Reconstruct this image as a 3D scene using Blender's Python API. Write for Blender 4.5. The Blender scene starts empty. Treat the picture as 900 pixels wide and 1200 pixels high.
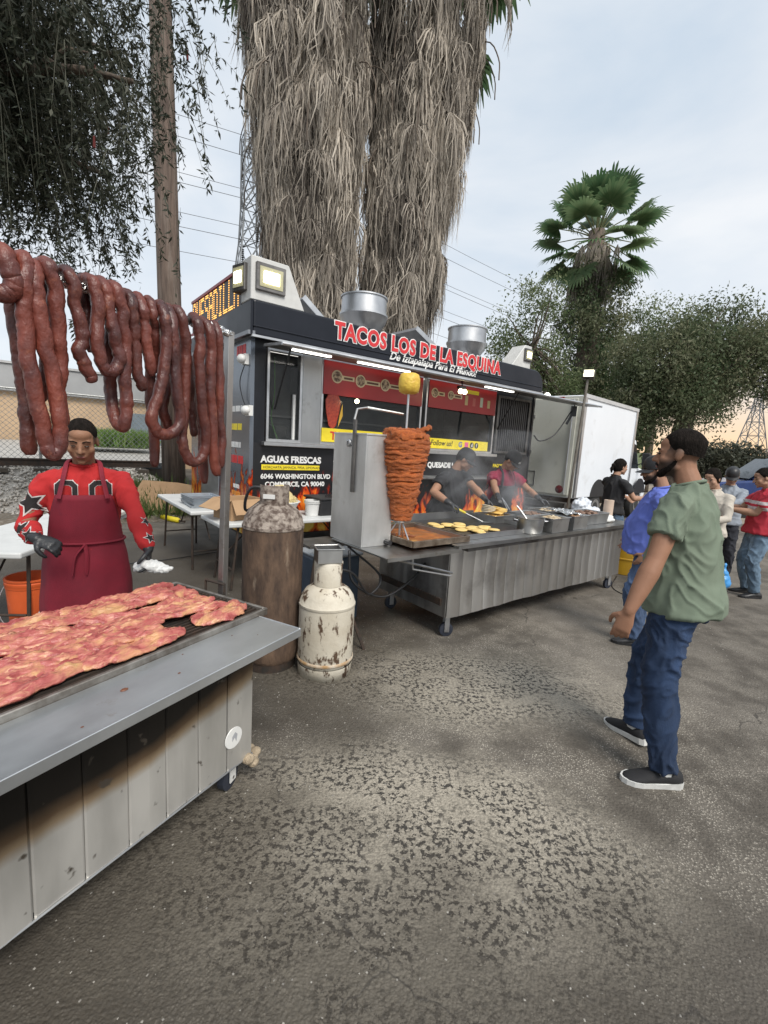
import bpy, bmesh, math, random
import numpy as np
from mathutils import Vector, Matrix, noise, Euler
R = math.radians
PI = math.pi
random.seed(7)
RNG = np.random.default_rng(7)
SC = bpy.context.scene
COL = SC.collection

# ---------------------------------------------------------------- camera
cam_d = bpy.data.cameras.new('camera')
cam = bpy.data.objects.new('camera', cam_d)
COL.objects.link(cam)
PITCH, ROLL, CAM_H = R(8.4), R(3.5), 1.65
_f = Vector((0, math.cos(PITCH), -math.sin(PITCH)))
_u = Vector((0, math.sin(PITCH), math.cos(PITCH)))
_r = Vector((1, 0, 0))
_rt = _r * math.cos(ROLL) + _u * math.sin(ROLL)
_up = _u * math.cos(ROLL) - _r * math.sin(ROLL)
mw = Matrix.Identity(4)
for i in range(3):
    mw[i][0], mw[i][1], mw[i][2] = _rt[i], _up[i], -_f[i]
mw[2][3] = CAM_H
cam.matrix_world = mw
cam_d.sensor_fit = 'VERTICAL'
cam_d.sensor_height = 24
cam_d.lens = 24 * 535 / 1200
cam_d.clip_start = .05
cam_d.clip_end = 2000
SC.camera = cam

# ---------------------------------------------------------------- sky: broken overcast, low warm gap at the horizon on the sunset side
SUN_EL, SUN_AZ = R(48), R(150)          # azimuth clockwise from +Y
wd = bpy.data.worlds.new('World')
SC.world = wd
wd.use_nodes = True
nt = wd.node_tree
for n in list(nt.nodes):
    nt.nodes.remove(n)
N = nt.nodes.new
L = nt.links.new
out = N('ShaderNodeOutputWorld')
bg = N('ShaderNodeBackground')
bg.inputs[1].default_value = .1
L(bg.outputs[0], out.inputs[0])
sky = N('ShaderNodeTexSky')
sky.sky_type = 'NISHITA'
sky.sun_disc = False
sky.sun_elevation = SUN_EL
sky.sun_rotation = SUN_AZ
tc = N('ShaderNodeTexCoord')
mp = N('ShaderNodeMapping')
mp.inputs['Scale'].default_value = (1, 1, 2.6)
L(tc.outputs['Generated'], mp.inputs[0])
nz = N('ShaderNodeTexNoise')
nz.inputs['Scale'].default_value = 1.7
nz.inputs['Detail'].default_value = 7
nz.inputs['Roughness'].default_value = .52
nz.inputs['Distortion'].default_value = .35
L(mp.outputs[0], nz.inputs[0])
cr = N('ShaderNodeValToRGB')
cr.color_ramp.elements[0].position = .3
cr.color_ramp.elements[0].color = (4.0, 4.75, 5.55, 1)
cr.color_ramp.elements[1].position = .68
cr.color_ramp.elements[1].color = (6.3, 6.45, 6.6, 1)
L(nz.outputs[0], cr.inputs[0])
mx = N('ShaderNodeMixRGB')
mx.inputs[0].default_value = .9
L(sky.outputs[0], mx.inputs[1])
L(cr.outputs[0], mx.inputs[2])
# sunset glow low on the +X+Y horizon
sep = N('ShaderNodeSeparateXYZ')
L(tc.outputs['Generated'], sep.inputs[0])
dt = N('ShaderNodeVectorMath')
dt.operation = 'DOT_PRODUCT'
dt.inputs[1].default_value = (.80, .60, 0)
L(tc.outputs['Generated'], dt.inputs[0])
m1 = N('ShaderNodeMapRange')
m1.inputs[1].default_value = .60
m1.inputs[2].default_value = 1.0
L(dt.outputs['Value'], m1.inputs[0])
m2 = N('ShaderNodeMapRange')
m2.inputs[1].default_value = .19
m2.inputs[2].default_value = .0
L(sep.outputs[2], m2.inputs[0])
mm = N('ShaderNodeMath')
mm.operation = 'MULTIPLY'
L(m1.outputs[0], mm.inputs[0])
L(m2.outputs[0], mm.inputs[1])
mx2 = N('ShaderNodeMixRGB')
mx2.inputs[2].default_value = (8.5, 5.4, 2.5, 1)
L(mm.outputs[0], mx2.inputs[0])
L(mx.outputs[0], mx2.inputs[1])
L(mx2.outputs[0], bg.inputs[0])

sl = bpy.data.lights.new('sun', 'SUN')
sl.energy = 2.4
sl.angle = R(26)
sl.color = (1, .95, .88)
sun = bpy.data.objects.new('sun', sl)
COL.objects.link(sun)
sd = Vector((math.sin(SUN_AZ) * math.cos(SUN_EL), math.cos(SUN_AZ) * math.cos(SUN_EL), math.sin(SUN_EL)))
sun.rotation_euler = sd.to_track_quat('Z', 'Y').to_euler()
SC.view_settings.view_transform = 'Standard'
SC.view_settings.look = 'None'
SC.view_settings.exposure = .62
SC.view_settings.gamma = 1
SC.cycles.max_bounces = 6
SC.cycles.diffuse_bounces = 3
SC.cycles.glossy_bounces = 3
SC.cycles.transparent_max_bounces = 12
try:
    SC.cycles.use_denoising = True
except Exception:
    pass

# ---------------------------------------------------------------- frames: truck / griddle cart line (u along, v away) and grill line (a along, b across)
TA = R(51.7)
D1 = Vector((math.sin(TA), math.cos(TA), 0))
D2 = Vector((-D1.y, D1.x, 0))
ROT_T = R(90) - TA
GA = R(28)
E1 = Vector((math.sin(GA), math.cos(GA), 0))
E2 = Vector((-E1.y, E1.x, 0))
ROT_G = R(90) - GA
GO = Vector((-.58, 1.97, 0))


def W(u, v, z=0):
    return D1 * u + D2 * v + Vector((0, 0, z))


def WG(a, b, z=0):
    return GO + E1 * a + E2 * b + Vector((0, 0, z))


# ---------------------------------------------------------------- helpers
def link(o, parent=None):
    COL.objects.link(o)
    if parent is not None:
        o.parent = parent
    return o


def tag(o, label=None, cat=None, group=None, kind=None):
    if label:
        o['label'] = label
    if cat:
        o['category'] = cat
    if group:
        o['group'] = group
    if kind:
        o['kind'] = kind
    return o


def thing(name, label, cat, loc=(0, 0, 0), rz=0, group=None):
    o = bpy.data.objects.new(name, None)
    o.empty_display_size = .1
    o.location = loc
    o.rotation_euler = (0, 0, rz)
    link(o)
    return tag(o, label, cat, group)


def copy_tree(o, parent=None):
    c = o.copy()
    link(c, parent)
    for ch in list(o.children):
        copy_tree(ch, c)
    return c


def mesh_np(name, v, f, mat=None, parent=None, smooth=False, cols=None):
    """fast mesh from numpy: v (N,3), f (M,k)"""
    v = np.asarray(v, np.float32)
    f = np.asarray(f, np.int32)
    me = bpy.data.meshes.new(name)
    me.vertices.add(len(v))
    me.vertices.foreach_set('co', v.ravel())
    k = f.shape[1]
    me.loops.add(f.size)
    me.loops.foreach_set('vertex_index', f.ravel())
    me.polygons.add(len(f))
    me.polygons.foreach_set('loop_start', np.arange(0, f.size, k, dtype=np.int32))
    me.polygons.foreach_set('loop_total', np.full(len(f), k, np.int32))
    if smooth:
        me.polygons.foreach_set('use_smooth', np.ones(len(f), bool))
    me.update(calc_edges=True)
    if cols is not None:
        a = me.attributes.new('tint', 'FLOAT', 'POINT')
        a.data.foreach_set('value', np.asarray(cols, np.float32))
    if mat:
        me.materials.append(mat)
    o = bpy.data.objects.new(name, me)
    link(o, parent)
    return o


def frame(t, side=None):
    t = t.normalized()
    if side is None:
        side = Vector((0, 0, 1)).cross(t)
        if side.length < 1e-3:
            side = Vector((1, 0, 0))
    side = (side - t * side.dot(t))
    if side.length < 1e-4:
        side = Vector((1, 0, 0)) - t * t.x
        if side.length < 1e-4:
            side = Vector((0, 1, 0))
    side.normalize()
    return side, t.cross(side).normalized()


class MB:
    def __init__(self):
        self.v, self.f = [], []

    def add(self, vs, fs):
        o = len(self.v)
        self.v += [tuple(p) for p in vs]
        self.f += [tuple(i + o for i in q) for q in fs]
        return self

    def box(self, x0, x1, y0, y1, z0, z1, m=None):
        vs = [Vector(p) for p in ((x0, y0, z0), (x1, y0, z0), (x1, y1, z0), (x0, y1, z0), (x0, y0, z1), (x1, y0, z1), (x1, y1, z1), (x0, y1, z1))]
        if m is not None:
            vs = [m @ p for p in vs]
        return self.add(vs, [(0, 3, 2, 1), (4, 5, 6, 7), (0, 1, 5, 4), (1, 2, 6, 5), (2, 3, 7, 6), (3, 0, 4, 7)])

    def cbox(self, c, s, e=(0, 0, 0)):
        m = Matrix.Translation(c) @ Euler(e).to_matrix().to_4x4()
        return self.box(-s[0] / 2, s[0] / 2, -s[1] / 2, s[1] / 2, -s[2] / 2, s[2] / 2, m)

    def quad(self, a, b, c, d):
        return self.add([a, b, c, d], [(0, 1, 2, 3)])

    def tube(self, pts, r, n=8, cap=True, ry=None, side=None, closed=False):
        pts = [Vector(p) for p in pts]
        k = len(pts)
        rs = r if hasattr(r, '__len__') else [r] * k
        rys = ry if ry is not None else rs
        if not hasattr(rys, '__len__'):
            rys = [rys] * k
        vs, fs = [], []
        prev = side
        for i, p in enumerate(pts):
            if closed:
                t = pts[(i + 1) % k] - pts[i - 1]
            else:
                t = pts[min(i + 1, k - 1)] - pts[max(i - 1, 0)]
            if t.length < 1e-9:
                t = Vector((0, 0, 1))
            s, b = frame(t, prev)
            prev = s
            for j in range(n):
                a = 2 * PI * j / n
                vs.append(p + s * (rs[i] * math.cos(a)) + b * (rys[i] * math.sin(a)))
        for i in range(k if closed else k - 1):
            for j in range(n):
                i2 = (i + 1) % k
                fs.append((i * n + j, i * n + (j + 1) % n, i2 * n + (j + 1) % n, i2 * n + j))
        if cap and not closed:
            fs.append(tuple(reversed(range(n))))
            fs.append(tuple((k - 1) * n + j for j in range(n)))
        return self.add(vs, fs)

    def lathe(self, prof, n=24, m=None, a0=0, a1=2 * PI):
        full = abs(a1 - a0 - 2 * PI) < 1e-6
        vs, fs = [], []
        c = n if full else n + 1
        for r, z in prof:
            for j in range(c):
                a = a0 + (a1 - a0) * j / n
                p = Vector((r * math.cos(a), r * math.sin(a), z))
                vs.append(m @ p if m is not None else p)
        for i in range(len(prof) - 1):
            for j in range(n):
                j2 = (j + 1) % c
                fs.append((i * c + j, i * c + j2, (i + 1) * c + j2, (i + 1) * c + j))
        return self.add(vs, fs)

    def prism(self, poly, h0, h1, m=None):
        """poly in local xy, extruded h0..h1 along z, transformed by m"""
        n = len(poly)
        vs = [Vector((p[0], p[1], h0)) for p in poly] + [Vector((p[0], p[1], h1)) for p in poly]
        if m is not None:
            vs = [m @ p for p in vs]
        fs = [tuple(reversed(range(n))), tuple(range(n, 2 * n))]
        fs += [(i, (i + 1) % n, n + (i + 1) % n, n + i) for i in range(n)]
        return self.add(vs, fs)

    def ball(self, c, r, n=12, m=8, rot=None):
        c = Vector(c)
        r = Vector(r) if hasattr(r, '__len__') else Vector((r, r, r))
        vs = [Vector((0, 0, -1))]
        for i in range(1, m):
            t = PI * i / m
            for j in range(n):
                a = 2 * PI * j / n
                vs.append(Vector((math.sin(t) * math.cos(a), math.sin(t) * math.sin(a), -math.cos(t))))
        vs.append(Vector((0, 0, 1)))
        fs = [(0, 1 + (j + 1) % n, 1 + j) for j in range(n)]
        for i in range(m - 2):
            for j in range(n):
                fs.append((1 + i * n + j, 1 + i * n + (j + 1) % n, 1 + (i + 1) * n + (j + 1) % n, 1 + (i + 1) * n + j))
        e = len(vs) - 1
        o = 1 + (m - 2) * n
        fs += [(e, o + j, o + (j + 1) % n) for j in range(n)]
        q = []
        for p in vs:
            p = Vector((p.x * r.x, p.y * r.y, p.z * r.z))
            if rot is not None:
                p = rot @ p
            q.append(p + c)
        return self.add(q, fs)

    def build(self, name, mat, parent=None, smooth=False, bevel=0, seg=1, autos=None):
        me = bpy.data.meshes.new(name)
        me.from_pydata(self.v, [], self.f)
        if smooth:
            me.polygons.foreach_set('use_smooth', [True] * len(me.polygons))
        if mat:
            me.materials.append(mat)
        o = bpy.data.objects.new(name, me)
        link(o, parent)
        if autos and smooth:
            try:
                me.set_sharp_from_angle(angle=R(autos))
            except Exception:
                pass
        if bevel:
            b = o.modifiers.new('bevel', 'BEVEL')
            b.width = bevel
            b.segments = seg
            b.limit_method = 'ANGLE'
            b.angle_limit = R(40)
        return o


def spline(pts, k=6):
    """Catmull-Rom through points"""
    pts = [Vector(p) for p in pts]
    P = [pts[0] * 2 - pts[1]] + pts + [pts[-1] * 2 - pts[-2]]
    o = []
    for i in range(1, len(P) - 2):
        a, b, c, d = P[i - 1:i + 3]
        for j in range(k):
            t = j / k
            o.append(.5 * ((2 * b) + (c - a) * t + (2 * a - 5 * b + 4 * c - d) * t * t + (3 * b - a - 3 * c + d) * t ** 3))
    o.append(pts[-1])
    return o


# ---------------------------------------------------------------- materials
MATS = {}


def newmat(name):
    m = bpy.data.materials.new(name)
    m.use_nodes = True
    b = m.node_tree.nodes['Principled BSDF']
    return m, m.node_tree, b


def mat(name, c, c2=None, sc=6, rough=.6, metal=0, bump=0, bsc=60, str3=(1, 1, 1), wear=None, r2=None, rand=0, spec=.5, thr=(.35, .65), tint=None, trans=0, emit=None, coat=0, bdist=.01):
    """procedural principled material: c/c2 noise mix, optional wear=(colour, scale, lo, hi, stretch), per-object random brightness, vertex tint"""
    if name in MATS:
        return MATS[name]
    m, t, b = newmat(name)
    n, l = t.nodes.new, t.links.new
    tc = n('ShaderNodeTexCoord')
    mp = n('ShaderNodeMapping')
    mp.inputs['Scale'].default_value = str3
    l(tc.outputs['Object'], mp.inputs[0])
    nz = n('ShaderNodeTexNoise')
    nz.inputs['Scale'].default_value = sc
    nz.inputs['Detail'].default_value = 8
    nz.inputs['Roughness'].default_value = .6
    l(mp.outputs[0], nz.inputs[0])
    cr = n('ShaderNodeValToRGB')
    c2 = c2 or tuple(x * .82 for x in c)
    e = cr.color_ramp.elements
    e[0].position, e[1].position = thr
    e[0].color, e[1].color = (*c2, 1), (*c, 1)
    l(nz.outputs[0], cr.inputs[0])
    col = cr.outputs[0]
    if wear:
        ws = wear[4] if len(wear) > 4 else (1, 1, 1)
        mp2 = n('ShaderNodeMapping')
        mp2.inputs['Scale'].default_value = ws
        mp2.inputs['Location'].default_value = (3.1, 1.7, .4)
        l(tc.outputs['Object'], mp2.inputs[0])
        n2 = n('ShaderNodeTexNoise')
        n2.inputs['Scale'].default_value = wear[1]
        n2.inputs['Detail'].default_value = 10
        n2.inputs['Roughness'].default_value = .65
        l(mp2.outputs[0], n2.inputs[0])
        mr = n('ShaderNodeMapRange')
        mr.inputs[1].default_value, mr.inputs[2].default_value = wear[2], wear[3]
        l(n2.outputs[0], mr.inputs[0])
        mx = n('ShaderNodeMixRGB')
        l(mr.outputs[0], mx.inputs[0])
        l(col, mx.inputs[1])
        mx.inputs[2].default_value = (*wear[0], 1)
        col = mx.outputs[0]
    if tint:
        at = n('ShaderNodeAttribute')
        at.attribute_name = 'tint'
        mx = n('ShaderNodeMixRGB')
        l(at.outputs['Fac'], mx.inputs[0])
        l(col, mx.inputs[1])
        mx.inputs[2].default_value = (*tint, 1)
        col = mx.outputs[0]
    if rand:
        oi = n('ShaderNodeObjectInfo')
        mr = n('ShaderNodeMapRange')
        mr.inputs[3].default_value, mr.inputs[4].default_value = 1 - rand, 1 + rand
        l(oi.outputs['Random'], mr.inputs[0])
        hs = n('ShaderNodeHueSaturation')
        l(mr.outputs[0], hs.inputs['Value'])
        l(col, hs.inputs['Color'])
        col = hs.outputs[0]
    l(col, b.inputs['Base Color'])
    b.inputs['Metallic'].default_value = metal
    b.inputs['Roughness'].default_value = rough
    b.inputs['Specular IOR Level'].default_value = spec
    if coat:
        b.inputs['Coat Weight'].default_value = coat
        b.inputs['Coat Roughness'].default_value = .08
    if trans:
        b.inputs['Transmission Weight'].default_value = trans
    if r2 is not None:
        mr = n('ShaderNodeMapRange')
        mr.inputs[1].default_value, mr.inputs[2].default_value = .3, .7
        mr.inputs[3].default_value, mr.inputs[4].default_value = rough, r2
        l(nz.outputs[0], mr.inputs[0])
        l(mr.outputs[0], b.inputs['Roughness'])
    if bump:
        bz = n('ShaderNodeTexNoise')
        bz.inputs['Scale'].default_value = bsc
        bz.inputs['Detail'].default_value = 5
        l(mp.outputs[0], bz.inputs[0])
        bp = n('ShaderNodeBump')
        bp.inputs['Strength'].default_value = bump
        bp.inputs['Distance'].default_value = bdist
        l(bz.outputs[0], bp.inputs['Height'])
        l(bp.outputs[0], b.inputs['Normal'])
    if emit:
        b.inputs['Emission Color'].default_value = (*emit[:3], 1)
        b.inputs['Emission Strength'].default_value = emit[3]
    MATS[name] = m
    return m


def leafmat(name, c, c2, rough=.55, back=.25):
    if name in MATS:
        return MATS[name]
    m, t, b = newmat(name)
    n, l = t.nodes.new, t.links.new
    at = n('ShaderNodeAttribute')
    at.attribute_name = 'tint'
    mx = n('ShaderNodeMixRGB')
    l(at.outputs['Fac'], mx.inputs[0])
    mx.inputs[1].default_value = (*c, 1)
    mx.inputs[2].default_value = (*c2, 1)
    l(mx.outputs[0], b.inputs['Base Color'])
    b.inputs['Roughness'].default_value = rough
    b.inputs['Specular IOR Level'].default_value = .3
    tr = n('ShaderNodeBsdfTranslucent')
    l(mx.outputs[0], tr.inputs[0])
    ms = n('ShaderNodeMixShader')
    ms.inputs[0].default_value = back
    l(b.outputs[0], ms.inputs[1])
    l(tr.outputs[0], ms.inputs[2])
    l(ms.outputs[0], t.nodes['Material Output'].inputs[0])
    MATS[name] = m
    return m


def tomesh(o, name, mat_, parent=None, smooth=True):
    """evaluate modifiers / text of a temporary object into a plain mesh object"""
    dg = bpy.context.evaluated_depsgraph_get()
    dg.update()
    me = bpy.data.meshes.new_from_object(o.evaluated_get(dg))
    me.name = name
    me.materials.clear()
    me.materials.append(mat_)
    if smooth:
        me.polygons.foreach_set('use_smooth', [True] * len(me.polygons))
    bpy.data.objects.remove(o)
    r = bpy.data.objects.new(name, me)
    link(r, parent)
    return r


def text(name, s, size, mat_, parent, loc, rot=(PI / 2, 0, 0), ext=.003, off=0, sx=1, align='LEFT', shear=0, space=1):
    c = bpy.data.curves.new('txt', 'FONT')
    c.body = s
    c.size = size
    c.extrude = ext
    c.offset = off
    c.align_x = align
    c.shear = shear
    c.space_character = space
    c.resolution_u = 3
    o = bpy.data.objects.new('txt', c)
    COL.objects.link(o)
    r = tomesh(o, name, mat_, parent, False)
    r.location = loc
    r.rotation_euler = rot
    r.scale = (sx, 1, 1)
    return r


STEEL = mat('steel', (.50, .50, .49), (.36, .36, .36), sc=3, rough=.34, r2=.5, metal=1, str3=(1, 1, .35), bump=.06, bsc=4, wear=((.22, .2, .18), 5, .58, .85))
STEEL_V = mat('steel_streaked', (.46, .46, .45), (.30, .295, .29), sc=9, rough=.36, r2=.55, metal=1, str3=(1, 1, .10), bump=.12, bsc=3, wear=((.12, .11, .10), 3, .5, .8))
STEEL_D = mat('steel_dark', (.23, .22, .21), (.13, .125, .12), sc=5, rough=.42, r2=.6, metal=.9, wear=((.05, .04, .035), 4, .5, .75))
ALU = mat('aluminium', (.62, .63, .64), (.5, .5, .51), sc=4, rough=.38, r2=.5, metal=1)
BLACK = mat('black_plastic', (.022, .022, .024), (.015, .015, .016), rough=.45)
RUBBER = mat('rubber', (.02, .02, .02), (.035, .034, .032), sc=20, rough=.8)
IRON = mat('iron', (.05, .045, .04), (.09, .06, .045), sc=18, rough=.65, metal=.6)
WHITE_P = mat('white_plastic', (.68, .68, .66), (.6, .6, .58), rough=.45)
GLASS_D = mat('dark_glass', (.02, .022, .025), rough=.06, spec=.8)
# ================================================================ setting
def ground_mat():
    m, t, b = newmat('asphalt')
    n, l = t.nodes.new, t.links.new
    tc = n('ShaderNodeTexCoord')

    def nz(scale, detail=8, rough=.6, dist=0, loc=(0, 0, 0), typ='ShaderNodeTexNoise', st=(1, 1, 1)):
        mp = n('ShaderNodeMapping')
        mp.inputs['Location'].default_value = loc
        mp.inputs['Scale'].default_value = st
        l(tc.outputs['Object'], mp.inputs[0])
        x = n(typ)
        x.inputs['Scale'].default_value = scale
        if typ == 'ShaderNodeTexNoise':
            x.inputs['Detail'].default_value = detail
            x.inputs['Roughness'].default_value = rough
            x.inputs['Distortion'].default_value = dist
        l(mp.outputs[0], x.inputs[0])
        return x.outputs[0]

    def ramp(s, lo, hi, a=0, c=1):
        x = n('ShaderNodeMapRange')
        x.inputs[1].default_value, x.inputs[2].default_value = lo, hi
        x.inputs[3].default_value, x.inputs[4].default_value = a, c
        x.interpolation_type = 'SMOOTHSTEP'
        l(s, x.inputs[0])
        return x.outputs[0]

    def mul(a, c, op='MULTIPLY'):
        x = n('ShaderNodeMath')
        x.operation = op
        l(a, x.inputs[0])
        if isinstance(c, (int, float)):
            x.inputs[1].default_value = c
        else:
            l(c, x.inputs[1])
        return x.outputs[0]

    def mix(f, a, c):
        x = n('ShaderNodeMixRGB')
        l(f, x.inputs[0])
        for i, q in ((1, a), (2, c)):
            if isinstance(q, tuple):
                x.inputs[i].default_value = (*q, 1)
            else:
                l(q, x.inputs[i])
        return x.outputs[0]

    WN = [nz(2.4, 5, .65)]

    def blob(cx, cy, rad, soft, warp=.55, st=(1, 1)):
        mp = n('ShaderNodeMapping')
        mp.inputs['Location'].default_value = (-cx * st[0], -cy * st[1], 0)
        mp.inputs['Scale'].default_value = (st[0], st[1], 0)
        l(tc.outputs['Object'], mp.inputs[0])
        ln = n('ShaderNodeVectorMath')
        ln.operation = 'LENGTH'
        l(mp.outputs[0], ln.inputs[0])
        w = mul(WN[0], warp * 2)
        d = mul(ln.outputs['Value'], mul(w, -warp, 'ADD'), 'ADD')
        return ramp(d, rad + soft, rad - soft)

    big = nz(.7, 4, .6)
    med = nz(3.4, 5, .65)
    fine = nz(70, 2, .6)
    vor = nz(95, typ='ShaderNodeTexVoronoi')
    base = mix(ramp(med, .32, .70), (.078, .068, .056), (.160, .143, .120))
    base = mix(ramp(big, .42, .66, 0, .6), base, (.235, .212, .182))
    # exposed pale aggregate, thick near the carts
    agg = ramp(vor, .16, .40, 1, 0)
    zone = blob(.35, 2.7, 2.0, 1.0, .8)
    base = mix(mul(mul(agg, ramp(med, .40, .60)), mul(mul(zone, .75), .22, 'ADD')), base, (.50, .46, .39))
    # pale flaking area with black sealer left in the pits
    worn = mul(blob(.08, 1.66, .78, .26, .45, (.72, 1.2)), blob(.5, 3.05, .75, .4, .5, (.6, 1.6)), 'MAXIMUM')
    base = mix(mul(worn, .80), base, (.42, .38, .31))
    pits = mul(ramp(nz(38, 4, .68, .15, loc=(9, 2, 0)), .555, .50, 1, 0), ramp(nz(4.2, 3, .6, loc=(2, 7, 0)), .34, .50))
    base = mix(mul(mul(pits, worn), .93), base, (.022, .021, .021))
    # oily dark stretches
    oil = mul(blob(-.85, 1.45, .75, .5, .6), blob(.2, .66, 1.12, .55, .6, (.42, 1.2)), 'MAXIMUM')
    oil = mul(oil, blob(-.35, 2.75, .5, .4, .6), 'MAXIMUM')
    oil = mul(oil, blob(-2.2, 4.6, 2.6, .7, .8, (1, .8)), 'MAXIMUM')
    base = mix(mul(oil, .78), base, (.045, .038, .029))
    # cracks
    mpc = n('ShaderNodeMapping')
    l(tc.outputs['Object'], mpc.inputs[0])
    nn = n('ShaderNodeTexNoise')
    nn.inputs['Scale'].default_value = 3.5
    nn.inputs['Detail'].default_value = 4
    l(mpc.outputs[0], nn.inputs[0])
    mv = n('ShaderNodeMixRGB')
    mv.blend_type = 'ADD'
    mv.inputs[0].default_value = .4
    l(mpc.outputs[0], mv.inputs[1])
    l(nn.outputs['Color'], mv.inputs[2])
    vc = n('ShaderNodeTexVoronoi')
    vc.feature = 'DISTANCE_TO_EDGE'
    vc.inputs['Scale'].default_value = .5
    l(mv.outputs[0], vc.inputs[0])
    crack = mul(ramp(vc.outputs[0], .0, .005, 1, 0), ramp(big, .44, .54))
    base = mix(mul(crack, .7), base, (.03, .027, .024))
    base = mix(ramp(fine, .35, .72, 0, .45), base, (.05, .045, .038))
    l(base, b.inputs['Base Color'])
    l(mul(mul(oil, -.25), .85, 'ADD'), b.inputs['Roughness'])
    b.inputs['Specular IOR Level'].default_value = .3
    h = mul(mul(vor, -.6), mul(fine, .9), 'ADD')
    bp = n('ShaderNodeBump')
    bp.inputs['Strength'].default_value = .55
    bp.inputs['Distance'].default_value = .010
    l(h, bp.inputs['Height'])
    l(bp.outputs[0], b.inputs['Normal'])
    return m


gm = ground_mat()
tag(MB().quad((-400, -60, 0), (400, -60, 0), (400, 700, 0), (-400, 700, 0)).build('ground', gm), kind='structure')
# dirt strip under the fence and beyond the trucks
dirt = mat('dirt', (.20, .165, .125), (.10, .082, .062), sc=3, rough=.95, bump=.5, bsc=40, wear=((.33, .30, .26), 18, .52, .7))
gx = []
mb = MB()
nx, ny = 46, 20
V = []
for i in range(nx + 1):
    for j in range(ny + 1):
        x = -14 + 11.5 * i / nx
        y = 8.3 + 5.5 * j / ny + (x + 4) * .75
        e = min(1, max(0, (j - .3) / 4))
        z = .004 + e * (.05 + .16 * (noise.noise((x * 1.1, y * 1.1, 0)) * .5 + .5) + .05 * noise.noise((x * 5, y * 5, 2)))
        V.append((x, y, z))
mb.add(V, [(i * (ny + 1) + j, (i + 1) * (ny + 1) + j, (i + 1) * (ny + 1) + j + 1, i * (ny + 1) + j + 1) for i in range(nx) for j in range(ny)])
tag(mb.build('dirt_verge', dirt, smooth=True), kind='structure')
tag(MB().quad((6, 13, .008), (60, 13, .008), (60, 80, .008), (2, 80, .008)).build('dirt_lot', mat('pale_dirt', (.27, .23, .18), (.2, .17, .13), sc=1.5, rough=.95)), kind='structure')
# low green bank far behind the parked car
mb = MB()
V = []
for i in range(41):
    for j in range(11):
        x, y = 10 + 130 * i / 40, 36 + 4 * j
        z = 3.4 * math.sin(PI * min(1, j / 7) * .5) * (.7 + .5 * noise.noise((x * .06, y * .05, 3))) * (1 + .1 * noise.noise((x * .5, y * .5, 1)))
        V.append((x, y, z - .05))
mb.add(V, [(i * 11 + j, (i + 1) * 11 + j, (i + 1) * 11 + j + 1, i * 11 + j + 1) for i in range(40) for j in range(10)])
tag(mb.build('grassy_bank', mat('bank_green', (.13, .15, .06), (.05, .075, .03), sc=1.6, rough=.95, bump=.6, bsc=6), smooth=True), kind='structure')
# gravel / litter lying on the asphalt
n = 3800
P = np.stack([RNG.uniform(-1.6, 3.4, n), RNG.uniform(.8, 6.5, n), np.zeros(n)], 1)
s = RNG.uniform(.0015, .0045, n) * (1 + P[:, 1] * .12)
V = np.zeros((n, 5, 3))
for k in range(4):
    a = RNG.uniform(0, .9, n) + k * PI / 2
    V[:, k] = P + np.stack([np.cos(a) * s, np.sin(a) * s, np.zeros(n) + .0005], 1)
V[:, 4] = P + np.stack([s * .1, s * .1, s * .7], 1)
I = (np.arange(n) * 5)[:, None]
F = np.concatenate([I + np.array([[k, (k + 1) % 4, 4]]) for k in range(4)])
tag(mesh_np('loose_gravel', V.reshape(-1, 3), F, mat('pebble', (.36, .34, .3), (.14, .13, .12), sc=9, rough=.9)), 'tiny loose stones scattered on the worn asphalt', 'gravel', kind='stuff')
# ================================================================ left background: gravel railway bank, fence, building
gravelm = mat('track_gravel', (.58, .55, .50), (.30, .27, .235), sc=22, rough=.95, bump=.8, bsc=60, bdist=.03)
nu, nv = 70, 24
V = []
for i in range(nu + 1):
    for j in range(nv + 1):
        u, v = -9 + 12.2 * i / nu, 9.2 + 9 * j / nv
        s = min(1, max(0, (v - 9.5) / 1.9))
        s = s * s * (3 - 2 * s)
        e = min(1, max(0, (3.2 - u) / 1.2))
        z = s * e * .76 + .03 * noise.noise((u * 4, v * 4, 0)) + .05 * noise.noise((u, v, 4)) - .03
        V.append(W(u, v, z))
tag(MB().add(V, [(i * (nv + 1) + j, (i + 1) * (nv + 1) + j, (i + 1) * (nv + 1) + j + 1, i * (nv + 1) + j + 1) for i in range(nu) for j in range(nv)]).build('gravel_bank', gravelm, smooth=True), kind='structure')
# stones of the bank
n = 5200
u = RNG.uniform(-3.5, 2.6, n)
v = RNG.uniform(9.4, 12.4, n)
s = np.clip((v - 9.5) / 1.9, 0, 1)
s = s * s * (3 - 2 * s)
z = s * np.clip((3.2 - u) / 1.2, 0, 1) * .76 + .0
sz = RNG.uniform(.015, .05, n)
B0 = np.array(D1)[None] * u[:, None] + np.array(D2)[None] * v[:, None] + np.array([0, 0, 1.])[None] * z[:, None]
oct_ = np.array([(1, 0, 0), (0, 1, 0), (-1, 0, 0), (0, -1, 0), (.2, .1, .8), (-.1, 0, -.8)])
V = B0[:, None] + (oct_[None] * RNG.uniform(.6, 1.3, (n, 6, 1))) * sz[:, None, None]
F = np.concatenate([(np.arange(n) * 6)[:, None] + np.array([q]) for q in ((0, 1, 4), (1, 2, 4), (2, 3, 4), (3, 0, 4), (1, 0, 5), (2, 1, 5), (3, 2, 5), (0, 3, 5))])
tag(mesh_np('track_ballast', V.reshape(-1, 3), F, mat('ballast', (.66, .62, .56), (.30, .27, .23), sc=7, rough=.95)), 'pale crushed stones covering the bank below the fence', 'gravel', kind='stuff')
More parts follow.
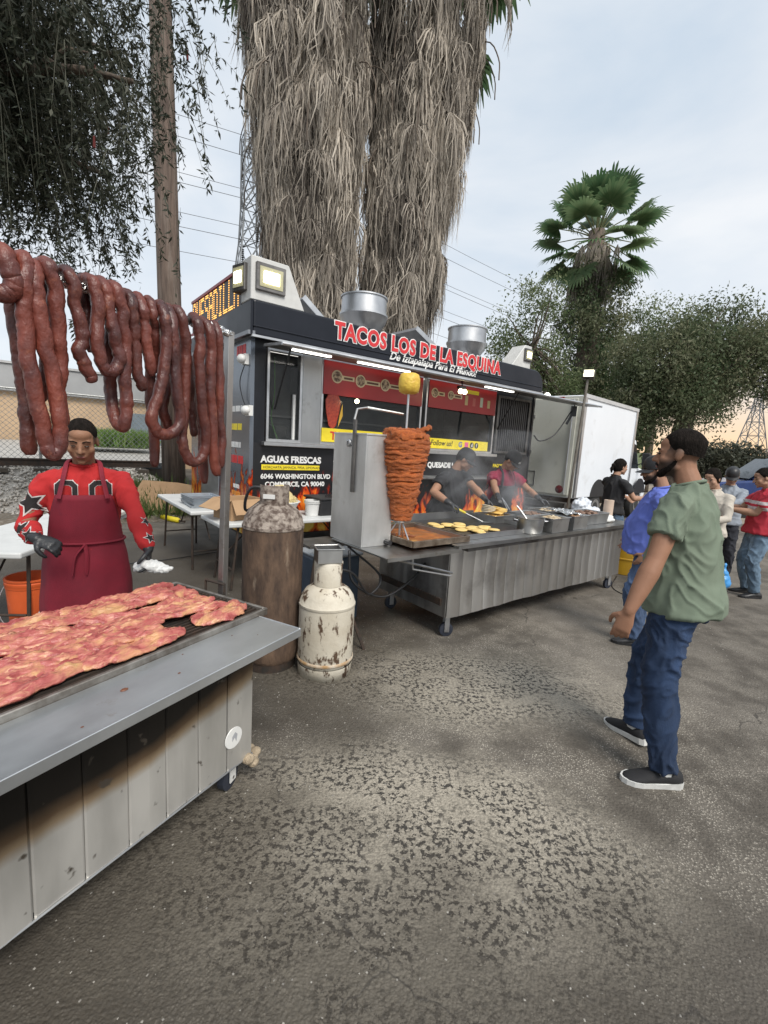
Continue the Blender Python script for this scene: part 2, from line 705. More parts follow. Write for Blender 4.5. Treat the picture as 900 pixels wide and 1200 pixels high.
# rail
t = thing('railway_rail', 'dark rusty steel rail running along the gravel bank', 'rail', W(-9, 11.6, .80), ROT_T)
MB().prism([(-.06, 0), (.06, 0), (.06, .015), (.012, .03), (.012, .11), (.035, .12), (.035, .15), (-.035, .15), (-.035, .12), (-.012, .11), (-.012, .03), (-.06, .015)], 0, 11.4, Matrix(((0, 0, 1, 0), (1, 0, 0, 0), (0, 1, 0, 0), (0, 0, 0, 1)))).build('rail_bar', IRON, t)
for i in range(19):
    MB().box(i * .6 + .1, i * .6 + .32, -.5, .7, -.1, -.02).build('sleeper', mat('sleeper_wood', (.09, .075, .06), rough=.95, bump=.4), t)
# chain-link fence
t = thing('chain_link_fence', 'wire chain-link fence with thin posts along the top of the gravel bank', 'fence', W(-8, 12.5, .74), ROT_T)
galv = mat('galvanised', (.40, .41, .40), (.28, .28, .27), sc=14, rough=.5, metal=.7)
mb = MB()
FH, FL = 1.6, 11
for i in range(int((FL + FH) / .11)):
    x0 = -FH + i * .11
    for d in (1, -1):
        a, b = (x0, 0), (x0 + FH, FH)
        pts = [(max(0, min(FL, x0 + q * FH)), 0, q * FH) for q in (0, 1)]
        q0 = max(0, -x0) / FH
        q1 = min(FH, FL - x0) / FH
        if q1 <= q0:
            continue
        p, q = (x0 + q0 * FH, 0.004 * d, q0 * FH), (x0 + q1 * FH, .004 * d, q1 * FH)
        if d < 0:
            p, q = (FL - p[0], p[1], p[2]), (FL - q[0], q[1], q[2])
        mb.tube([p, q], .0045, 3, cap=False)
tag(mb.build('wire_mesh', galv, t), kind='stuff')
for i in range(5):
    MB().tube([(i * 2.75, .04, -.5), (i * 2.75, .04, FH + .06)], .03, 8).build('post', galv, t)
MB().tube([(0, .04, FH), (FL, .04, FH)], .02, 6).build('top_rail', galv, t)
# building
t = thing('low_building', 'low tan stucco building with grey parapet and blue-grey door beyond the fence', 'building', W(-16, 22, 0), ROT_T)
MB().box(0, 24, 0, 9, 0, 2.75).build('wall', mat('tan_stucco', (.50, .36, .23), (.42, .30, .19), sc=.7, rough=.9, bump=.2, bsc=20, wear=((.30, .23, .16), 1.2, .55, .8)), t)
MB().box(-.15, 24.15, -.2, 9.1, 2.75, 3.72).build('parapet', mat('grey_parapet', (.33, .335, .34), (.27, .275, .28), sc=1, rough=.85), t, bevel=.02)
MB().box(-.2, 24.2, -.26, 9.2, 3.72, 3.80).build('coping', mat('coping', (.45, .45, .45), rough=.8), t)
d = MB().box(19.5, 20.7, -.08, .05, 0, 2.3).build('door', mat('bluegrey_door', (.17, .21, .24), (.13, .165, .19), sc=2, rough=.6), t, bevel=.01)
MB().box(19.3, 19.5, -.1, .05, 0, 2.4).build('door_frame', mat('frame_pale', (.5, .5, .48), rough=.7), d)
MB().cbox((20.55, -.12, 1.05), (.04, .08, .14)).build('handle', ALU, d)
for x in (3, 7.2, 11.4):
    w = MB().box(x, x + 1.6, -.06, .05, 1.2, 2.2).build('window', GLASS_D, t)
    MB().box(x - .07, x + 1.67, -.075, .02, 1.13, 1.2).build('sill', mat('frame_pale', (.5, .5, .48)), w)
# pale concrete slope and grass in front of the building
tag(MB().add([W(-16, 14, .76), W(4.2, 14, .76), W(5, 21.9, 1.0), W(-16, 21.9, 1.0)], [(0, 1, 2, 3)]).build('gravel_yard', mat('yard', (.44, .42, .39), (.3, .285, .26), sc=5, rough=.95, bump=.5, bsc=20)), kind='structure')


# ---------------------------------------------------------------- leaf helpers
def leaf_quads(P, dirs, ln, wd, side=None):
    """rhombus leaves: P (n,3) base, dirs (n,3) unit, ln,wd arrays"""
    n = len(P)
    if side is None:
        r = RNG.normal(size=(n, 3))
        side = np.cross(dirs, r)
    side /= np.linalg.norm(side, axis=1, keepdims=True) + 1e-9
    V = np.zeros((n, 4, 3))
    V[:, 0] = P
    V[:, 1] = P + dirs * (ln * .45)[:, None] + side * (wd * .5)[:, None]
    V[:, 2] = P + dirs * ln[:, None]
    V[:, 3] = P + dirs * (ln * .45)[:, None] - side * (wd * .5)[:, None]
    F = np.arange(n * 4).reshape(n, 4)
    return V.reshape(-1, 3), F


def unit(n):
    d = RNG.normal(size=(n, 3))
    return d / np.linalg.norm(d, axis=1, keepdims=True)


BARK = mat('bark', (.16, .125, .095), (.07, .055, .045), sc=14, rough=.95, bump=.8, bsc=25, str3=(1, 1, .3), bdist=.03)
LEAF = leafmat('leaf_dull', (.065, .105, .038), (.20, .225, .115), back=.4)
LEAF_B = leafmat('leaf_brownish', (.055, .095, .04), (.20, .20, .12), back=.4)
LEAF_D = leafmat('leaf_dark', (.028, .036, .022), (.085, .085, .06))


def tree(name, label, loc, trunk, crowns, lsize, leaf, group=None, droop=.0, ncl=90, nl=110, spread=.42, hollow=.35):
    """trunk: list of (x,y,z,r) local; crowns: list of (cx,cy,cz,rx,ry,rz,weight)"""
    t = thing(name, label, 'tree', loc, 0, group)
    mb = MB()
    mb.tube(spline([q[:3] for q in trunk], 4), list(np.interp(np.linspace(0, len(trunk) - 1, (len(trunk) - 1) * 4 + 1), range(len(trunk)), [q[3] for q in trunk])), 10)
    mb.build('trunk', BARK, t, smooth=True)
    top = Vector(trunk[-1][:3])
    VV, FF, TT = [], [], []
    lim = MB()
    o = 0
    for c in crowns:
        k = int(ncl * c[6])
        d = unit(k)
        rr = hollow + (1 - hollow) * RNG.random(k) ** .5
        cc = np.array(c[:3]) + d * rr[:, None] * np.array(c[3:6])
        for i in range(0, k, 3):
            p = Vector(cc[i])
            base = top.lerp(Vector(trunk[len(trunk) // 2][:3]), RNG.random() * .5)
            mid = base.lerp(p, .55) + Vector((0, 0, .12 * (p - base).length)) + Vector(RNG.normal(size=3)) * .12
            lim.tube(spline([base, mid, p], 4), [.05, .045, .04, .035, .03, .024, .018, .012, .006], 5, cap=False)
        m = nl
        s = spread * RNG.uniform(.5, 1.4, k)
        P = cc[:, None] + np.clip(RNG.normal(size=(k, m, 3)), -1.45, 1.45) * s[:, None, None] * np.array([1, 1, .75])
        P[:, :, 2] -= droop * RNG.random((k, m)) ** 2
        dr = unit(k * m)
        dr[:, 2] -= .5 + droop * .5
        dr /= np.linalg.norm(dr, axis=1, keepdims=True)
        ln = lsize * RNG.uniform(.6, 1.5, k * m)
        v, f = leaf_quads(P.reshape(-1, 3), dr, ln, ln * RNG.uniform(.3, .5, k * m))
        VV.append(v)
        FF.append(f + o)
        o += len(v)
        tn = np.clip(RNG.random(k)[:, None] * .75 + RNG.random((k, m)) * .35, 0, 1)
        TT.append(np.repeat(tn.ravel(), 4))
    lim.build('branches', BARK, t, smooth=True)
    tag(mesh_np('crown', np.concatenate(VV), np.concatenate(FF), leaf, t, cols=np.concatenate(TT)), kind='stuff')
    return t


# ---------------------------------------------------------------- palms
THATCH = leafmat('dead_frond', (.50, .445, .375), (.075, .062, .053), rough=.9, back=.12)
GREENF = leafmat('green_frond', (.075, .145, .065), (.19, .25, .125), back=.4)


def strips(S0, S1, S2, S3, w0):
    """4-point strips with width; returns verts, faces (3 quads per strip)"""
    n = len(S0)
    ax = S3 - S0
    r = RNG.normal(size=(n, 3))
    sd = np.cross(ax, r)
    sd /= np.linalg.norm(sd, axis=1, keepdims=True) + 1e-9
    V = np.zeros((n, 8, 3))
    for i, (s, k) in enumerate(((S0, .5), (S1, 1), (S2, .8), (S3, .15))):
        V[:, 2 * i] = s - sd * (w0 * k / 2)[:, None]
        V[:, 2 * i + 1] = s + sd * (w0 * k / 2)[:, None]
    I = (np.arange(n) * 8)[:, None]
    F = np.concatenate([I + np.array([[2 * i, 2 * i + 1, 2 * i + 3, 2 * i + 2]]) for i in range(3)])
    return V.reshape(-1, 3), F


def fan_palm(name, label, loc, h, axis_top, rad, z0, nfr, group=None, live=16, green_r=1.0, flare=None):
    t = thing(name, label, 'palm tree', loc, 0, group)
    ax = lambda z: np.array([axis_top[0], axis_top[1], 0]) * (z / h)
    MB().tube([(*(ax(z)[:2]), z) for z in np.linspace(0, h, 12)], [.48 - .012 * i for i in range(12)], 14).build('trunk', BARK, t, smooth=True)
    VV, FF, TT = [], [], []
    o = 0
    zz = z0 + (h - .3 - z0) * RNG.random(nfr) ** .92
    for z in zz:
        a = RNG.uniform(0, 2 * PI)
        R_ = rad(z) * (RNG.uniform(.55, 1.0) + .16 * noise.noise((a * 1.2, z * .7, h)) + .10 * noise.noise((a * 3, z * 2.2, h)))
        if RNG.random() < .09:
            R_ *= 1.38
        out_ = np.array([math.cos(a), math.sin(a), 0])
        lat = np.array([-out_[1], out_[0], 0])
        hub = ax(z) + out_ * R_ * .78 + np.array([0, 0, z])
        m = 26
        w = RNG.uniform(-1, 1, m)
        ln = RNG.uniform(.55, 1.6, m) * (1 - .3 * w ** 2) * RNG.uniform(.75, 1.2)
        s0 = hub + lat * (w * .06)[:, None] + out_ * .0
        s1 = hub + lat * (w * .24)[:, None] + out_ * (.10 + .12 * RNG.random((m, 1))) - np.array([0, 0, 1]) * (ln * .28)[:, None]
        s2 = hub + lat * (w * .33 + RNG.normal(size=m) * .05)[:, None] + out_ * (.12 + .10 * RNG.random((m, 1))) - np.array([0, 0, 1]) * (ln * .65)[:, None]
        s3 = hub + lat * (w * .32 + RNG.normal(size=m) * .10)[:, None] + out_ * (.05 + .20 * RNG.random((m, 1))) - np.array([0, 0, 1]) * ln[:, None]
        v, f = strips(s0, s1, s2, s3, RNG.uniform(.010, .032, m))
        VV.append(v)
        FF.append(f + o)
        o += len(v)
        tn = np.clip(RNG.uniform(0, .8) ** 1.3 + .75 * noise.noise((a * 1.3, z * .75, h + 9)) + RNG.normal(size=m) * .22, 0, 1)
        TT.append(np.repeat(tn, 8))
    # petioles poking out
    for i in range(46):
        pm = MB()
        z = RNG.uniform(z0, h - .5)
        a = RNG.uniform(0, 2 * PI)
        r1 = rad(z) * RNG.uniform(.95, 1.35)
        o_ = Vector((math.cos(a), math.sin(a), 0))
        c = Vector(ax(z)) + Vector((0, 0, z))
        pm.tube(spline([c + o_ * .4, c + o_ * r1 * .8 + Vector((0, 0, .25)), c + o_ * r1 + Vector((0, 0, -.15)), c + o_ * r1 * 1.03 + Vector((0, 0, -.6))], 4), .014, 4)
        pm.build('dead_stalk', BARK, t)
    tag(mesh_np('dead_frond_skirt', np.concatenate(VV), np.concatenate(FF), THATCH, t, cols=np.concatenate(TT)), kind='stuff')
    for i in range(live):
        a = 2 * PI * i / live * 2.4 + RNG.uniform(-.3, .3)
        el = R(RNG.uniform(-38, 62))
        frond(t, ax(h) + np.array([0, 0, h - .15]), a, el, green_r)
    return t


def frond(t, base, a, el, r, n=30, droop=.35, wf=.085):
    d = np.array([math.cos(a) * math.cos(el), math.sin(a) * math.cos(el), math.sin(el)])
    sd = np.array([-math.sin(a), math.cos(a), 0])
    hub = base + d * r * 1.35 + np.array([0, 0, -.12 * r])
    w = np.linspace(-1, 1, n) * R(115)
    e = np.cos(w)[:, None] * d + np.sin(w)[:, None] * sd
    ln = r * (1.0 - .18 * np.abs(w)) * RNG.uniform(.85, 1.1, n)
    dz = np.array([0, 0, -1])
    s0 = np.repeat(hub[None], n, 0)
    s1 = hub + e * (ln * .4)[:, None] + dz * (.04 * r)
    s2 = hub + e * (ln * .78)[:, None] + dz * (droop * .32 * r)
    s3 = hub + e * (ln * .95)[:, None] + dz * (droop * RNG.uniform(.7, 1.6, n) * r)[:, None]
    # wide folded segments
    V = np.zeros((n, 8, 3))
    nrm = np.cross(d, sd)
    for i, (s, k) in enumerate(((s0, .2), (s1, 1.0), (s2, .75), (s3, .08))):
        lat = np.cross(e, nrm)
        V[:, 2 * i] = s - lat * (wf * r * k)
        V[:, 2 * i + 1] = s + lat * (wf * r * k)
    I = (np.arange(n) * 8)[:, None]
    F = np.concatenate([I + np.array([[2 * i, 2 * i + 1, 2 * i + 3, 2 * i + 2]]) for i in range(3)])
    fr = mesh_np('frond', V.reshape(-1, 3), F, GREENF, t, cols=np.repeat(np.clip(RNG.normal(size=n) * .2 + RNG.random() * .6, 0, 1), 8))
    st = MB().tube([base, base + (hub - base) * .5 + np.array([0, 0, .05 * r]), hub], [.022 * r + .01, .02 * r, .014 * r], 5).build('stalk', mat('stalk_green', (.16, .17, .07), rough=.6), fr)
    return fr


fan_palm('fan_palm', 'huge fan palm with thick grey dead-frond skirt standing left behind the food trailer', (-1.75, 10.9, 0), 12.2, (-.55, 0), lambda z: np.interp(z, [2, 5.0, 7.0, 9.0, 12.2], [.62, .84, 1.1, 1.38, 1.4]), 2.6, 1500)
fan_palm('fan_palm', 'huge shaggy fan palm right of its twin behind the food trailer, dry fronds sticking out', (-.28, 12.0, 0), 12.3, (.62, .2), lambda z: np.interp(z, [2, 4.5, 7.0, 9.0, 12.3], [.72, .86, 1.02, 1.22, 1.6]), 2.6, 1300)

# fan palm on the right, overgrown trunk
t = thing('fan_palm', 'green-crowned fan palm rising above the box truck, its trunk overgrown', 'palm tree', (8.95, 22, 0))
MB().tube([(0, 0, 0), (.1, 0, 4), (-.1, 0, 8), (-.25, 0, 11.6)], [.62, .55, .45, .34], 14).build('trunk', BARK, t, smooth=True)
for i in range(34):
    frond(t, np.array([-.25, 0, 11.3]), i * 2.4, R(88 - 128 * (i / 33) ** .85 + RNG.uniform(-14, 14)), 1.30, n=30, droop=.13, wf=.05)
VV, FF, TT = [], [], []
o = 0
for i in range(90):
    a, z = RNG.uniform(0, 6.28), RNG.uniform(9.2, 11.0)
    m = 16
    w = RNG.uniform(-1, 1, m)
    out_ = np.array([math.cos(a), math.sin(a), 0])
    lat = np.array([-out_[1], out_[0], 0])
    hub = out_ * RNG.uniform(.4, 1.0) + np.array([-.2, 0, z])
    ln = RNG.uniform(.5, 1.3, m)
    dn = np.array([0, 0, -1.])
    v, f = strips(np.repeat(hub[None], m, 0), hub + lat * (w * .2)[:, None] + dn * (ln * .3)[:, None], hub + lat * (w * .28)[:, None] + dn * (ln * .65)[:, None], hub + lat * (w * .3)[:, None] + dn * ln[:, None], RNG.uniform(.03, .06, m))
    VV.append(v)
    FF.append(f + o)
    o += len(v)
    TT.append(np.repeat(np.clip(RNG.random() * .7 + RNG.normal(size=m) * .2, 0, 1), 8))
tag(mesh_np('dead_frond_skirt', np.concatenate(VV), np.concatenate(FF), THATCH, t, cols=np.concatenate(TT)), kind='stuff')
k, m = 170, 150
zc = RNG.uniform(3.2, 10.0, k)
an = RNG.uniform(0, 2 * PI, k)
rr = np.interp(zc, [3, 6, 9, 10], [1.15, 1.45, 1.5, .9]) * RNG.uniform(.5, 1, k)
cc = np.stack([np.cos(an) * rr, np.sin(an) * rr, zc], 1)
P = (cc[:, None] + RNG.normal(size=(k, m, 3)) * .28).reshape(-1, 3)
dr = unit(k * m)
dr[:, 2] -= .8
dr /= np.linalg.norm(dr, axis=1, keepdims=True)
ln = .14 * RNG.uniform(.6, 1.5, k * m)
v, f = leaf_quads(P, dr, ln, ln * .4)
tag(mesh_np('climbing_foliage', v, f, LEAF_B, t, cols=np.repeat(np.clip(RNG.random(k)[:, None] ** 1.6 + RNG.normal(size=(k, m)) * .12, 0, 1).ravel(), 4)), kind='stuff')

# broadleaf trees on the right
tree('broadleaf_tree', 'slender leafy tree left of the overgrown palm behind the food trailer', (5.2, 19, 0), [(0, 0, 0, .22), (.1, 0, 2.5, .18), (.2, 0, 4.5, .12), (.3, 0, 6, .07)],
     [(.3, 0, 6.0, 1.5, 1.5, 2.6, .55), (1.6, 0, 3.6, 1.4, 1.4, 1.9, .8), (-.7, 0, 5.2, .9, 1.0, 1.6, .22)], .115, LEAF, ncl=85, nl=150, spread=.34, hollow=.2)
tree('broadleaf_tree', 'broad spreading dark tree with thick grey trunk behind the box truck', (11.3, 18, 0), [(0, 0, 0, .5), (.05, 0, 1.5, .42), (0, 0, 2.9, .36), (.2, 0, 4.2, .22)],
     [(-1.6, -.3, 5.3, 1.7, 1.6, 1.5, .8), (.6, 0, 5.9, 1.8, 1.7, 1.9, 1), (2.6, .2, 5.9, 1.7, 1.6, 1.5, .7), (-.2, -.4, 4.2, 1.9, 1.5, .8, .55), (-2.0, -.2, 3.6, 1.2, 1.2, .9, .35)], .115, LEAF_B, ncl=105, nl=190, spread=.36, droop=.6, hollow=.2)
tree('broadleaf_tree', 'low green bushy tree between the box truck cab and the grassy bank', (9.6, 21, 0), [(0, 0, 0, .2), (0, 0, 1.2, .16), (.1, 0, 2.2, .1)],
     [(0, 0, 3.2, 2.3, 1.5, 1.3, .9)], .2, LEAF, ncl=80, nl=90, spread=.4)
tree('broadleaf_tree', 'rounded dark green tree far off above the parked blue car', (21.5, 30, 0), [(0, 0, 0, .2), (0, 0, 1.2, .16), (.1, 0, 2.2, .1)],
     [(0, 0, 1.9, 2.6, 2.0, .9, .9), (4.2, 1, 1.6, 2.6, 1.5, .7, .7)], .26, LEAF_D, ncl=80, nl=90, spread=.5)
for i in range(3):
    tree('broadleaf_tree', ['hanging dark foliage of a tree at the edge of the lot by the power tower', 'leafy treetop behind the spreading dark tree', 'tall thin-crowned tree between overgrown palm and spreading dark tree'][i], [(15.5, 17.2, 0), (13.5, 24, 0), (10.9, 24.5, 0)][i], [(0, 0, 0, .25), (.0, 0, 2, .2), (.0, 0, 4.5, .12)],
         [[(0, 0, 6.9, 1.3, 1.2, 1.2, .6)], [(0, 0, 8.0, 2.6, 1.5, 1.8, .8)], [(0, 0, 6.4, 1.5, 1.5, 2.0, .7)]][i], .13, [LEAF_B, LEAF, LEAF][i], ncl=65, nl=120, spread=.38, droop=.8 if i == 0 else .3)

# weeping tree on the left: drooping strands of narrow leaves, trunk left of the frame
t = thing('weeping_tree', 'weeping tree with dark drooping twigs and narrow leaves beside the utility pole', 'tree', (-6.3, 5.6, 0))
MB().tube(spline([(0, 0, 0), (.1, 0, 1.5), (.05, 0, 3), (.5, -.1, 4.4), (1.1, -.1, 5.6)], 4), list(np.linspace(.36, .2, 17)), 12).build('trunk', BARK, t, smooth=True)
tips = []
lm = MB()
for (dx, dy, dz) in ((3.6, -.6, 5.0), (3.0, .5, 5.9), (2.4, -.9, 6.3), (3.9, .2, 6.4), (1.6, -1.2, 5.4), (2.0, 1.1, 5.8), (3.2, -1.4, 5.9), (1.2, .2, 6.5), (2.9, .1, 4.5), (1.9, -.5, 4.9)):
    b = spline([(.5, -.1, 4.2), (.5 + (dx - .5) * .35, dy * .4, 4.2 + (dz - 4.2) * .75 + .3), (.5 + (dx - .5) * .75, dy * .8, dz + .15), (dx, dy, dz)], 5)
    lm.tube(b, list(np.linspace(.09, .02, len(b))), 6)
    for q in b[5:]:
        tips += [q] * 3
    for k in range(7):
        p0 = b[4 + k]
        e = p0 + Vector((RNG.uniform(-.6, .7), RNG.uniform(-.7, .7), RNG.uniform(-.15, .5)))
        lm.tube([p0, p0.lerp(e, .5) + Vector((0, 0, .12)), e], [.03, .02, .008], 5)
        tips += [e, p0.lerp(e, .5), e, e]
VV, FF, TT = [], [], []
o = 0
ns = 4200
for i in range(ns):
    p = np.array(tips[RNG.integers(len(tips))]) + RNG.normal(size=3) * np.array([.28, .3, .22])
    if p[0] > 2.6 and RNG.random() < .35:
        continue
    Lh = RNG.uniform(.25, 1.1) * (1.0 if RNG.random() < .8 else 1.35)
    sway = RNG.normal(size=3) * .16
    sway[0] += .18
    mm_ = 12
    tt = np.linspace(0, 1, mm_)
    path = p + sway * (tt ** 1.3)[:, None] + np.array([0, 0, -1]) * (Lh * tt ** 1.25)[:, None] + np.array([0, 0, .12]) * np.sin(tt * PI)[:, None]
    v, f = strips(path[[0]], path[[4]], path[[8]], path[[11]], np.array([.007]))
    VV.append(v)
    FF.append(f + o)
    o += len(v)
    TT.append(np.full(8, .9))
    nl = 22
    q = RNG.random(nl) ** .65
    q[-9:] = RNG.uniform(.88, 1, 9)
    bp_ = np.stack([np.interp(q, tt, path[:, c]) for c in range(3)], 1)
    dr = unit(nl) * .75 + np.array([0, 0, -.55])
    dr /= np.linalg.norm(dr, axis=1, keepdims=True)
    ln = RNG.uniform(.045, .10, nl)
    v, f = leaf_quads(bp_, dr, ln, ln * RNG.uniform(.2, .32, nl))
    VV.append(v)
    FF.append(f + o)
    o += len(v)
    TT.append(np.repeat(np.clip(RNG.random() * .5 + RNG.normal(size=nl) * .2, 0, 1), 4))
lm.build('branches', BARK, t, smooth=True)
tag(mesh_np('hanging_foliage', np.concatenate(VV), np.concatenate(FF), LEAF_D, t, cols=np.concatenate(TT)), kind='stuff')
VV = []
for i in range(9):
    p = np.array(tips[RNG.integers(len(tips))]) + np.array([RNG.normal() * .2, RNG.normal() * .2, -RNG.uniform(.2, .8)])
    mbx = MB().tube([p, p - np.array([0, 0, .10])], [.010, .014], 7).build('red_flower', mat('bottlebrush_red', (.13, .02, .018), rough=.9), t)

# weeds
grassm = leafmat('weed_green', (.06, .11, .025), (.16, .19, .07))


def weeds(name, label, pts, n, h, w=.02, leaf=grassm):
    P = np.array([pts[i] for i in RNG.integers(0, len(pts), n)], float) + RNG.normal(size=(n, 3)) * np.array([.14, .14, 0])
    d = RNG.normal(size=(n, 3)) * .45
    d[:, 2] = 1
    d /= np.linalg.norm(d, axis=1, keepdims=True)
    ln = h * RNG.uniform(.4, 1.2, n)
    v, f = leaf_quads(P, d, ln, np.full(n, w) * RNG.uniform(.6, 1.5, n))
    return tag(mesh_np(name, v, f, leaf, cols=np.repeat(RNG.random(n), 4)), label, 'weeds', kind='stuff')


weeds('weeds', 'green weeds growing at the foot of the gravel bank beside the pole', [W(u, v, max(0, (v - 9.6) * .38)) for u in np.linspace(.7, 2.5, 9) for v in (9.4, 9.9, 10.5)], 1500, .42, .028)
weeds('tall_grass', 'strip of bright tall grass in front of the tan building', [W(u, v, 1.0) for u in np.linspace(1.5, 3.2, 14) for v in (17.3, 17.8, 18.2)], 5000, .62, .05, leafmat('bright_grass', (.10, .20, .04), (.2, .28, .08)))

# ---------------------------------------------------------------- utility pole, towers, wires
t = thing('utility_pole', 'tall weathered brown wooden utility pole on the gravel bank', 'utility pole', (-4.58, 9.75, .1))
polem = mat('pole_wood', (.17, .125, .10), (.075, .055, .045), sc=20, rough=.95, str3=(1, 1, .07), bump=.9, bsc=40, bdist=.02, wear=((.24, .20, .17), 8, .5, .75, (1, 1, .1)))
MB().tube([(.05, 0, 0), (-.02, 0, 4), (-.12, 0, 8), (-.24, 0, 13)], [.235, .22, .205, .17], 18).build('pole_shaft', polem, t, smooth=True)
for z in (3.2, 5.4, 7.6):
    MB().tube([(-.1, -.15, z), (-.1, -.26, z + .02)], .012, 6).build('step_bolt', IRON, t)
MB().box(-1.2, 1.0, -.2, -.1, 11.6, 11.8).build('crossarm', polem, t)


def pylon(label, loc, h, rz, wb, wt, r):
    t = thing('power_tower', label, 'power tower', loc, rz)
    galv2 = mat('tower_steel', (.22, .23, .24), (.17, .18, .19), sc=.2, rough=.7, metal=.2)
    lv = [0, .22, .40, .55, .68, .79, .88, .95, 1.0]
    wdt = lambda q: wb + (wt - wb) * min(1, q / .72)
    mb = MB()
    for sx in (-1, 1):
        for sy in (-1, 1):
            mb.tube([(sx * wdt(q) / 2, sy * wdt(q) / 2, q * h) for q in lv], r, 4)
    mb.build('tower_legs', galv2, t)
    mb = MB()
    for i in range(len(lv) - 1):
        a, b = lv[i], lv[i + 1]
        for s in (-1, 1):
            for k in (0, 1):
                def pt(q, e):
                    w = wdt(q) / 2
                    return (e * w, s * w, q * h) if k == 0 else (s * w, e * w, q * h)
                mb.tube([pt(a, -1), pt(b, 1)], r * .6, 3, cap=False)
                mb.tube([pt(a, 1), pt(b, -1)], r * .6, 3, cap=False)
                mb.tube([pt(b, -1), pt(b, 1)], r * .6, 3, cap=False)
    mb.build('cross_bracing', galv2, t)
    att = []
    for q in (.70, .82, .94):
        for s in (-1, 1):
            w = wdt(q) / 2
            e = s * (w + h * .075)
            mb = MB()
            for sy in (-1, 1):
                mb.tube([(s * w, sy * w, q * h), (e, 0, q * h)], r * .7, 3)
                mb.tube([(s * w, sy * w, (q + .035) * h), (e, 0, q * h)], r * .7, 3)
            am = mb.build('crossarm', galv2, t)
            ins = MB()
            for k in range(7):
                ins.ball((e, 0, q * h - .35 - k * h * .0065), (h * .0055, h * .0055, h * .0025), 7, 4)
            ins.tube([(e, 0, q * h), (e, 0, q * h - h * .052)], r * .3, 3)
            ins.build('insulator_string', GLASS_D, am)
            att.append(Vector(loc) + Matrix.Rotation(rz, 3, 'Z') @ Vector((e, 0, q * h - h * .052)))
    att.append(Vector(loc) + Vector((0, 0, h)))
    return att


lr = -math.atan2(138, 80) + 0
A1 = pylon('lattice steel power tower partly hidden behind the shaggy palms', (-21.5, 70, 0), 42.5, lr, 9, 2.2, .13)
A2 = pylon('distant lattice power tower against the yellow horizon', (117, 150, 0), 29, lr, 9, 1.8, .16)
wirem = mat('wire', (.12, .12, .125), rough=.6)
dv = Vector((138, 80, 0)).normalized()
for i, p in enumerate(A1):
    e2 = A2[i]
    a = p - dv * 150 + Vector((0, 0, 6))
    pts = []
    for k in range(13):
        q = k / 12
        pts.append(a.lerp(p, q) - Vector((0, 0, 4 * 4 * q * (1 - q))))
    for k in range(1, 13):
        q = k / 12
        pts.append(p.lerp(e2, q) - Vector((0, 0, 4 * 3.5 * q * (1 - q))))
    tag(MB().tube(pts, .035, 4).build('power_line', wirem), 'thin overhead power line strung between the lattice towers', 'power line', 'overhead lines of the lattice towers')
# ================================================================ food trailer
RED_T = mat('letter_red', (.62, .03, .035), rough=.5)
WHT_T = mat('letter_white', (.82, .82, .80), rough=.5)
YEL_T = mat('letter_yellow', (.85, .68, .03), rough=.5)
BLK_T = mat('letter_black', (.015, .015, .015), rough=.5)
TRUCKBLK = mat('trailer_black', (.010, .011, .014), (.016, .017, .021), sc=3, rough=.28, r2=.4, spec=.3)
FASCIA = mat('fascia_navy', (.010, .012, .018), (.016, .018, .025), sc=2, rough=.3, r2=.42, spec=.28)
TL, TD = 5.6, 2.45
tr = thing('food_trailer', 'black taco trailer with red and white lettering, flame graphics and open serving windows', 'food trailer', W(2.18, 5.4), ROT_T)


def flame_mat(name, base=(.012, .012, .014), level=.5, z0=.5, z1=1.55):
    m, t, b = newmat(name)
    n, l = t.nodes.new, t.links.new
    tc = n('ShaderNodeTexCoord')
    mp = n('ShaderNodeMapping')
    mp.inputs['Scale'].default_value = (2.4, 2.4, 1.15)
    l(tc.outputs['Object'], mp.inputs[0])
    nz = n('ShaderNodeTexNoise')
    nz.inputs['Scale'].default_value = 2.6
    nz.inputs['Detail'].default_value = 7
    nz.inputs['Distortion'].default_value = 1.6
    l(mp.outputs[0], nz.inputs[0])
    sp = n('ShaderNodeSeparateXYZ')
    l(tc.outputs['Object'], sp.inputs[0])
    mr = n('ShaderNodeMapRange')
    mr.inputs[1].default_value, mr.inputs[2].default_value = z0, z1
    mr.inputs[3].default_value, mr.inputs[4].default_value = .34, -.22
    l(sp.outputs[2], mr.inputs[0])
    ad = n('ShaderNodeMath')
    l(nz.outputs[0], ad.inputs[0])
    l(mr.outputs[0], ad.inputs[1])
    cr = n('ShaderNodeValToRGB')
    e = cr.color_ramp.elements
    e[0].position, e[0].color = level - .04, (*base, 1)
    e[1].position, e[1].color = level + .30, (.95, .72, .16, 1)
    for p, c in ((level + .02, (.16, .012, .006, 1)), (level + .07, (.55, .05, .008, 1)), (level + .15, (.75, .20, .02, 1)), (level + .22, (.8, .40, .05, 1))):
        q = e.new(p)
        q.color = c
    l(ad.outputs[0], cr.inputs[0])
    l(cr.outputs[0], b.inputs['Base Color'])
    b.inputs['Roughness'].default_value = .35
    return m


FLAME = flame_mat('flame_print', level=.645)
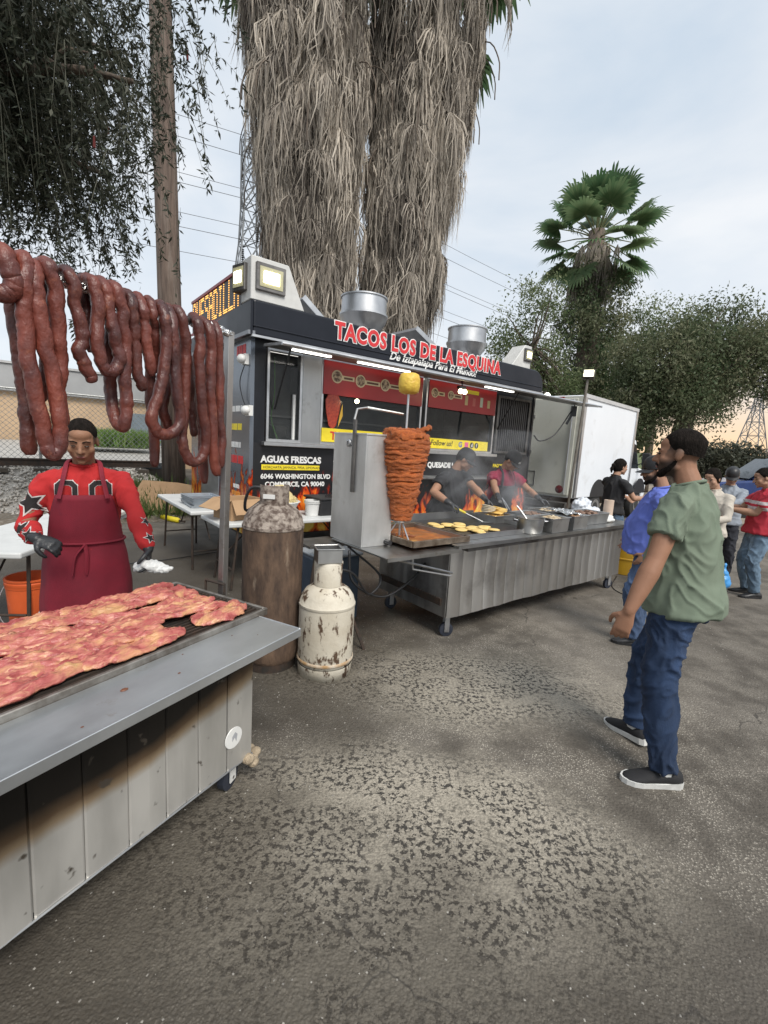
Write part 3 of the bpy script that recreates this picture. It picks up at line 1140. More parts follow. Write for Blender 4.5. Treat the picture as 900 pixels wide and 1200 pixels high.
# walls
MB().box(0, TL, 0, .06, .42, 1.58).build('lower_wall', FLAME, tr)
MB().box(0, .14, 0, .06, 1.58, 2.80).build('corner_panel', TRUCKBLK, tr)
MB().box(4.46, TL, 0.012, .06, 1.58, 2.80).build('end_panel', TRUCKBLK, tr)
MB().box(.14, 4.46, 0, .06, 2.72, 2.80).build('window_header', TRUCKBLK, tr)
sidem = flame_mat('flame_print_side', (.15, .17, .20), .60, .5, 1.9)
sidem.node_tree.nodes['Principled BSDF'].inputs['Roughness'].default_value = .2
sidem.node_tree.nodes['Principled BSDF'].inputs['Metallic'].default_value = .45
MB().box(-.05, 0, -.003, TD, .42, 2.98).build('end_wall', sidem, tr)
MB().box(TL, TL + .05, -.003, TD, .42, 2.98).build('end_wall', TRUCKBLK, tr)
MB().box(0, TL, TD - .05, TD, .42, 2.98).build('back_wall', mat('inner_steel', (.34, .35, .35), (.20, .21, .21), sc=2, rough=.4, metal=.6), tr)
MB().box(.002, TL - .002, .06, TD - .05, .62, .70).build('floor', STEEL_D, tr)
MB().box(-.06, TL + .06, -.02, TD + .02, 2.98, 3.05).build('roof', ALU, tr)
MB().box(.05, TL - .05, .3, TD - .1, .34, .42).build('chassis', IRON, tr)
# fascia with rounded far corner
prof = [(-.08, 2.80), (5.62, 2.80)] + [(5.36 + .30 * math.cos(a), 2.89 + .30 * math.sin(a)) for a in np.linspace(R(-18), R(88), 9)] + [(-.08, 3.19)]
Mxz = Matrix(((1, 0, 0, 0), (0, 0, 1, 0), (0, 1, 0, 0), (0, 0, 0, 1)))
fa = MB().prism(prof, -.13, .16, Mxz).build('fascia', FASCIA, tr, bevel=.03, seg=3)
MB().box(-.10, 5.62, -.165, -.128, 2.775, 2.80).build('fascia_trim', ALU, tr)
MB().tube([(-.08, -.135, 2.9), (5.6, -.135, 2.9)], .008, 6).build('fascia_bead', FASCIA, tr)
MB().prism([(-.13, 2.80), (.16, 2.80), (TD * .97, 2.84), (TD * .97, 3.06), (.16, 3.17), (-.13, 3.17)], -.11, -.082, Matrix(((0, 0, 1, 0), (1, 0, 0, 0), (0, 1, 0, 0), (0, 0, 0, 1)))).build('end_fascia', FASCIA, tr)
MB().box(-.135, -.05, -.13, TD, 2.80, 2.845).build('end_gutter', mat('gutter_grey', (.25, .26, .28), rough=.4, metal=.5), tr)
# title lettering, bowed with white outline
x = 1.0
ttl = 'TACOS LOS DE LA ESQUINA'
o_ = text('title_outline', ttl, .285, WHT_T, fa, (x, -.137, 2.965), off=.024, ext=.004, sx=.99, space=1.10)
sxk = 3.36 / max(.01, max(v.co.x for v in o_.data.vertices))
o_.scale = (sxk, 1, 1)
o2 = text('title_lettering', ttl, .285, RED_T, fa, (x, -.1425, 2.965), off=.011, ext=.005, space=1.10)
o2.scale = (sxk, 1, 1)
s_ = text('subtitle_lettering', 'De Iztapalapa Para El Mundo!', .15, WHT_T, fa, (1.9, -.137, 2.842), off=.003, ext=.003, shear=.35)
s_.scale = (1.85 / max(v.co.x for v in s_.data.vertices), 1, 1)
# raised awning flap with light strips
fl = MB().box(.05, 7.0, -.62, -.13, 0, .035, Matrix.Translation((0, 0, 2.70)) @ Matrix.Rotation(R(5), 4, 'X')).build('awning_flap', mat('awning_metal', (.30, .30, .31), (.16, .16, .16), sc=6, rough=.45, metal=.7), tr, bevel=.006)
MB().tube([(.05, -.625, 2.662), (7.0, -.625, 2.662)], .02, 6).build('awning_edge', ALU, fl)
LEDW = mat('light_strip', (.9, .9, .9), emit=(1, .96, .88, 3))
for a, b in ((.25, .75), (1.15, 2.0), (3.6, 4.3)):
    MB().box(a, b, -.50, -.455, 2.640, 2.655).build('light_strip', LEDW, fl)
for a in (.24, 4.5):
    MB().tube([(a, -.45, 2.66), (a + .02, -.02, 2.0)], .012, 6).build('gas_strut', BLACK, fl)
# windows
SSF = mat('bright_frame', (.62, .62, .62), (.5, .5, .5), rough=.3, metal=.9)
GLASS, _t, _b = newmat('window_glass')
_b.inputs['Base Color'].default_value = (.03, .035, .037, 1)
_b.inputs['Roughness'].default_value = .03
_b.inputs['Alpha'].default_value = .22
_b.inputs['Specular IOR Level'].default_value = .8


def window(x0, x1, z0, z1, nm='window'):
    w = MB()
    w.box(x0, x1, -.03, .05, z0, z0 + .035).box(x0, x1, -.03, .05, z1 - .035, z1).box(x0, x0 + .03, -.03, .05, z0 + .035, z1 - .035).box(x1 - .03, x1, -.03, .05, z0 + .035, z1 - .035)
    o = w.build(nm, SSF, tr)
    MB().box(x0 + .03, x1 - .03, .01, .016, z0 + .035, z1 - .035).build('pane', GLASS, o)
    return o


w1 = window(.15, .62, 1.60, 2.72)
MB().box(.50, .53, -.035, .0, 1.64, 2.2).build('slide_bar', WHITE_P, w1)
window(.90, 2.68, 1.60, 2.72)
window(2.76, 4.44, 1.60, 2.72)
MB().box(.62, .90, -.035, .06, 1.58, 2.72).build('steel_column', STEEL, tr, bevel=.01)
MB().box(.1, 4.52, -.10, .0, 1.55, 1.598).build('sill_ledge', SSF, tr, bevel=.005)
# corrugated shutter on the right
co = MB()
for i in range(15):
    xx = 4.54 + i * .058
    co.box(xx, xx + .034, -.03, .01, 1.66, 2.6)
co.build('corrugated_shutter', mat('shutter_dark', (.06, .062, .066), (.04, .04, .043), rough=.35, metal=.6), tr)
MB().box(4.48, 5.46, -.05, 0.011, 1.62, 1.66).box(4.48, 5.46, -.05, 0.011, 2.6, 2.64).box(4.48, 4.53, -.05, .011, 1.66, 2.6).box(5.41, 5.46, -.05, .011, 1.66, 2.6).build('shutter_frame', STEEL_D, tr)
# red menu panels with round food pictures
REDM = mat('menu_red', (.42, .028, .028), (.36, .022, .022), sc=2, rough=.4)
FOOD = mat('food_print', (.55, .42, .28), (.10, .05, .03), sc=28, rough=.5, thr=(.42, .58))
CREAM = mat('cream_print', (.72, .60, .38), rough=.5)


def disc(name, x, z, r, m, parent, y, n=20):
    return MB().add([(x + r * math.cos(2 * PI * i / n), y, z + r * math.sin(2 * PI * i / n)) for i in range(n)], [tuple(range(n))]).build(name, m, parent)


def menu(x0, x1, z0, z1, items):
    p = MB().box(x0, x1, -.045, -.032, z0, z1).build('menu_panel', REDM, tr)
    for (x, z, r, lb) in items:
        d = disc('plate_picture', x, z, r, CREAM, p, -.0465)
        disc('food_picture', x, z, r * .8, FOOD, p, -.0475)
        if lb:
            MB().box(x + r * .9, x + r * .9 + lb, -.0468, -.0455, z - .035, z + .025).build('name_plate', CREAM, p)
            MB().box(x + r * .9 + .03, x + r * .9 + lb - .03, -.0478, -.047, z - .018, z + .008).build('name_print', mat('print_brown', (.12, .05, .03)), p)
    return p


menu(.92, 2.66, 2.26, 2.69, [(1.12, 2.50, .085, .20), (1.50, 2.49, .085, .26), (1.93, 2.49, .085, .24), (2.30, 2.49, .085, .2)])
p2 = menu(2.80, 4.42, 2.27, 2.69, [(2.92, 2.5, .075, .15), (3.28, 2.5, .07, .2)])
MB().box(3.62, 3.95, -.0468, -.0455, 2.57, 2.63).build('name_plate', YEL_T, p2)
for i in range(4):
    x = 3.62 + i * .19
    MB().box(x, x + .07, -.0468, -.0455, 2.38, 2.54 - .03 * (i % 2)).build('drink_picture', mat('drink%d' % (i % 3), [(.6, .45, .2), (.5, .1, .08), (.55, .6, .45)][i % 3], rough=.4), p2)
# al pastor sticker
MB().lathe([(.02, 0), (.06, .04), (.105, .22), (.12, .36), (.08, .44), (.02, .46)], 16, Matrix.Translation((1.08, -.036, 1.82)) @ Matrix.Scale(.06, 4, (0, 1, 0))).build('spit_sticker', mat('sticker_red', (.50, .07, .03), (.28, .03, .02), sc=30, rough=.4), tr, smooth=True)
MB().prism([(1.17, 1.84), (1.24, 2.0), (1.23, 2.16), (1.19, 2.0)], -.036, -.032, Mxz).build('sticker_tail', mat('sticker_yellow', (.75, .45, .05), rough=.4), tr)  # yellow tail of the spit picture, part of the sticker print
# yellow strips
ys = MB().box(.92, 2.66, -.045, -.032, 1.64, 1.82).build('yellow_strip', YEL_T, tr)
text('strip_lettering', 'TACOS', .15, RED_T, ys, (1.05, -.046, 1.675), off=.004, ext=.002)
ys = MB().box(2.80, 4.30, -.045, -.032, 1.64, 1.80).build('yellow_strip', YEL_T, tr)
text('strip_lettering', 'Follow us!', .12, BLK_T, ys, (2.9, -.046, 1.69), off=.001, ext=.002, shear=.2)
text('strip_icon', 'G', .12, mat('icon_blue', (.1, .2, .5)), ys, (3.55, -.046, 1.685), off=.004, ext=.002)
MB().box(3.70, 3.79, -.0475, -.046, 1.68, 1.77).build('strip_icon', mat('icon_pink', (.7, .12, .3), rough=.4), ys)
disc('strip_icon', 3.88, 1.725, .05, BLK_T, ys, -.047)
disc('strip_icon', 4.0, 1.725, .05, BLK_T, ys, -.047)
text('strip_icon', 'f', .08, WHT_T, ys, (3.99, -.0475, 1.70), off=.003, ext=.001)
text('strip_icon', 'd', .08, WHT_T, ys, (3.86, -.0475, 1.70), off=.003, ext=.001)
# lower wall print
text('wall_lettering', 'AGUAS FRESCAS', .115, WHT_T, tr, (.10, -.003, 1.345), off=.0045, ext=.002, sx=1.0)
text('wall_lettering', '\u2022 COSTILLA', .10, WHT_T, tr, (1.14, -.003, 1.345), off=.003, ext=.002)
MB().box(.11, .93, -.004, -.001, 1.25, 1.315).build('yellow_tag', YEL_T, tr, bevel=.002)
text('tag_lettering', 'HORCHATA, JAMAICA, PI\u00d1A, LIMONADA', .045, BLK_T, tr, (.13, -.0045, 1.268), ext=.0015)
text('wall_lettering', '6046 WASHINGTON BLVD', .085, WHT_T, tr, (.10, -.003, 1.14), off=.0025, ext=.002)
text('wall_lettering', 'COMMERCE, CA 90040', .085, WHT_T, tr, (.16, -.003, 1.04), off=.0025, ext=.002)
text('wall_lettering', 'BURRITOS \u2022 QUESADILLAS', .12, WHT_T, tr, (2.25, -.003, 1.33), off=.004, ext=.002)
text('wall_lettering', 'PAGOS', .085, YEL_T, tr, (4.55, -.003, 1.36), off=.002, ext=.002)
disc('round_food_print', 1.52, 1.24, .12, FOOD, tr, -.003)
# fold-down counter with things on it
cs = MB().box(2.2, 4.6, -.36, -.002, 1.17, 1.20).build('fold_down_counter', STEEL, tr, bevel=.004)
for xx in (2.4, 3.4, 4.4):
    MB().tube([(xx, -.3, 1.17), (xx, -.0, .95)], .014, 6).build('counter_bracket', STEEL_D, cs)
# interior fittings
MB().box(.3, 5.2, 1.5, 2.3, .7, 1.55).build('kitchen_bench', STEEL, tr)
MB().box(.2, 5.3, 1.95, 2.38, 2.0, 2.03).build('kitchen_shelf', STEEL, tr)
MB().box(1.6, 4.2, 1.2, 2.35, 2.45, 2.9).build('extractor_hood', STEEL, tr, bevel=.02)
for i, (xx, w_, h_, c_) in enumerate(((.5, .3, .35, (.3, .3, .3)), (1.0, .22, .3, (.5, .5, .48)), (2.9, .4, .3, (.55, .55, .55)), (3.4, .35, .28, (.5, .5, .5)), (3.85, .3, .22, (.25, .06, .05)), (4.1, .25, .35, (.6, .6, .58)))):
    MB().box(xx, xx + w_, 1.6, 1.95, 1.55, 1.55 + h_).build('kitchen_bin', mat('kbin%d' % i, c_, rough=.4), tr, bevel=.02)
MB().tube(spline([(.34, .2, 2.65), (.36, .22, 2.2), (.33, .24, 1.9), (.42, .22, 1.62)], 5), .008, 5).build('green_cable', mat('cable_green', (.18, .4, .12), rough=.5), tr)
MB().box(.4, 5.0, .9, .96, 2.85, 2.87).build('ceiling_light', mat('ceiling_lamp', (.9, .9, .9), emit=(1, .97, .9, 1.2)), tr)
# trailer end: prints, door, little white devices
for i, (y, z, w_, h_, m_) in enumerate(((.45, 1.95, .42, .07, WHT_T), (.45, 1.72, .40, .08, YEL_T), (.45, 1.50, .34, .07, WHT_T), (.45, 1.30, .5, .10, RED_T), (.42, .98, .22, .05, WHT_T), (.42, .88, .3, .06, mat('print_orange', (.8, .3, .03), rough=.4)), (.42, .78, .26, .05, WHT_T), (.42, .68, .2, .05, WHT_T), (.42, .56, .3, .08, mat('print_green', (.35, .6, .1), rough=.4)), (.30, 2.62, .3, .12, RED_T))):
    for k in range(5):
        a = y + w_ * (k / 5 - .5)
        MB().box(-.054, -.049, a, a + w_ / 5 * (.62 + .25 * ((i * 3 + k) % 2)), z, z + h_).build('end_print', m_, tr)
dr_ = MB().box(-.07, -.049, 1.05, 1.85, .55, 2.55).build('side_door', mat('door_steel', (.30, .31, .33), (.22, .23, .25), rough=.3, metal=.7), tr, bevel=.01)
MB().box(-.085, -.069, 1.15, 1.75, 1.75, 2.4).build('door_window', GLASS_D, dr_)
for z, y in ((2.55, .1), (1.95, -.05)):
    q = MB().ball((-.12, y, z), (.055, .07, .055), 12, 8).build('security_camera', WHITE_P, tr, smooth=True)
    MB().box(-.10, -.049, y - .05, y + .06, z - .06, z + .06).build('bracket', WHITE_P, q)
MB().tube(spline([(-.08, .1, 2.5), (-.10, .2, 2.3), (-.08, .16, 2.1), (-.09, .0, 1.98)], 5), .006, 5).build('camera_cable', BLACK, tr)
# LED sign on the left end
ls = MB().box(-.06, .10, .30, 2.36, 3.14, 3.62).build('led_sign', BLACK, tr, bevel=.01)
for (y0, y1, z0, z1) in ((.30, 2.36, 3.13, 3.165), (.30, 2.36, 3.60, 3.635)):
    MB().box(-.075, -.061, y0, y1, z0, z1).build('sign_trim', mat('sign_red', (.35, .02, .03), rough=.4), ls)
FONT5 = {'Q': '0E11111115120D', 'U': '1111111111110E', 'E': '1F10101E10101F', 'S': '0F10100E01011E', 'A': '0E11111F111111', 'D': '1E11111111111E', 'I': '0E04040404040E', 'L': '1010101010101F'}
led = MB()
word = 'QUESADILLA'
cw = 1.96 / (len(word) * 6)
for i, ch in enumerate(word):
    rows = FONT5[ch]
    for r_ in range(14):
        bits = int(rows[(r_ // 2) * 2:(r_ // 2) * 2 + 2], 16)
        for k in range(5):
            if bits >> (4 - k) & 1:
                y = 2.31 - (i * 6 + k + .5) * cw
                z = 3.575 - r_ * .0275
                led.box(-.066, -.0605, y - cw * .30, y + cw * .30, z - .006, z + .005)
tag(led.build('led_dots', mat('led_amber', (.8, .4, .1), emit=(1, .5, .12, 1.3)), ls), kind='stuff')


# floodlight housings
def flood(x, y, z, w, h, rz, parent, tilt=0, glow=7):
    m = Matrix.Translation((x, y, z)) @ Matrix.Rotation(rz, 4, 'Z') @ Matrix.Rotation(tilt, 4, 'X')
    f_ = MB().box(-w / 2, w / 2, -.02, .10, -h / 2, h / 2, m).build('floodlight', STEEL_D, parent, bevel=.008)
    MB().box(-w / 2 * .78, w / 2 * .78, -.026, -.02, -h / 2 * .72, h / 2 * .72, m).build('reflector', mat('flood_glass', (.55, .52, .35), (.4, .38, .22), sc=4, rough=.25), f_)
    MB().box(-w / 2 * .52, w / 2 * .52, -.032, -.026, -h / 2 * .42, h / 2 * .42, m).build('led_panel', mat('flood_glow%g' % glow, (1, 1, .8), emit=(1, .93, .55, glow)), f_)
    return f_


hb = MB().prism([(-.10, 3.19), (.58, 3.19), (.36, 3.66), (-.10, 3.66)], -.10, .20, Mxz).build('light_housing', mat('housing_white', (.60, .60, .58), (.5, .5, .48), rough=.5), tr, bevel=.008)
flood(.13, -.115, 3.45, .36, .30, 0, hb)
flood(-.15, .12, 3.45, .24, .30, R(-75), hb)
hb = MB().prism([(4.75, 3.19), (5.3, 3.19), (5.3, 3.6), (5.1, 3.6)], -.05, .25, Mxz).build('light_housing', MATS['housing_white'], tr, bevel=.008)
flood(5.18, -.07, 3.43, .22, .22, R(0), hb, glow=7)
# exhaust fans
for (x, y, s) in ((1.95, .62, .93), (4.25, .62, .93)):
    f_ = MB().lathe([(.18, 3.05), (.18, 3.22), (.22, 3.28), (.36, 3.48), (.385, 3.56), (.395, 3.57), (.395, 3.60), (.37, 3.605), (.365, 3.84), (.385, 3.845), (.385, 3.865), (.33, 3.86), (.32, 3.60), (.15, 3.58), (0, 3.58)], 32, Matrix.Translation((x, y, 3.05 * (1 - s))) @ Matrix.Scale(s, 4)).build('exhaust_fan', ALU, tr, smooth=True, autos=30)
    MB().box(x - .28, x + .28, y - .28, y + .28, 3.05, 3.2).build('fan_curb', ALU, f_)
# open roof hatches
for (x, w_, a) in ((.95, .75, 36), (2.95, .8, 26)):
    h_ = MB().box(-.02, w_, 0, .75, 0, .05, Matrix.Translation((x - .15, .35, 3.47 - .0)) @ Matrix.Rotation(R(a), 4, 'Y')).build('roof_hatch', mat('hatch_grey', (.30, .30, .31), (.24, .24, .25), rough=.5, metal=.3), tr)
    MB().box(-.03, w_ + .01, -.012, .002, -.012, .06, Matrix.Translation((x - .15, .35, 3.47)) @ Matrix.Rotation(R(a), 4, 'Y')).build('hatch_rim', ALU, h_)
    MB().tube([(x + .2, .5, 3.05), (x + .15, .5, 3.4)], .012, 5).build('hatch_stay', IRON, h_)
MB().tube([(2.6, .9, 3.12), (3.9, .9, 3.30)], .05, 8).build('roof_pipe', ALU, tr)
# clip-on double bulbs under the awning
bl = MB().tube([(3.0, -.52, 2.66), (3.0, -.54, 2.58)], .01, 6).box(2.93, 3.07, -.56, -.5, 2.54, 2.58).build('bulb_holder', BLACK, tr)
for k in (-.04, .05):
    MB().ball((3.0 + k, -.55, 2.50), .036, 10, 8).build('bulb', mat('bulb_glow', (1, .9, .7), emit=(1, .83, .5, 9)), bl, smooth=True)
MB().ball((1.35, -.2, 2.2), .03, 8, 6).build('bulb', MATS['bulb_glow'], tr, smooth=True)
# running gear
for xx in (2.3, 3.2):
    w_ = MB().lathe([(.0, -.1), (.30, -.11), (.36, -.06), (.36, .06), (.30, .11), (0, .1)], 24, Matrix.Translation((xx, .25, .36)) @ Matrix.Rotation(R(90), 4, 'X')).build('wheel', RUBBER, tr, smooth=True, autos=30)
    MB().lathe([(0, .115), (.2, .115), (.2, .1)], 16, Matrix.Translation((xx, .25, .36)) @ Matrix.Rotation(R(90), 4, 'X')).build('rim', ALU, w_)

# ================================================================ white box truck
BXW = mat('box_white', (.76, .79, .83), (.70, .73, .77), sc=.8, rough=.4, wear=((.5, .5, .5), 1.5, .60, .9))
BXR = mat('box_cream', (.58, .58, .52), (.50, .50, .44), sc=.8, rough=.5, wear=((.3, .29, .25), 2, .56, .85))
bt = thing('box_truck', 'white box truck parked behind the griddle cart with cream rear doors', 'truck', (4.12, 10, 0), R(44.5))
BL = 3.4
# local x: forward (away right), y: to the left; rear face at x=0, right side at y=0
b0 = MB().box(0, BL, 0, 2.35, .72, 2.95).build('cargo_box', BXW, bt, bevel=.02)
MB().box(-.012, .0, .03, 2.32, .74, 2.93).build('rear_frame', BXR, bt)
for y0 in (.12, 1.2):
    d_ = MB().box(-.035, -.012, y0, y0 + 1.05, .78, 2.88).build('rear_door', BXR, bt, bevel=.006)
    MB().tube([(-.06, y0 + .08, .8), (-.06, y0 + .08, 2.86)], .016, 6).build('lock_rod', ALU, d_)
    for z in (1.0, 1.7, 2.5):
        MB().cbox((-.055, y0 + 1.0, z), (.03, .1, .06)).build('hinge', ALU, d_)
pl = MB().box(-.05, -.036, 1.35, 1.75, 1.0, 1.16).build('licence_plate', mat('plate', (.6, .6, .55), rough=.4), bt)
tx = text('plate_lettering', '7K48056', .09, mat('plate_blue', (.05, .08, .2)), pl, (-.052, 1.72, 1.045), rot=(PI / 2, 0, -PI / 2), off=.002, ext=.001)
MB().box(-.045, -.036, .95, 1.95, .92, .94).box(-.045, -.036, .95, 1.95, 1.24, 1.26).box(-.045, -.036, .93, .95, .92, 1.26).build('plate_panel', ALU, bt)
MB().lathe([(0, .03), (.09, .025), (.1, 0)], 16, Matrix.Translation((-.012, .32, .9)) @ Matrix.Rotation(R(-90), 4, 'Y')).build('tail_light', mat('tail_red', (.16, .012, .015), rough=.25), bt, smooth=True)
for y in (.5, 1.2, 1.9):
    MB().box(-.03, -.013, y - .06, y + .06, 2.885, 2.925).build('marker_light', mat('marker_red', (.3, .03, .02), rough=.3), bt)
for x in (.0, BL - .12):
    MB().box(x, x + .12, -.02, .02, .74, 2.97).build('corner_post', ALU, bt)
MB().box(0, BL, -.025, .03, 2.9, 2.98).build('roof_rail', mat('rail_white', (.6, .61, .62), rough=.4, metal=.3), bt)
MB().box(-.28, .05, .05, 2.3, .5, .62).build('rear_bumper', STEEL_D, bt)
MB().box(-.0, BL + 2.0, .5, 1.9, .42, .7).build('chassis', IRON, bt)
# wheel arch + wheels
for x in (1.35, BL + .95):
    a_ = MB().prism([(x + .46 * math.cos(t_), .72 + .42 * math.sin(t_)) for t_ in np.linspace(0, PI, 14)], -.006, .01, Matrix(((1, 0, 0, 0), (0, 0, 1, 0), (0, 1, 0, 0), (0, 0, 0, 1)))).build('wheel_arch', BLACK, bt)
    for y in (.14, 2.2):
        w_ = MB().lathe([(0, -.11), (.30, -.12), (.40, -.08), (.42, 0), (.40, .08), (.30, .12), (0, .11)], 26, Matrix.Translation((x, y, .42)) @ Matrix.Rotation(R(90), 4, 'X')).build('wheel', RUBBER, bt, smooth=True, autos=35)
        MB().lathe([(0, .10), (.12, .10), (.2, .125), (.235, .125), (.235, .1)], 20, Matrix.Translation((x, y, .42)) @ Matrix.Rotation(R(90), 4, 'X')).build('rim', ALU, w_, smooth=True, autos=30)
cb = MB().prism([(BL, .55), (BL + 1.75, .55), (BL + 1.80, 1.15), (BL + 1.55, 1.35), (BL + .95, 1.45), (BL + .45, 2.2), (BL, 2.25)], .08, 2.25, Mxz).build('cab', BXW, bt, bevel=.06, seg=3)
MB().prism([(BL + .2, 1.42), (BL + .85, 1.42), (BL + .45, 2.05), (BL + .2, 2.1)], .068, .08, Mxz).build('side_window', GLASS_D, cb)
MB().prism([(BL, 2.2), (BL + .3, 2.25), (BL + .18, 2.8), (BL, 2.93)], .15, 2.2, Mxz).build('wind_deflector', BXW, bt, bevel=.04, seg=2)
mr = MB().box(BL + .75, BL + .85, -.22, -.02, 1.5, 1.85).build('wing_mirror', BLACK, cb, bevel=.02)
MB().tube([(BL + .8, .1, 1.5), (BL + .8, -.1, 1.6)], .015, 6).build('mirror_arm', BLACK, mr)

# leaning lamp pole between trailer and truck, with a clip-on work light
lp = thing('lamp_pole', 'thin leaning metal pole with a lit work lamp behind the griddle cart', 'lamp', (3.02, 7.55, 0))
MB().tube([(0, 0, 0), (.06, .05, 1.2), (.16, .15, 2.9)], .022, 8).build('pole', mat('pole_grey', (.22, .20, .17), (.14, .12, .10), rough=.5, metal=.6), lp)
lh = MB().box(-.09, .09, -.05, .06, -.07, .07, Matrix.Translation((.16, .13, 2.97)) @ Euler((R(-15), 0, R(-25))).to_matrix().to_4x4()).build('lamp_head', STEEL_D, lp, bevel=.01)
MB().box(-.07, .07, -.056, -.05, -.05, .05, Matrix.Translation((.16, .13, 2.97)) @ Euler((R(-15), 0, R(-25))).to_matrix().to_4x4()).build('lamp_lens', mat('worklamp_glow', (1, 1, .8), emit=(1, .93, .6, 6)), lh)
lb = thing('hanging_lamp', 'small bright bulb glowing at the roof edge of the box truck', 'lamp', (3.05, 9.2, 2.78))
MB().ball((0, 0, 0), .06, 10, 8).build('bulb', mat('spot_glow', (1, 1, .85), emit=(1, .95, .75, 7)), lb, smooth=True)
MB().tube([(0, 0, .04), (0, .1, .1), (.1, 1.5, .15)], .012, 5).build('arm', IRON, lb)
cbm = MB().tube(spline([W(7.75, 5.3, 2.0), W(7.9, 5.25, 1.9), W(8.3, 5.2, 2.05), W(8.6, 5.1, 2.5), W(8.65, 5.05, 2.66)], 8), .012, 6).build('power_cable', BLACK)
tag(cbm, 'black cable looping from the trailer corner up to the awning end', 'cable')
cl = MB().box(-.05, .05, -.03, .03, -.12, .08, Matrix.Translation(W(8.65, 5.06, 2.55))).box(-.02, .02, -.02, .02, -.25, .1, Matrix.Translation(W(8.62, 5.06, 2.5)) @ Matrix.Rotation(.4, 4, 'Y')).build('cable_clamp', BLACK)
tag(cl, 'black clamp gripping the tip of the awning with a cable', 'clamp')

# ================================================================ parked blue car
cr_ = thing('parked_car', 'dark blue pickup-like car parked on the lot below the grassy bank', 'car', (10.6, 14.8, 0), R(-12))
cr_.scale = (1, 1, 1.10)
CARB = mat('car_blue', (.02, .045, .16), (.016, .036, .13), rough=.22, coat=.6)
body = [(0, .45), (5.2, .45), (5.25, .95), (5.15, 1.12), (3.9, 1.16), (3.2, 1.16), (1.15, 1.12), (.05, 1.0), (-.05, .7)]
MB().prism(body, 0, 1.85, Mxz).build('body', CARB, cr_, bevel=.06, seg=3)
cab = MB().prism([(1.15, 1.13), (1.85, 1.72), (2.3, 1.80), (4.8, 1.82), (5.12, 1.14)], .12, 1.73, Mxz).build('cabin', CARB, cr_, bevel=.05, seg=2)
for a, b in ((1.35, 2.55), (2.65, 3.7), (3.8, 4.7)):
    s0 = max(0, (1.65 - a) * .8)
    MB().prism([(a + .08, 1.2), (b, 1.2), (b - .03, 1.70), (max(a + .05, 1.92), 1.70)], .105, .12, Mxz).build('side_window', GLASS_D, cab)
MB().prism([(1.08, 1.15), (1.83, 1.74), (1.80, 1.76), (1.04, 1.16)], .3, 1.6, Mxz).build('windscreen', mat('wind_glass', (.10, .12, .14), rough=.1), cab)
for x in (.95, 4.2):
    for y in (.1, 1.75):
        w_ = MB().lathe([(0, -.11), (.28, -.12), (.37, -.08), (.37, .08), (.28, .12), (0, .11)], 24, Matrix.Translation((x, y, .37)) @ Matrix.Rotation(R(90), 4, 'X')).build('wheel', RUBBER, cr_, smooth=True, autos=35)
        MB().lathe([(0, .11), (.2, .125), (.23, .1)], 16, Matrix.Translation((x, y, .37)) @ Matrix.Rotation(R(90), 4, 'X')).build('rim', ALU, w_)
MB().box(-.07, .05, .1, .5, .78, .95).build('headlight', mat('lamp_clear', (.6, .6, .6), rough=.15), cr_, bevel=.02)
MB().box(1.75, 1.85, -.16, .02, 1.15, 1.32).build('wing_mirror', BLACK, cr_, bevel=.02)
# ================================================================ charcoal grill cart (foreground left)
gc = thing('grill_cart', 'long stainless grill cart with scorched panelled front on casters', 'grill', WG(0, 0), ROT_G)
LEN = 2.6


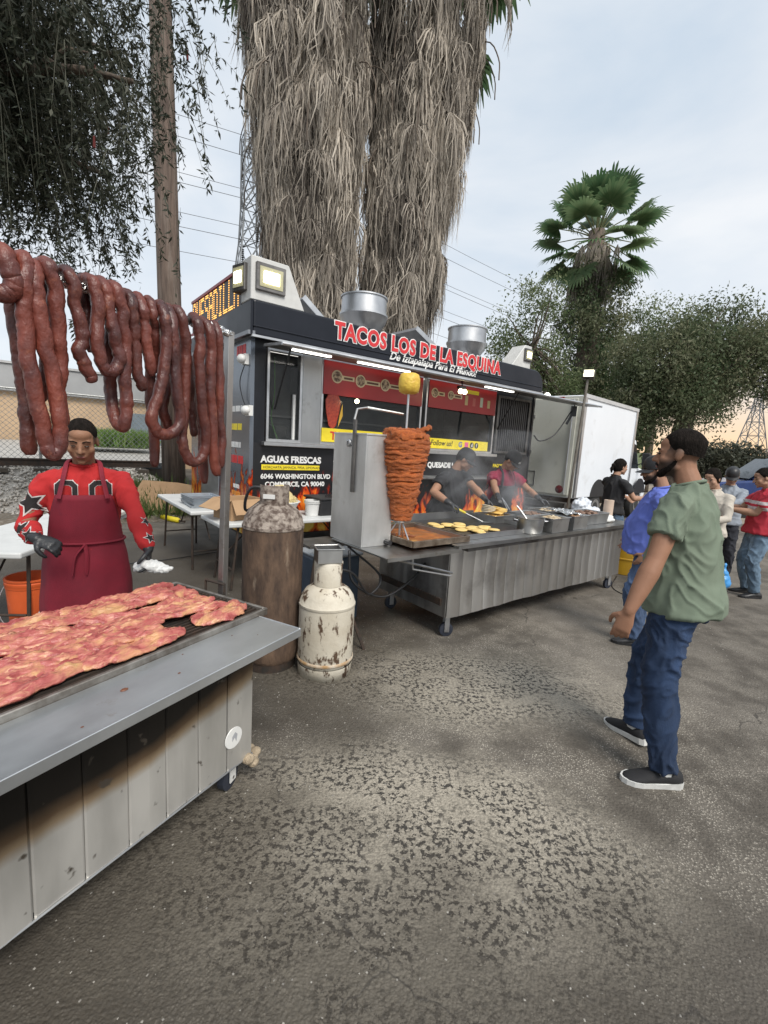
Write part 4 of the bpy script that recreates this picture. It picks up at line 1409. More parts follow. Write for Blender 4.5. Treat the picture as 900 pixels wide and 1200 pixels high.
def steel_soot():
    m, t, b = newmat('scorched_panel')
    n, l = t.nodes.new, t.links.new
    tc = n('ShaderNodeTexCoord')
    mp = n('ShaderNodeMapping')
    mp.inputs['Scale'].default_value = (1, 1, .3)
    l(tc.outputs['Object'], mp.inputs[0])
    nz = n('ShaderNodeTexNoise')
    nz.inputs['Scale'].default_value = 5
    nz.inputs['Detail'].default_value = 9
    l(mp.outputs[0], nz.inputs[0])
    n3 = n('ShaderNodeTexNoise')
    n3.inputs['Scale'].default_value = 2.2
    n3.inputs['Detail'].default_value = 6
    l(tc.outputs['Object'], n3.inputs[0])
    sp = n('ShaderNodeSeparateXYZ')
    l(tc.outputs['Object'], sp.inputs[0])
    sx = n('ShaderNodeMapRange')              # scorch is deeper along the middle of the cart
    sx.inputs[1].default_value, sx.inputs[2].default_value = .05, -.55
    sx.inputs[3].default_value, sx.inputs[4].default_value = .0, .12
    l(sp.outputs[0], sx.inputs[0])
    a = n('ShaderNodeMath')
    l(sp.outputs[2], a.inputs[0])
    l(sx.outputs[0], a.inputs[1])
    a2 = n('ShaderNodeMath')
    a2.operation = 'MULTIPLY_ADD'
    l(n3.outputs[0], a2.inputs[0])
    a2.inputs[1].default_value = .13
    l(a.outputs[0], a2.inputs[2])
    mr = n('ShaderNodeValToRGB')
    e = mr.color_ramp.elements
    e[0].position, e[0].color = .58, (1, 1, 1, 1)
    e[1].position, e[1].color = .70, (.035, .030, .026, 1)
    q = e.new(.62)
    q.color = (.62, .48, .33, 1)
    q = e.new(.65)
    q.color = (.24, .16, .10, 1)
    l(a2.outputs[0], mr.inputs[0])
    cr = n('ShaderNodeValToRGB')
    cr.color_ramp.elements[0].position = .32
    cr.color_ramp.elements[0].color = (.38, .37, .345, 1)
    cr.color_ramp.elements[1].position = .66
    cr.color_ramp.elements[1].color = (.57, .555, .52, 1)
    l(nz.outputs[0], cr.inputs[0])
    mx = n('ShaderNodeMixRGB')
    mx.blend_type = 'MULTIPLY'
    mx.inputs[0].default_value = 1
    l(cr.outputs[0], mx.inputs[1])
    l(mr.outputs[0], mx.inputs[2])
    # scratches / drips
    sc_ = n('ShaderNodeTexNoise')
    sc_.inputs['Scale'].default_value = 16
    sc_.inputs['Detail'].default_value = 3
    l(tc.outputs['Object'], sc_.inputs[0])
    r2 = n('ShaderNodeMapRange')
    r2.inputs[1].default_value, r2.inputs[2].default_value = .655, .72
    l(sc_.outputs[0], r2.inputs[0])
    m3 = n('ShaderNodeMixRGB')
    l(r2.outputs[0], m3.inputs[0])
    l(mx.outputs[0], m3.inputs[1])
    m3.inputs[2].default_value = (.09, .075, .06, 1)
    l(m3.outputs[0], b.inputs['Base Color'])
    b.inputs['Metallic'].default_value = .55
    rr = n('ShaderNodeMapRange')
    rr.inputs[3].default_value, rr.inputs[4].default_value = .36, .62
    l(nz.outputs[0], rr.inputs[0])
    l(rr.outputs[0], b.inputs['Roughness'])
    bp = n('ShaderNodeBump')
    bp.inputs['Strength'].default_value = .12
    bp.inputs['Distance'].default_value = .02
    l(n3.outputs[0], bp.inputs['Height'])
    l(bp.outputs[0], b.inputs['Normal'])
    return m


SOOT = steel_soot()
pw = .152
npan = int(LEN / pw)
for i in range(npan):
    a1_ = .03 - i * pw
    bow = .004 * ((i * 7) % 3 - 1)
    mb = MB()
    x0, x1 = a1_ - pw + .0015, a1_ - .0015
    ys = [0, -.004 + bow * .3, -.005 + bow, -.004 + bow * .3, 0]
    xs = [x0, x0 + .006, (x0 + x1) / 2, x1 - .006, x1]
    vs = []
    for x_, y_ in zip(xs, ys):
        for z_ in (.145, .45, .765):
            vs.append((x_, y_ + (.004 if z_ == .45 else 0) * math.sin(i), z_))
    mb.add(vs, [(k * 3 + j, (k + 1) * 3 + j, (k + 1) * 3 + j + 1, k * 3 + j + 1) for k in range(4) for j in range(2)])
    mb.build('front_panel', SOOT, gc)
MB().box(-LEN, .028, .004, .02, .145, .77).build('front_backing', SOOT, gc)
MB().box(.012, .03, .004, .70, .15, .77).build('end_panel', SOOT, gc)
MB().box(-LEN, .02, .68, .70, .15, .77).build('rear_panel', STEEL_V, gc)
MB().box(-LEN, .02, .004, .70, .15, .17).build('base_plate', STEEL_D, gc)
MB().tube([(-LEN, -.004, .148), (.03, -.004, .148)], .006, 6).build('bottom_hem', STEEL, gc)
# front ledge
LEDGE = mat('ledge_steel', (.56, .58, .59), (.44, .455, .465), sc=2.5, rough=.3, r2=.46, metal=.8, wear=((.36, .31, .26), 9, .64, .8), str3=(1, 2, 1))
lg = MB().box(-LEN, .11, -.205, .045, .785, .80).build('ledge_top', LEDGE, gc, bevel=.003)
MB().box(-LEN, .113, -.209, -.203, .764, .803).build('ledge_lip', LEDGE, lg, bevel=.002)
MB().box(.107, .113, -.203, .045, .766, .803).build('ledge_lip', LEDGE, lg, bevel=.002)
for (x_, y_, s_) in ((-.62, -.06, .014), (-.45, -.11, .006), (-.35, .0, .004), (-.8, -.15, .005), (-.12, -.02, .004), (-.05, -.1, .003)):
    MB().ball((x_, y_, .801), (s_, s_ * .7, s_ * .25), 7, 4).build('meat_scrap', mat('scrap', (.16, .06, .03), rough=.5), lg)
# grate frame and bars
gf = MB().box(-LEN, .17, .045, .062, .79, .825).box(-LEN, .17, .70, .718, .79, .825).box(.153, .17, .062, .70, .79, .825).build('grate_frame', mat('frame_angle', (.36, .34, .31), (.16, .14, .12), sc=12, rough=.5, metal=.8), gc, bevel=.003)
for i in range(25):
    y_ = .078 + i * .0255
    MB().box(-LEN, .152, y_, y_ + .009, .803, .815).build('grate_bar', IRON, gf)
MB().box(-LEN, .14, .066, .69, .60, .62).build('coal_tray', mat('ash', (.05, .048, .045), (.02, .02, .02), sc=20, rough=.95, bump=1, bsc=30, bdist=.05), gc)
MB().box(.03, .15, .06, .70, .74, .79).build('grate_support', STEEL_D, gc)
# end handle
MB().tube([(.185, .50, .80), (.185, .50, .875), (.185, .36, .875), (.185, .36, .80)], .008, 6).build('end_handle', IRON, gc)
# hanging frame: post, bar, foil
postm = mat('post_steel', (.42, .41, .40), (.26, .25, .24), sc=6, rough=.4, metal=.9, str3=(1, 1, .2), wear=((.16, .12, .09), 8, .55, .75))
MB().box(-.018, .018, -.018, .018, 0, 1.80, Matrix.Translation((.205, .405, .36)) @ Matrix.Rotation(R(1.2), 4, 'Y')).build('hanging_post', postm, gc, bevel=.002)
MB().box(-.018, .018, -.018, .018, 0, 1.80, Matrix.Translation((-2.3, .405, .36))).build('hanging_post', postm, gc, bevel=.002)
BAR_Z = 2.15
MB().tube([(-2.35, .40, BAR_Z), (.25, .40, BAR_Z)], .012, 8).build('hanging_bar', postm, gc, smooth=True)
foilm = mat('foil', (.80, .80, .80), (.6, .6, .6), sc=20, rough=.22, metal=1, bump=1, bsc=45, bdist=.02)
for (a, b) in ((-.66, -.43), (.02, .05), (.10, .24), (-.30, -.27)):
    ff = MB()
    pts, rs = [], []
    for k in range(15):
        q = k / 14
        pts.append((a + (b - a) * q, .40 + random.uniform(-.004, .004), BAR_Z + random.uniform(-.004, .004)))
        rs.append(random.uniform(.016, .024))
    ff.tube(pts, rs, 9)
    ff.build('foil_wrap', foilm, gc)
# sticker, corner bracket, casters
stk = MB().lathe([(0, .0035), (.048, .0035), (.05, 0)], 24, Matrix.Translation((-.09, -.0055, .30)) @ Matrix.Rotation(R(90), 4, 'X')).build('round_sticker', WHITE_P, gc)
MB().prism([(-.10, .285), (-.086, .30), (-.076, .275), (-.07, .31), (-.084, .325), (-.10, .31)], -.0100, -.0095, Mxz).build('sticker_mark', mat('mark_grey', (.35, .36, .38)), stk)
MB().box(.0, .035, .02, .05, .16, .34).build('corner_bracket', mat('rust', (.16, .075, .04), (.07, .04, .03), sc=25, rough=.85, bump=.4), gc)


def caster(parent, x, y, r=.058, top=.15, rz=0, white=False):
    m = Matrix.Translation((x, y, 0)) @ Matrix.Rotation(rz, 4, 'Z')
    c = MB().lathe([(0, -.018), (r * .7, -.02), (r, -.016), (r, .016), (r * .7, .02), (0, .018)], 20, m @ Matrix.Translation((0, 0, r)) @ Matrix.Rotation(R(90), 4, 'X')).build('caster_wheel', mat('caster_tyre', (.025, .03, .045), rough=.6), parent, smooth=True, autos=35)
    f_ = MB()
    for s in (-1, 1):
        f_.box(-.022, .022, s * .027 - .003, s * .027 + .003, r * .7, top, m)
    f_.box(-.04, .04, -.035, .035, top - .006, top, m)
    f_.build('fork', WHITE_P if white else ALU, c)
    MB().tube([m @ Vector((0, -.032, r)), m @ Vector((0, .032, r))], .008, 8).build('axle', ALU, c)
    return c


caster(gc, -.06, .06, .062, .15, .25, True)
caster(gc, -.06, .62, .062, .15, .1)
caster(gc, -2.3, .06, .062, .15)
caster(gc, -2.3, .62, .062, .15)
rg = MB()
for k in range(7):
    rg.ball((.035 + .045 * math.sin(k * 2.1), .02 + .04 * math.cos(k * 1.7), .10 + .022 * (k % 3)), (.03, .026, .024), 9, 6)
tag(rg.build('_tmp', None), '', '')
rgo = bpy.data.objects['_tmp']
for k_ in list(rgo.keys()):
    del rgo[k_]
md = rgo.modifiers.new('r', 'REMESH')
md.mode = 'VOXEL'
md.voxel_size = .006
rgo = tomesh(rgo, 'rag', mat('rag_tan', (.42, .34, .24), (.24, .19, .13), sc=30, rough=.95, bump=1, bsc=80))
rgo.parent = None
rgo.location = WG(0, 0, 0)
rgo.rotation_euler = (0, 0, ROT_G)
tag(rgo, 'crumpled tan rag stuffed at the corner caster of the grill cart', 'rag')


# ---------------------------------------------------------------- raw marinated meat
def meat_mat():
    m, t, b = newmat('raw_meat')
    n, l = t.nodes.new, t.links.new
    tc = n('ShaderNodeTexCoord')
    oi = n('ShaderNodeObjectInfo')
    ad = n('ShaderNodeVectorMath')
    ad.operation = 'ADD'
    sc3 = n('ShaderNodeVectorMath')
    sc3.operation = 'SCALE'
    cb_ = n('ShaderNodeCombineXYZ')
    l(oi.outputs['Random'], cb_.inputs[0])
    l(oi.outputs['Random'], cb_.inputs[1])
    l(cb_.outputs[0], sc3.inputs[0])
    sc3.inputs['Scale'].default_value = 37
    l(tc.outputs['Object'], ad.inputs[0])
    l(sc3.outputs[0], ad.inputs[1])

    def nz(s, d, st, dist=0):
        mp = n('ShaderNodeMapping')
        mp.inputs['Scale'].default_value = st
        l(ad.outputs[0], mp.inputs[0])
        x = n('ShaderNodeTexNoise')
        x.inputs['Scale'].default_value = s
        x.inputs['Detail'].default_value = d
        x.inputs['Distortion'].default_value = dist
        l(mp.outputs[0], x.inputs[0])
        return x.outputs[0]
    r1 = n('ShaderNodeValToRGB')
    e = r1.color_ramp.elements
    e[0].position, e[0].color = .32, (.28, .055, .05, 1)
    e[1].position, e[1].color = .70, (.54, .31, .14, 1)
    for p, c in ((.42, (.39, .10, .088, 1)), (.50, (.45, .155, .115, 1)), (.59, (.50, .23, .125, 1))):
        q = e.new(p)
        q.color = c
    l(nz(11, 7, (1, 1.4, 1), .8), r1.inputs[0])
    rf = n('ShaderNodeMapRange')
    rf.inputs[1].default_value, rf.inputs[2].default_value = .57, .67
    rf.inputs[4].default_value = .75
    l(nz(26, 6, (.35, 1.5, 1), 1.5), rf.inputs[0])
    mx = n('ShaderNodeMixRGB')
    l(rf.outputs[0], mx.inputs[0])
    l(r1.outputs[0], mx.inputs[1])
    mx.inputs[2].default_value = (.66, .40, .23, 1)
    rd = n('ShaderNodeMapRange')
    rd.inputs[1].default_value, rd.inputs[2].default_value = .60, .72
    rd.inputs[4].default_value = .6
    l(nz(19, 4, (.6, 1.3, 1), 1), rd.inputs[0])
    m2 = n('ShaderNodeMixRGB')
    l(rd.outputs[0], m2.inputs[0])
    l(mx.outputs[0], m2.inputs[1])
    m2.inputs[2].default_value = (.30, .05, .045, 1)
    l(m2.outputs[0], b.inputs['Base Color'])
    b.inputs['Roughness'].default_value = .33
    b.inputs['Subsurface Weight'].default_value = .0
    b.inputs['Subsurface Radius'].default_value = (.01, .003, .002)
    b.inputs['Subsurface Scale'].default_value = .5
    bp = n('ShaderNodeBump')
    bp.inputs['Strength'].default_value = .8
    bp.inputs['Distance'].default_value = .008
    l(nz(90, 6, (.4, 1.3, 1)), bp.inputs['Height'])
    l(bp.outputs[0], b.inputs['Normal'])
    return m


MEAT = meat_mat()


def meat_slab(a, b, ln, wd, yaw, z, seed, label):
    nx, ny = 44, 16
    vs = []
    rn = random.Random(seed)
    ph = rn.uniform(0, 50)
    for side in (0, 1):
        for i in range(nx + 1):
            s = -1 + 2 * i / nx
            env = (1 - abs(s) ** 2.6) ** .5
            lo = -env * (1 + .34 * noise.noise((s * 2.6, ph, 1)) + .14 * noise.noise((s * 9, ph, 2)))
            hi = env * (1 + .34 * noise.noise((s * 2.6, ph, 5)) + .14 * noise.noise((s * 9, ph, 6)))
            cv = .30 * noise.noise((s * 1.1, ph, 9))
            for j in range(ny + 1):
                q = j / ny
                t_ = lo + (hi - lo) * q + cv
                ed = math.sin(PI * q) ** .4 * (1 - abs(s) ** 8)
                x_, y_ = s * ln / 2 + .012 * noise.noise((t_ * 3, s * 5, ph)), t_ * wd / 2
                h = .018 * noise.noise((x_ * 9 + ph, y_ * 26, 0)) + .014 * (1 - 2.4 * abs(noise.noise((x_ * 15 + ph, y_ * 48, 3)))) + .004 * noise.noise((x_ * 60 + ph, y_ * 90, 3))
                zt = .0135 * ed + h * (.35 + .65 * ed)
                vs.append((x_, y_, zt if side == 0 else zt * .3 - .004))
    row = ny + 1
    off = (nx + 1) * row
    fs = []
    for i in range(nx):
        for j in range(ny):
            fs.append((i * row + j, (i + 1) * row + j, (i + 1) * row + j + 1, i * row + j + 1))
            fs.append((off + i * row + j + 1, off + (i + 1) * row + j + 1, off + (i + 1) * row + j, off + i * row + j))
    for i in range(nx):
        fs.append((i * row, off + i * row, off + (i + 1) * row, (i + 1) * row))
        fs.append(((i + 1) * row + ny, off + (i + 1) * row + ny, off + i * row + ny, i * row + ny))
    o = MB().add(vs, fs).build('raw_steak', MEAT, smooth=True)
    o.location = WG(a, b, z)
    o.rotation_euler = (rn.uniform(-.03, .03), rn.uniform(-.03, .03), ROT_G + yaw)
    tag(o, label, 'meat', 'raw meat slabs laid out on the grill')


rs_ = random.Random(11)
k = 0
meat_slab(-.02, .165, .30, .17, R(6), .826, 501, 'single raw steak at the front corner of the grill by the end of the grate')
meat_slab(-.46, .16, .46, .15, R(-4), .826, 502, 'long raw steak on the grate edge next to the corner steak')
for row, b_ in enumerate((.135, .215, .29, .36, .43, .50, .57, .635)):
    a_ = (-.62 if row == 0 else (-.28 if row == 1 else .10)) - rs_.uniform(0, .05)
    while a_ > -1.95:
        ln_ = rs_.uniform(.20, .42)
        meat_slab(a_ - ln_ / 2, b_ + rs_.uniform(-.02, .02), ln_ * 1.15, rs_.uniform(.085, .14), R(rs_.uniform(-22, 22)), .824 + .009 * (row % 3) + rs_.uniform(0, .010), k, 'raw marinated beef slab among the overlapping meat covering the grill grate')
        k += 1
        a_ -= ln_ * .86

# ---------------------------------------------------------------- sausages over the bar
SAUSM = mat('sausage_skin', (.155, .036, .022), (.052, .018, .017), sc=8, rough=.32, r2=.5, bump=.65, bsc=95, bdist=.006, rand=.3, wear=((.25, .085, .045), 20, .58, .78), str3=(1, 1, .6))
SAUS = [
    [(-0.736, 0.060, 2.077), (-0.721, 0.050, 2.149), (-0.713, 0.000, 2.177), (-0.708, -0.040, 2.163), (-0.698, -0.050, 2.111), (-0.690, -0.050, 2.071), (-0.710, -0.040, 2.047), (-0.743, -0.030, 2.044)],
    [(-0.640, 0.040, 2.169), (-0.647, 0.000, 2.179), (-0.652, -0.040, 2.162), (-0.661, -0.050, 2.080), (-0.660, -0.040, 1.994), (-0.657, -0.040, 1.860), (-0.638, -0.040, 1.724), (-0.618, -0.040, 1.596), (-0.597, -0.045, 1.548), (-0.576, -0.050, 1.598), (-0.581, -0.050, 1.731), (-0.600, -0.050, 1.870), (-0.621, -0.050, 1.985), (-0.630, -0.050, 2.090), (-0.626, -0.040, 2.145), (-0.615, 0.000, 2.167), (-0.603, 0.040, 2.162)],
    [(-0.642, 0.050, 2.159), (-0.655, 0.045, 2.056), (-0.648, 0.040, 1.911), (-0.636, 0.040, 1.762), (-0.633, 0.040, 1.646), (-0.633, 0.040, 1.537)],
    [(-0.564, 0.050, 2.167), (-0.582, 0.000, 2.181), (-0.586, -0.045, 2.167), (-0.566, -0.040, 2.092), (-0.559, -0.030, 1.974), (-0.550, -0.020, 1.871), (-0.555, -0.010, 1.773), (-0.543, 0.000, 1.643)],
    [(-0.559, 0.050, 2.178), (-0.552, 0.060, 2.030), (-0.554, 0.060, 1.883), (-0.574, 0.060, 1.730)],
    [(-0.520, 0.030, 2.170), (-0.519, 0.000, 2.184), (-0.517, -0.045, 2.158), (-0.504, -0.045, 2.063), (-0.486, -0.045, 1.971), (-0.499, -0.045, 1.914), (-0.475, -0.045, 1.859), (-0.453, -0.045, 1.812)],
    [(-0.427, 0.050, 2.173), (-0.420, 0.050, 2.105), (-0.412, 0.050, 2.024), (-0.404, 0.050, 1.932)],
    [(-0.438, 0.040, 2.169), (-0.444, 0.000, 2.180), (-0.440, -0.045, 2.161), (-0.431, -0.050, 2.073), (-0.437, -0.050, 1.952), (-0.419, -0.050, 1.876), (-0.380, -0.050, 1.865), (-0.355, -0.050, 1.916), (-0.373, -0.050, 1.997), (-0.386, -0.045, 2.076), (-0.394, -0.040, 2.154), (-0.393, 0.000, 2.189), (-0.381, 0.040, 2.176)],
    [(-0.343, 0.050, 2.179), (-0.353, 0.000, 2.185), (-0.354, -0.045, 2.161), (-0.337, -0.045, 2.078), (-0.325, -0.040, 1.976), (-0.330, -0.040, 1.846), (-0.323, -0.040, 1.737), (-0.335, -0.030, 1.657), (-0.338, 0.020, 1.695), (-0.331, 0.050, 1.791), (-0.333, 0.050, 1.924), (-0.325, 0.050, 2.088)],
    [(-0.281, 0.040, 2.164), (-0.292, 0.000, 2.177), (-0.299, -0.045, 2.141), (-0.293, -0.045, 2.068), (-0.282, -0.040, 1.985), (-0.275, -0.040, 1.876), (-0.250, -0.040, 1.807)],
    [(-0.234, 0.040, 2.167), (-0.245, 0.000, 2.177), (-0.254, -0.045, 2.132), (-0.245, -0.045, 2.070), (-0.238, -0.045, 1.994), (-0.215, -0.045, 1.872)],
    [(-0.186, 0.040, 2.167), (-0.195, 0.000, 2.179), (-0.197, -0.030, 2.127), (-0.177, -0.010, 2.066), (-0.155, 0.020, 1.968), (-0.148, 0.040, 1.898)],
    [(-0.138, 0.040, 2.154), (-0.146, 0.000, 2.175), (-0.153, -0.045, 2.127), (-0.152, -0.050, 2.035), (-0.161, -0.050, 1.918), (-0.192, -0.050, 1.797), (-0.225, -0.050, 1.700), (-0.194, -0.050, 1.643), (-0.134, -0.050, 1.641), (-0.085, -0.050, 1.698), (-0.104, -0.050, 1.831), (-0.114, -0.050, 1.985), (-0.118, -0.045, 2.101), (-0.106, 0.000, 2.171), (-0.090, 0.040, 2.149)],
    [(-0.055, 0.050, 2.159), (-0.066, 0.000, 2.176), (-0.058, -0.030, 2.141), (-0.037, -0.025, 2.038), (-0.034, -0.020, 1.916), (-0.040, -0.020, 1.764), (-0.053, -0.020, 1.636), (-0.039, -0.025, 1.553), (0.004, -0.030, 1.514), (0.047, -0.040, 1.548), (0.056, -0.045, 1.642), (0.028, -0.050, 1.797), (0.019, -0.050, 1.949), (0.018, -0.050, 2.073), (0.014, -0.040, 2.140), (0.025, 0.000, 2.170), (0.039, 0.040, 2.152)],
    [(0.074, 0.040, 2.141), (0.069, 0.000, 2.166), (0.075, -0.045, 2.124), (0.087, -0.045, 2.025), (0.081, -0.045, 1.882), (0.094, -0.045, 1.738), (0.103, -0.045, 1.563), (0.129, -0.045, 1.448)],
    [(0.157, 0.050, 2.155), (0.142, 0.000, 2.168), (0.143, -0.030, 2.102), (0.157, -0.020, 1.986), (0.162, -0.020, 1.812), (0.175, -0.020, 1.618), (0.170, -0.020, 1.484)],
    [(0.035, 0.060, 2.121), (0.042, 0.060, 1.994), (0.055, 0.060, 1.852), (0.066, 0.060, 1.733), (0.072, 0.050, 1.632)],
    [(-0.137, 0.080, 2.140), (-0.133, 0.080, 1.962), (-0.138, 0.080, 1.827), (-0.124, 0.080, 1.654), (-0.119, 0.080, 1.487)],
    [(0.107, 0.080, 2.047), (0.124, 0.080, 1.807), (0.145, 0.080, 1.612), (0.159, 0.080, 1.396)],
    [(-0.040, 0.090, 2.042), (-0.045, 0.090, 1.890), (-0.073, 0.080, 1.734), (-0.029, 0.090, 1.659)],
]
SNAME = ['thick stub of sausage wrapped round the bar above the griller', 'long double loop of dark sausage hanging in front of the griller\'s face', 'straight dark sausage hanging beside the long loop before the griller', 'sausage with a kink hanging right behind the long double loop', 'hidden sausage length hanging inside the long double loop', 'short sausage ending in a cut hook below foil-wrapped bar', 'short dark sausage piece tucked behind the hooked one', 'small tight U-shaped sausage loop reaching half way down', 'sausage hanging past the small U loop with rounded bottom', 'slim sausage ending in a dark knotted tip', 'slim sausage cut off short beside the knotted one', 'thin sausage mostly hidden behind the wide reddish loop', 'wide reddish sausage loop with a broad rounded bottom', 'longest reddish sausage loop reaching lowest near the post', 'straight sausage hanging next to the steel post', 'last thin sausage against the steel post', 'thin sausage with dark tied end inside the longest loop', 'straight reddish sausage end dangling behind the wide loop', 'low dangling sausage end behind the longest loop', 'short sausage curl behind the wide reddish loop']
for i, path in enumerate(SAUS):
    pts = spline([WG(a, .40 + db, z) for (a, db, z) in path], 12)
    rn = random.Random(i)
    base = [.030, .0265, .027, .027, .024, .024, .022, .0245, .0255, .023, .0235, .021, .0255, .025, .0255, .023, .021, .024, .024, .024][i]
    rr = []
    m = len(pts)
    for j, p in enumerate(pts):
        q = base * .93 * (1 + .10 * noise.noise((j * .13, i * 3.1, 0)) + .08 * noise.noise((j * .42, i * 3.1, 5)))
        e = min(j, m - 1 - j)
        if e < 3:
            q *= (.5, .8, .93)[e]
        rr.append(q)
    # small sideways jitter keeps it from looking extruded
    pts = [p + Vector((noise.noise((j * .16, i, 1)), noise.noise((j * .16, i, 2)), 0)) * .006 for j, p in enumerate(pts)]
    mb = MB()
    mb.tube(pts, rr, 18)
    # wrinkled casing
    vv = []
    for p in mb.v:
        v = Vector(p)
        d = .0014 * noise.noise(v * 45) + .0018 * noise.noise(Vector((v.x * 22, v.y * 22, v.z * 95)))
        c = pts[min(range(0, m), key=lambda q: (pts[q] - v).length_squared)] if False else None
        vv.append(tuple(v + Vector((d, d, d * .5))))
    mb.v = vv
    o = mb.build('sausage', SAUSM, smooth=True)
    tag(o, SNAME[i], 'sausage', 'sausages hanging over the bar')

# ================================================================ gas tanks
t = thing('gas_tank', 'tall rusty brown gas cylinder behind the grill cart', 'gas cylinder', (-.78, 3.2, 0))
RUSTT = mat('rusty_tank', (.135, .085, .055), (.045, .028, .02), sc=14, rough=.78, r2=.9, bump=.5, bsc=50, str3=(1, 1, .35), wear=((.30, .24, .18), 9, .60, .74, (1, 1, .25)))
RUSTD = mat('rusty_tank_dome', (.30, .255, .215), (.075, .05, .038), sc=22, rough=.75, bump=.4, bsc=50, thr=(.40, .58))
MB().lathe([(.0, .05), (.185, .055), (.208, .09), (.212, .16), (.212, 1.02)], 40).build('tank_body', RUSTT, t, smooth=True, autos=50)
MB().lathe([(.212, 1.02), (.217, 1.025), (.217, 1.045), (.211, 1.05), (.20, 1.10), (.17, 1.15), (.12, 1.185), (.06, 1.2), (0, 1.2)], 40).build('tank_dome', RUSTD, t, smooth=True, autos=40)
MB().lathe([(.165, .0), (.185, .0), (.185, .06)], 32).build('foot_ring', IRON, t)
cg = MB()
cg.lathe([(.098, 1.185), (.098, 1.325), (.103, 1.325), (.103, 1.185)], 22, None, R(-150), R(60))
cg.build('valve_guard', RUSTD, t, smooth=True, autos=40)
MB().box(-.05, .03, -.110, -.1, 1.235, 1.265).build('guard_slot', WHITE_P, t)
MB().tube([(0, 0, 1.19), (0, 0, 1.30)], [.022, .018], 10).build('valve', mat('brass', (.35, .25, .1), metal=.9, rough=.45), t)
MB().tube(spline([(.0, 0, 1.28), (-.14, -.02, 1.30), (-.20, .0, 1.22), (-.21, .05, 1.12), (-.12, .12, 1.19)], 6), .011, 7).build('gas_hose', BLACK, t, smooth=True)
t = thing('gas_tank', 'white gas cylinder with chipped paint and rust stains beside the brown one', 'gas cylinder', (-.365, 3.13, 0))
WTM = mat('chipped_white', (.60, .56, .47), (.47, .42, .33), sc=4, rough=.6, bump=.25, bsc=40, wear=((.085, .05, .03), 13, .545, .60, (1, 1, .5)))
RNGM = mat('rust_band', (.36, .22, .10), (.55, .49, .40), sc=12, rough=.7)
MB().lathe([(0, .07), (.17, .07), (.19, .085), (.197, .12), (.197, .50)], 40).build('tank_body', WTM, t, smooth=True, autos=50)
MB().lathe([(.197, .50), (.201, .505), (.201, .522), (.196, .527), (.185, .57), (.155, .615), (.11, .645), (.05, .66), (0, .66)], 40).build('tank_dome', WTM, t, smooth=True, autos=40)
MB().lathe([(.188, 0), (.192, 0), (.196, .085)], 40).build('foot_ring', WTM, t, smooth=True)
MB().lathe([(.198, .105), (.203, .11), (.203, .125), (.198, .13)], 40).build('weld_band', RNGM, t, smooth=True)
MB().lathe([(.094, .65), (.094, .81), (.098, .815), (.102, .81), (.102, .65)], 24, None, R(150), R(345)).build('valve_guard', WTM, t, smooth=True, autos=40)
MB().lathe([(.088, .795), (.10, .80), (.10, .815), (.088, .82)], 24).build('guard_rim', WTM, t, smooth=True)
MB().tube([(0, 0, .65), (0, 0, .76)], .02, 10).build('valve', MATS['brass'], t)
MB().tube([(-.03, -.03, .76), (.05, .03, .76)], .012, 8).build('valve_handle', IRON, t)


def gn_pan(name, label, loc, rz, L_, W_, H_, group=None, m=STEEL, taper=.86, rim=.014, cat='pan'):
    t = thing(name, label, cat, loc, rz, group)
    l2, w2 = L_ / 2, W_ / 2
    q = taper
    ring = lambda x, y, z: [(-x, -y, z), (x, -y, z), (x, y, z), (-x, y, z)]
    vs = ring(l2 * q, w2 * q, 0) + ring(l2 - rim, w2 - rim, H_ - .003) + ring(l2, w2, H_) + ring(l2, w2, H_ - .006) + ring(l2 * q - .002, w2 * q - .002, .004) + ring(l2 - rim - .003, w2 - rim - .003, H_ - .004)
    fs = [(3, 2, 1, 0)]
    for k in range(4):
        j = (k + 1) % 4
        fs += [(k, j, 4 + j, 4 + k), (8 + k, 12 + k, 12 + j, 8 + j), (4 + k, 4 + j, 12 + j, 12 + k), (8 + k, 8 + j, 20 + j, 20 + k), (16 + k, 20 + k, 20 + j, 16 + j)]
    fs.append((16, 17, 18, 19))
    MB().add(vs, fs).build('pan_body', m, t, bevel=.004)
    return t


gn_pan('steel_pan', 'small square steel pan balanced on the white gas cylinder', (-.37, 3.10, .822), R(20), .20, .17, .105, m=STEEL)

# ================================================================ griddle cart
ct = thing('griddle_cart', 'long stainless griddle cart with ribbed steel front, full of food pans', 'griddle cart', W(2.8, 2.6), ROT_T)
CL_ = 3.12
STEEL_F = mat('cart_front', (.68, .67, .65), (.54, .53, .515), sc=3.5, rough=.32, r2=.44, metal=.95, str3=(1, 1, .12), bump=.12, bsc=2.2, wear=((.24, .225, .21), 2.0, .54, .85))
# front sheet in ribbed panels, slightly dented
npn = 20
for i in range(npn):
    x0, x1 = CL_ * i / npn, CL_ * (i + 1) / npn
    vs = []
    for kx, x_ in enumerate((x0 + .001, x0 + .008, (x0 + x1) / 2, x1 - .008, x1 - .001)):
        for kz in range(6):
            z_ = .20 + (.83 - .20) * kz / 5
            bow = (0, -.003, -.004 + .005 * math.sin(i * 2.7), -.003, 0)[kx]
            y_ = bow + .012 * noise.noise((x_ * 2.2, z_ * 3, 1)) - (.02 * max(0, .4 - z_) * (1 + math.sin(x_ * 3)))
            zb = .014 * noise.noise((x_ * 2.5, 0, 7)) if kz == 0 else 0
            vs.append((x_, y_ - .004, z_ + zb))
    MB().add(vs, [(a * 6 + b, (a + 1) * 6 + b, (a + 1) * 6 + b + 1, a * 6 + b + 1) for a in range(4) for b in range(5)]).build('front_panel', STEEL_F, ct, smooth=True)
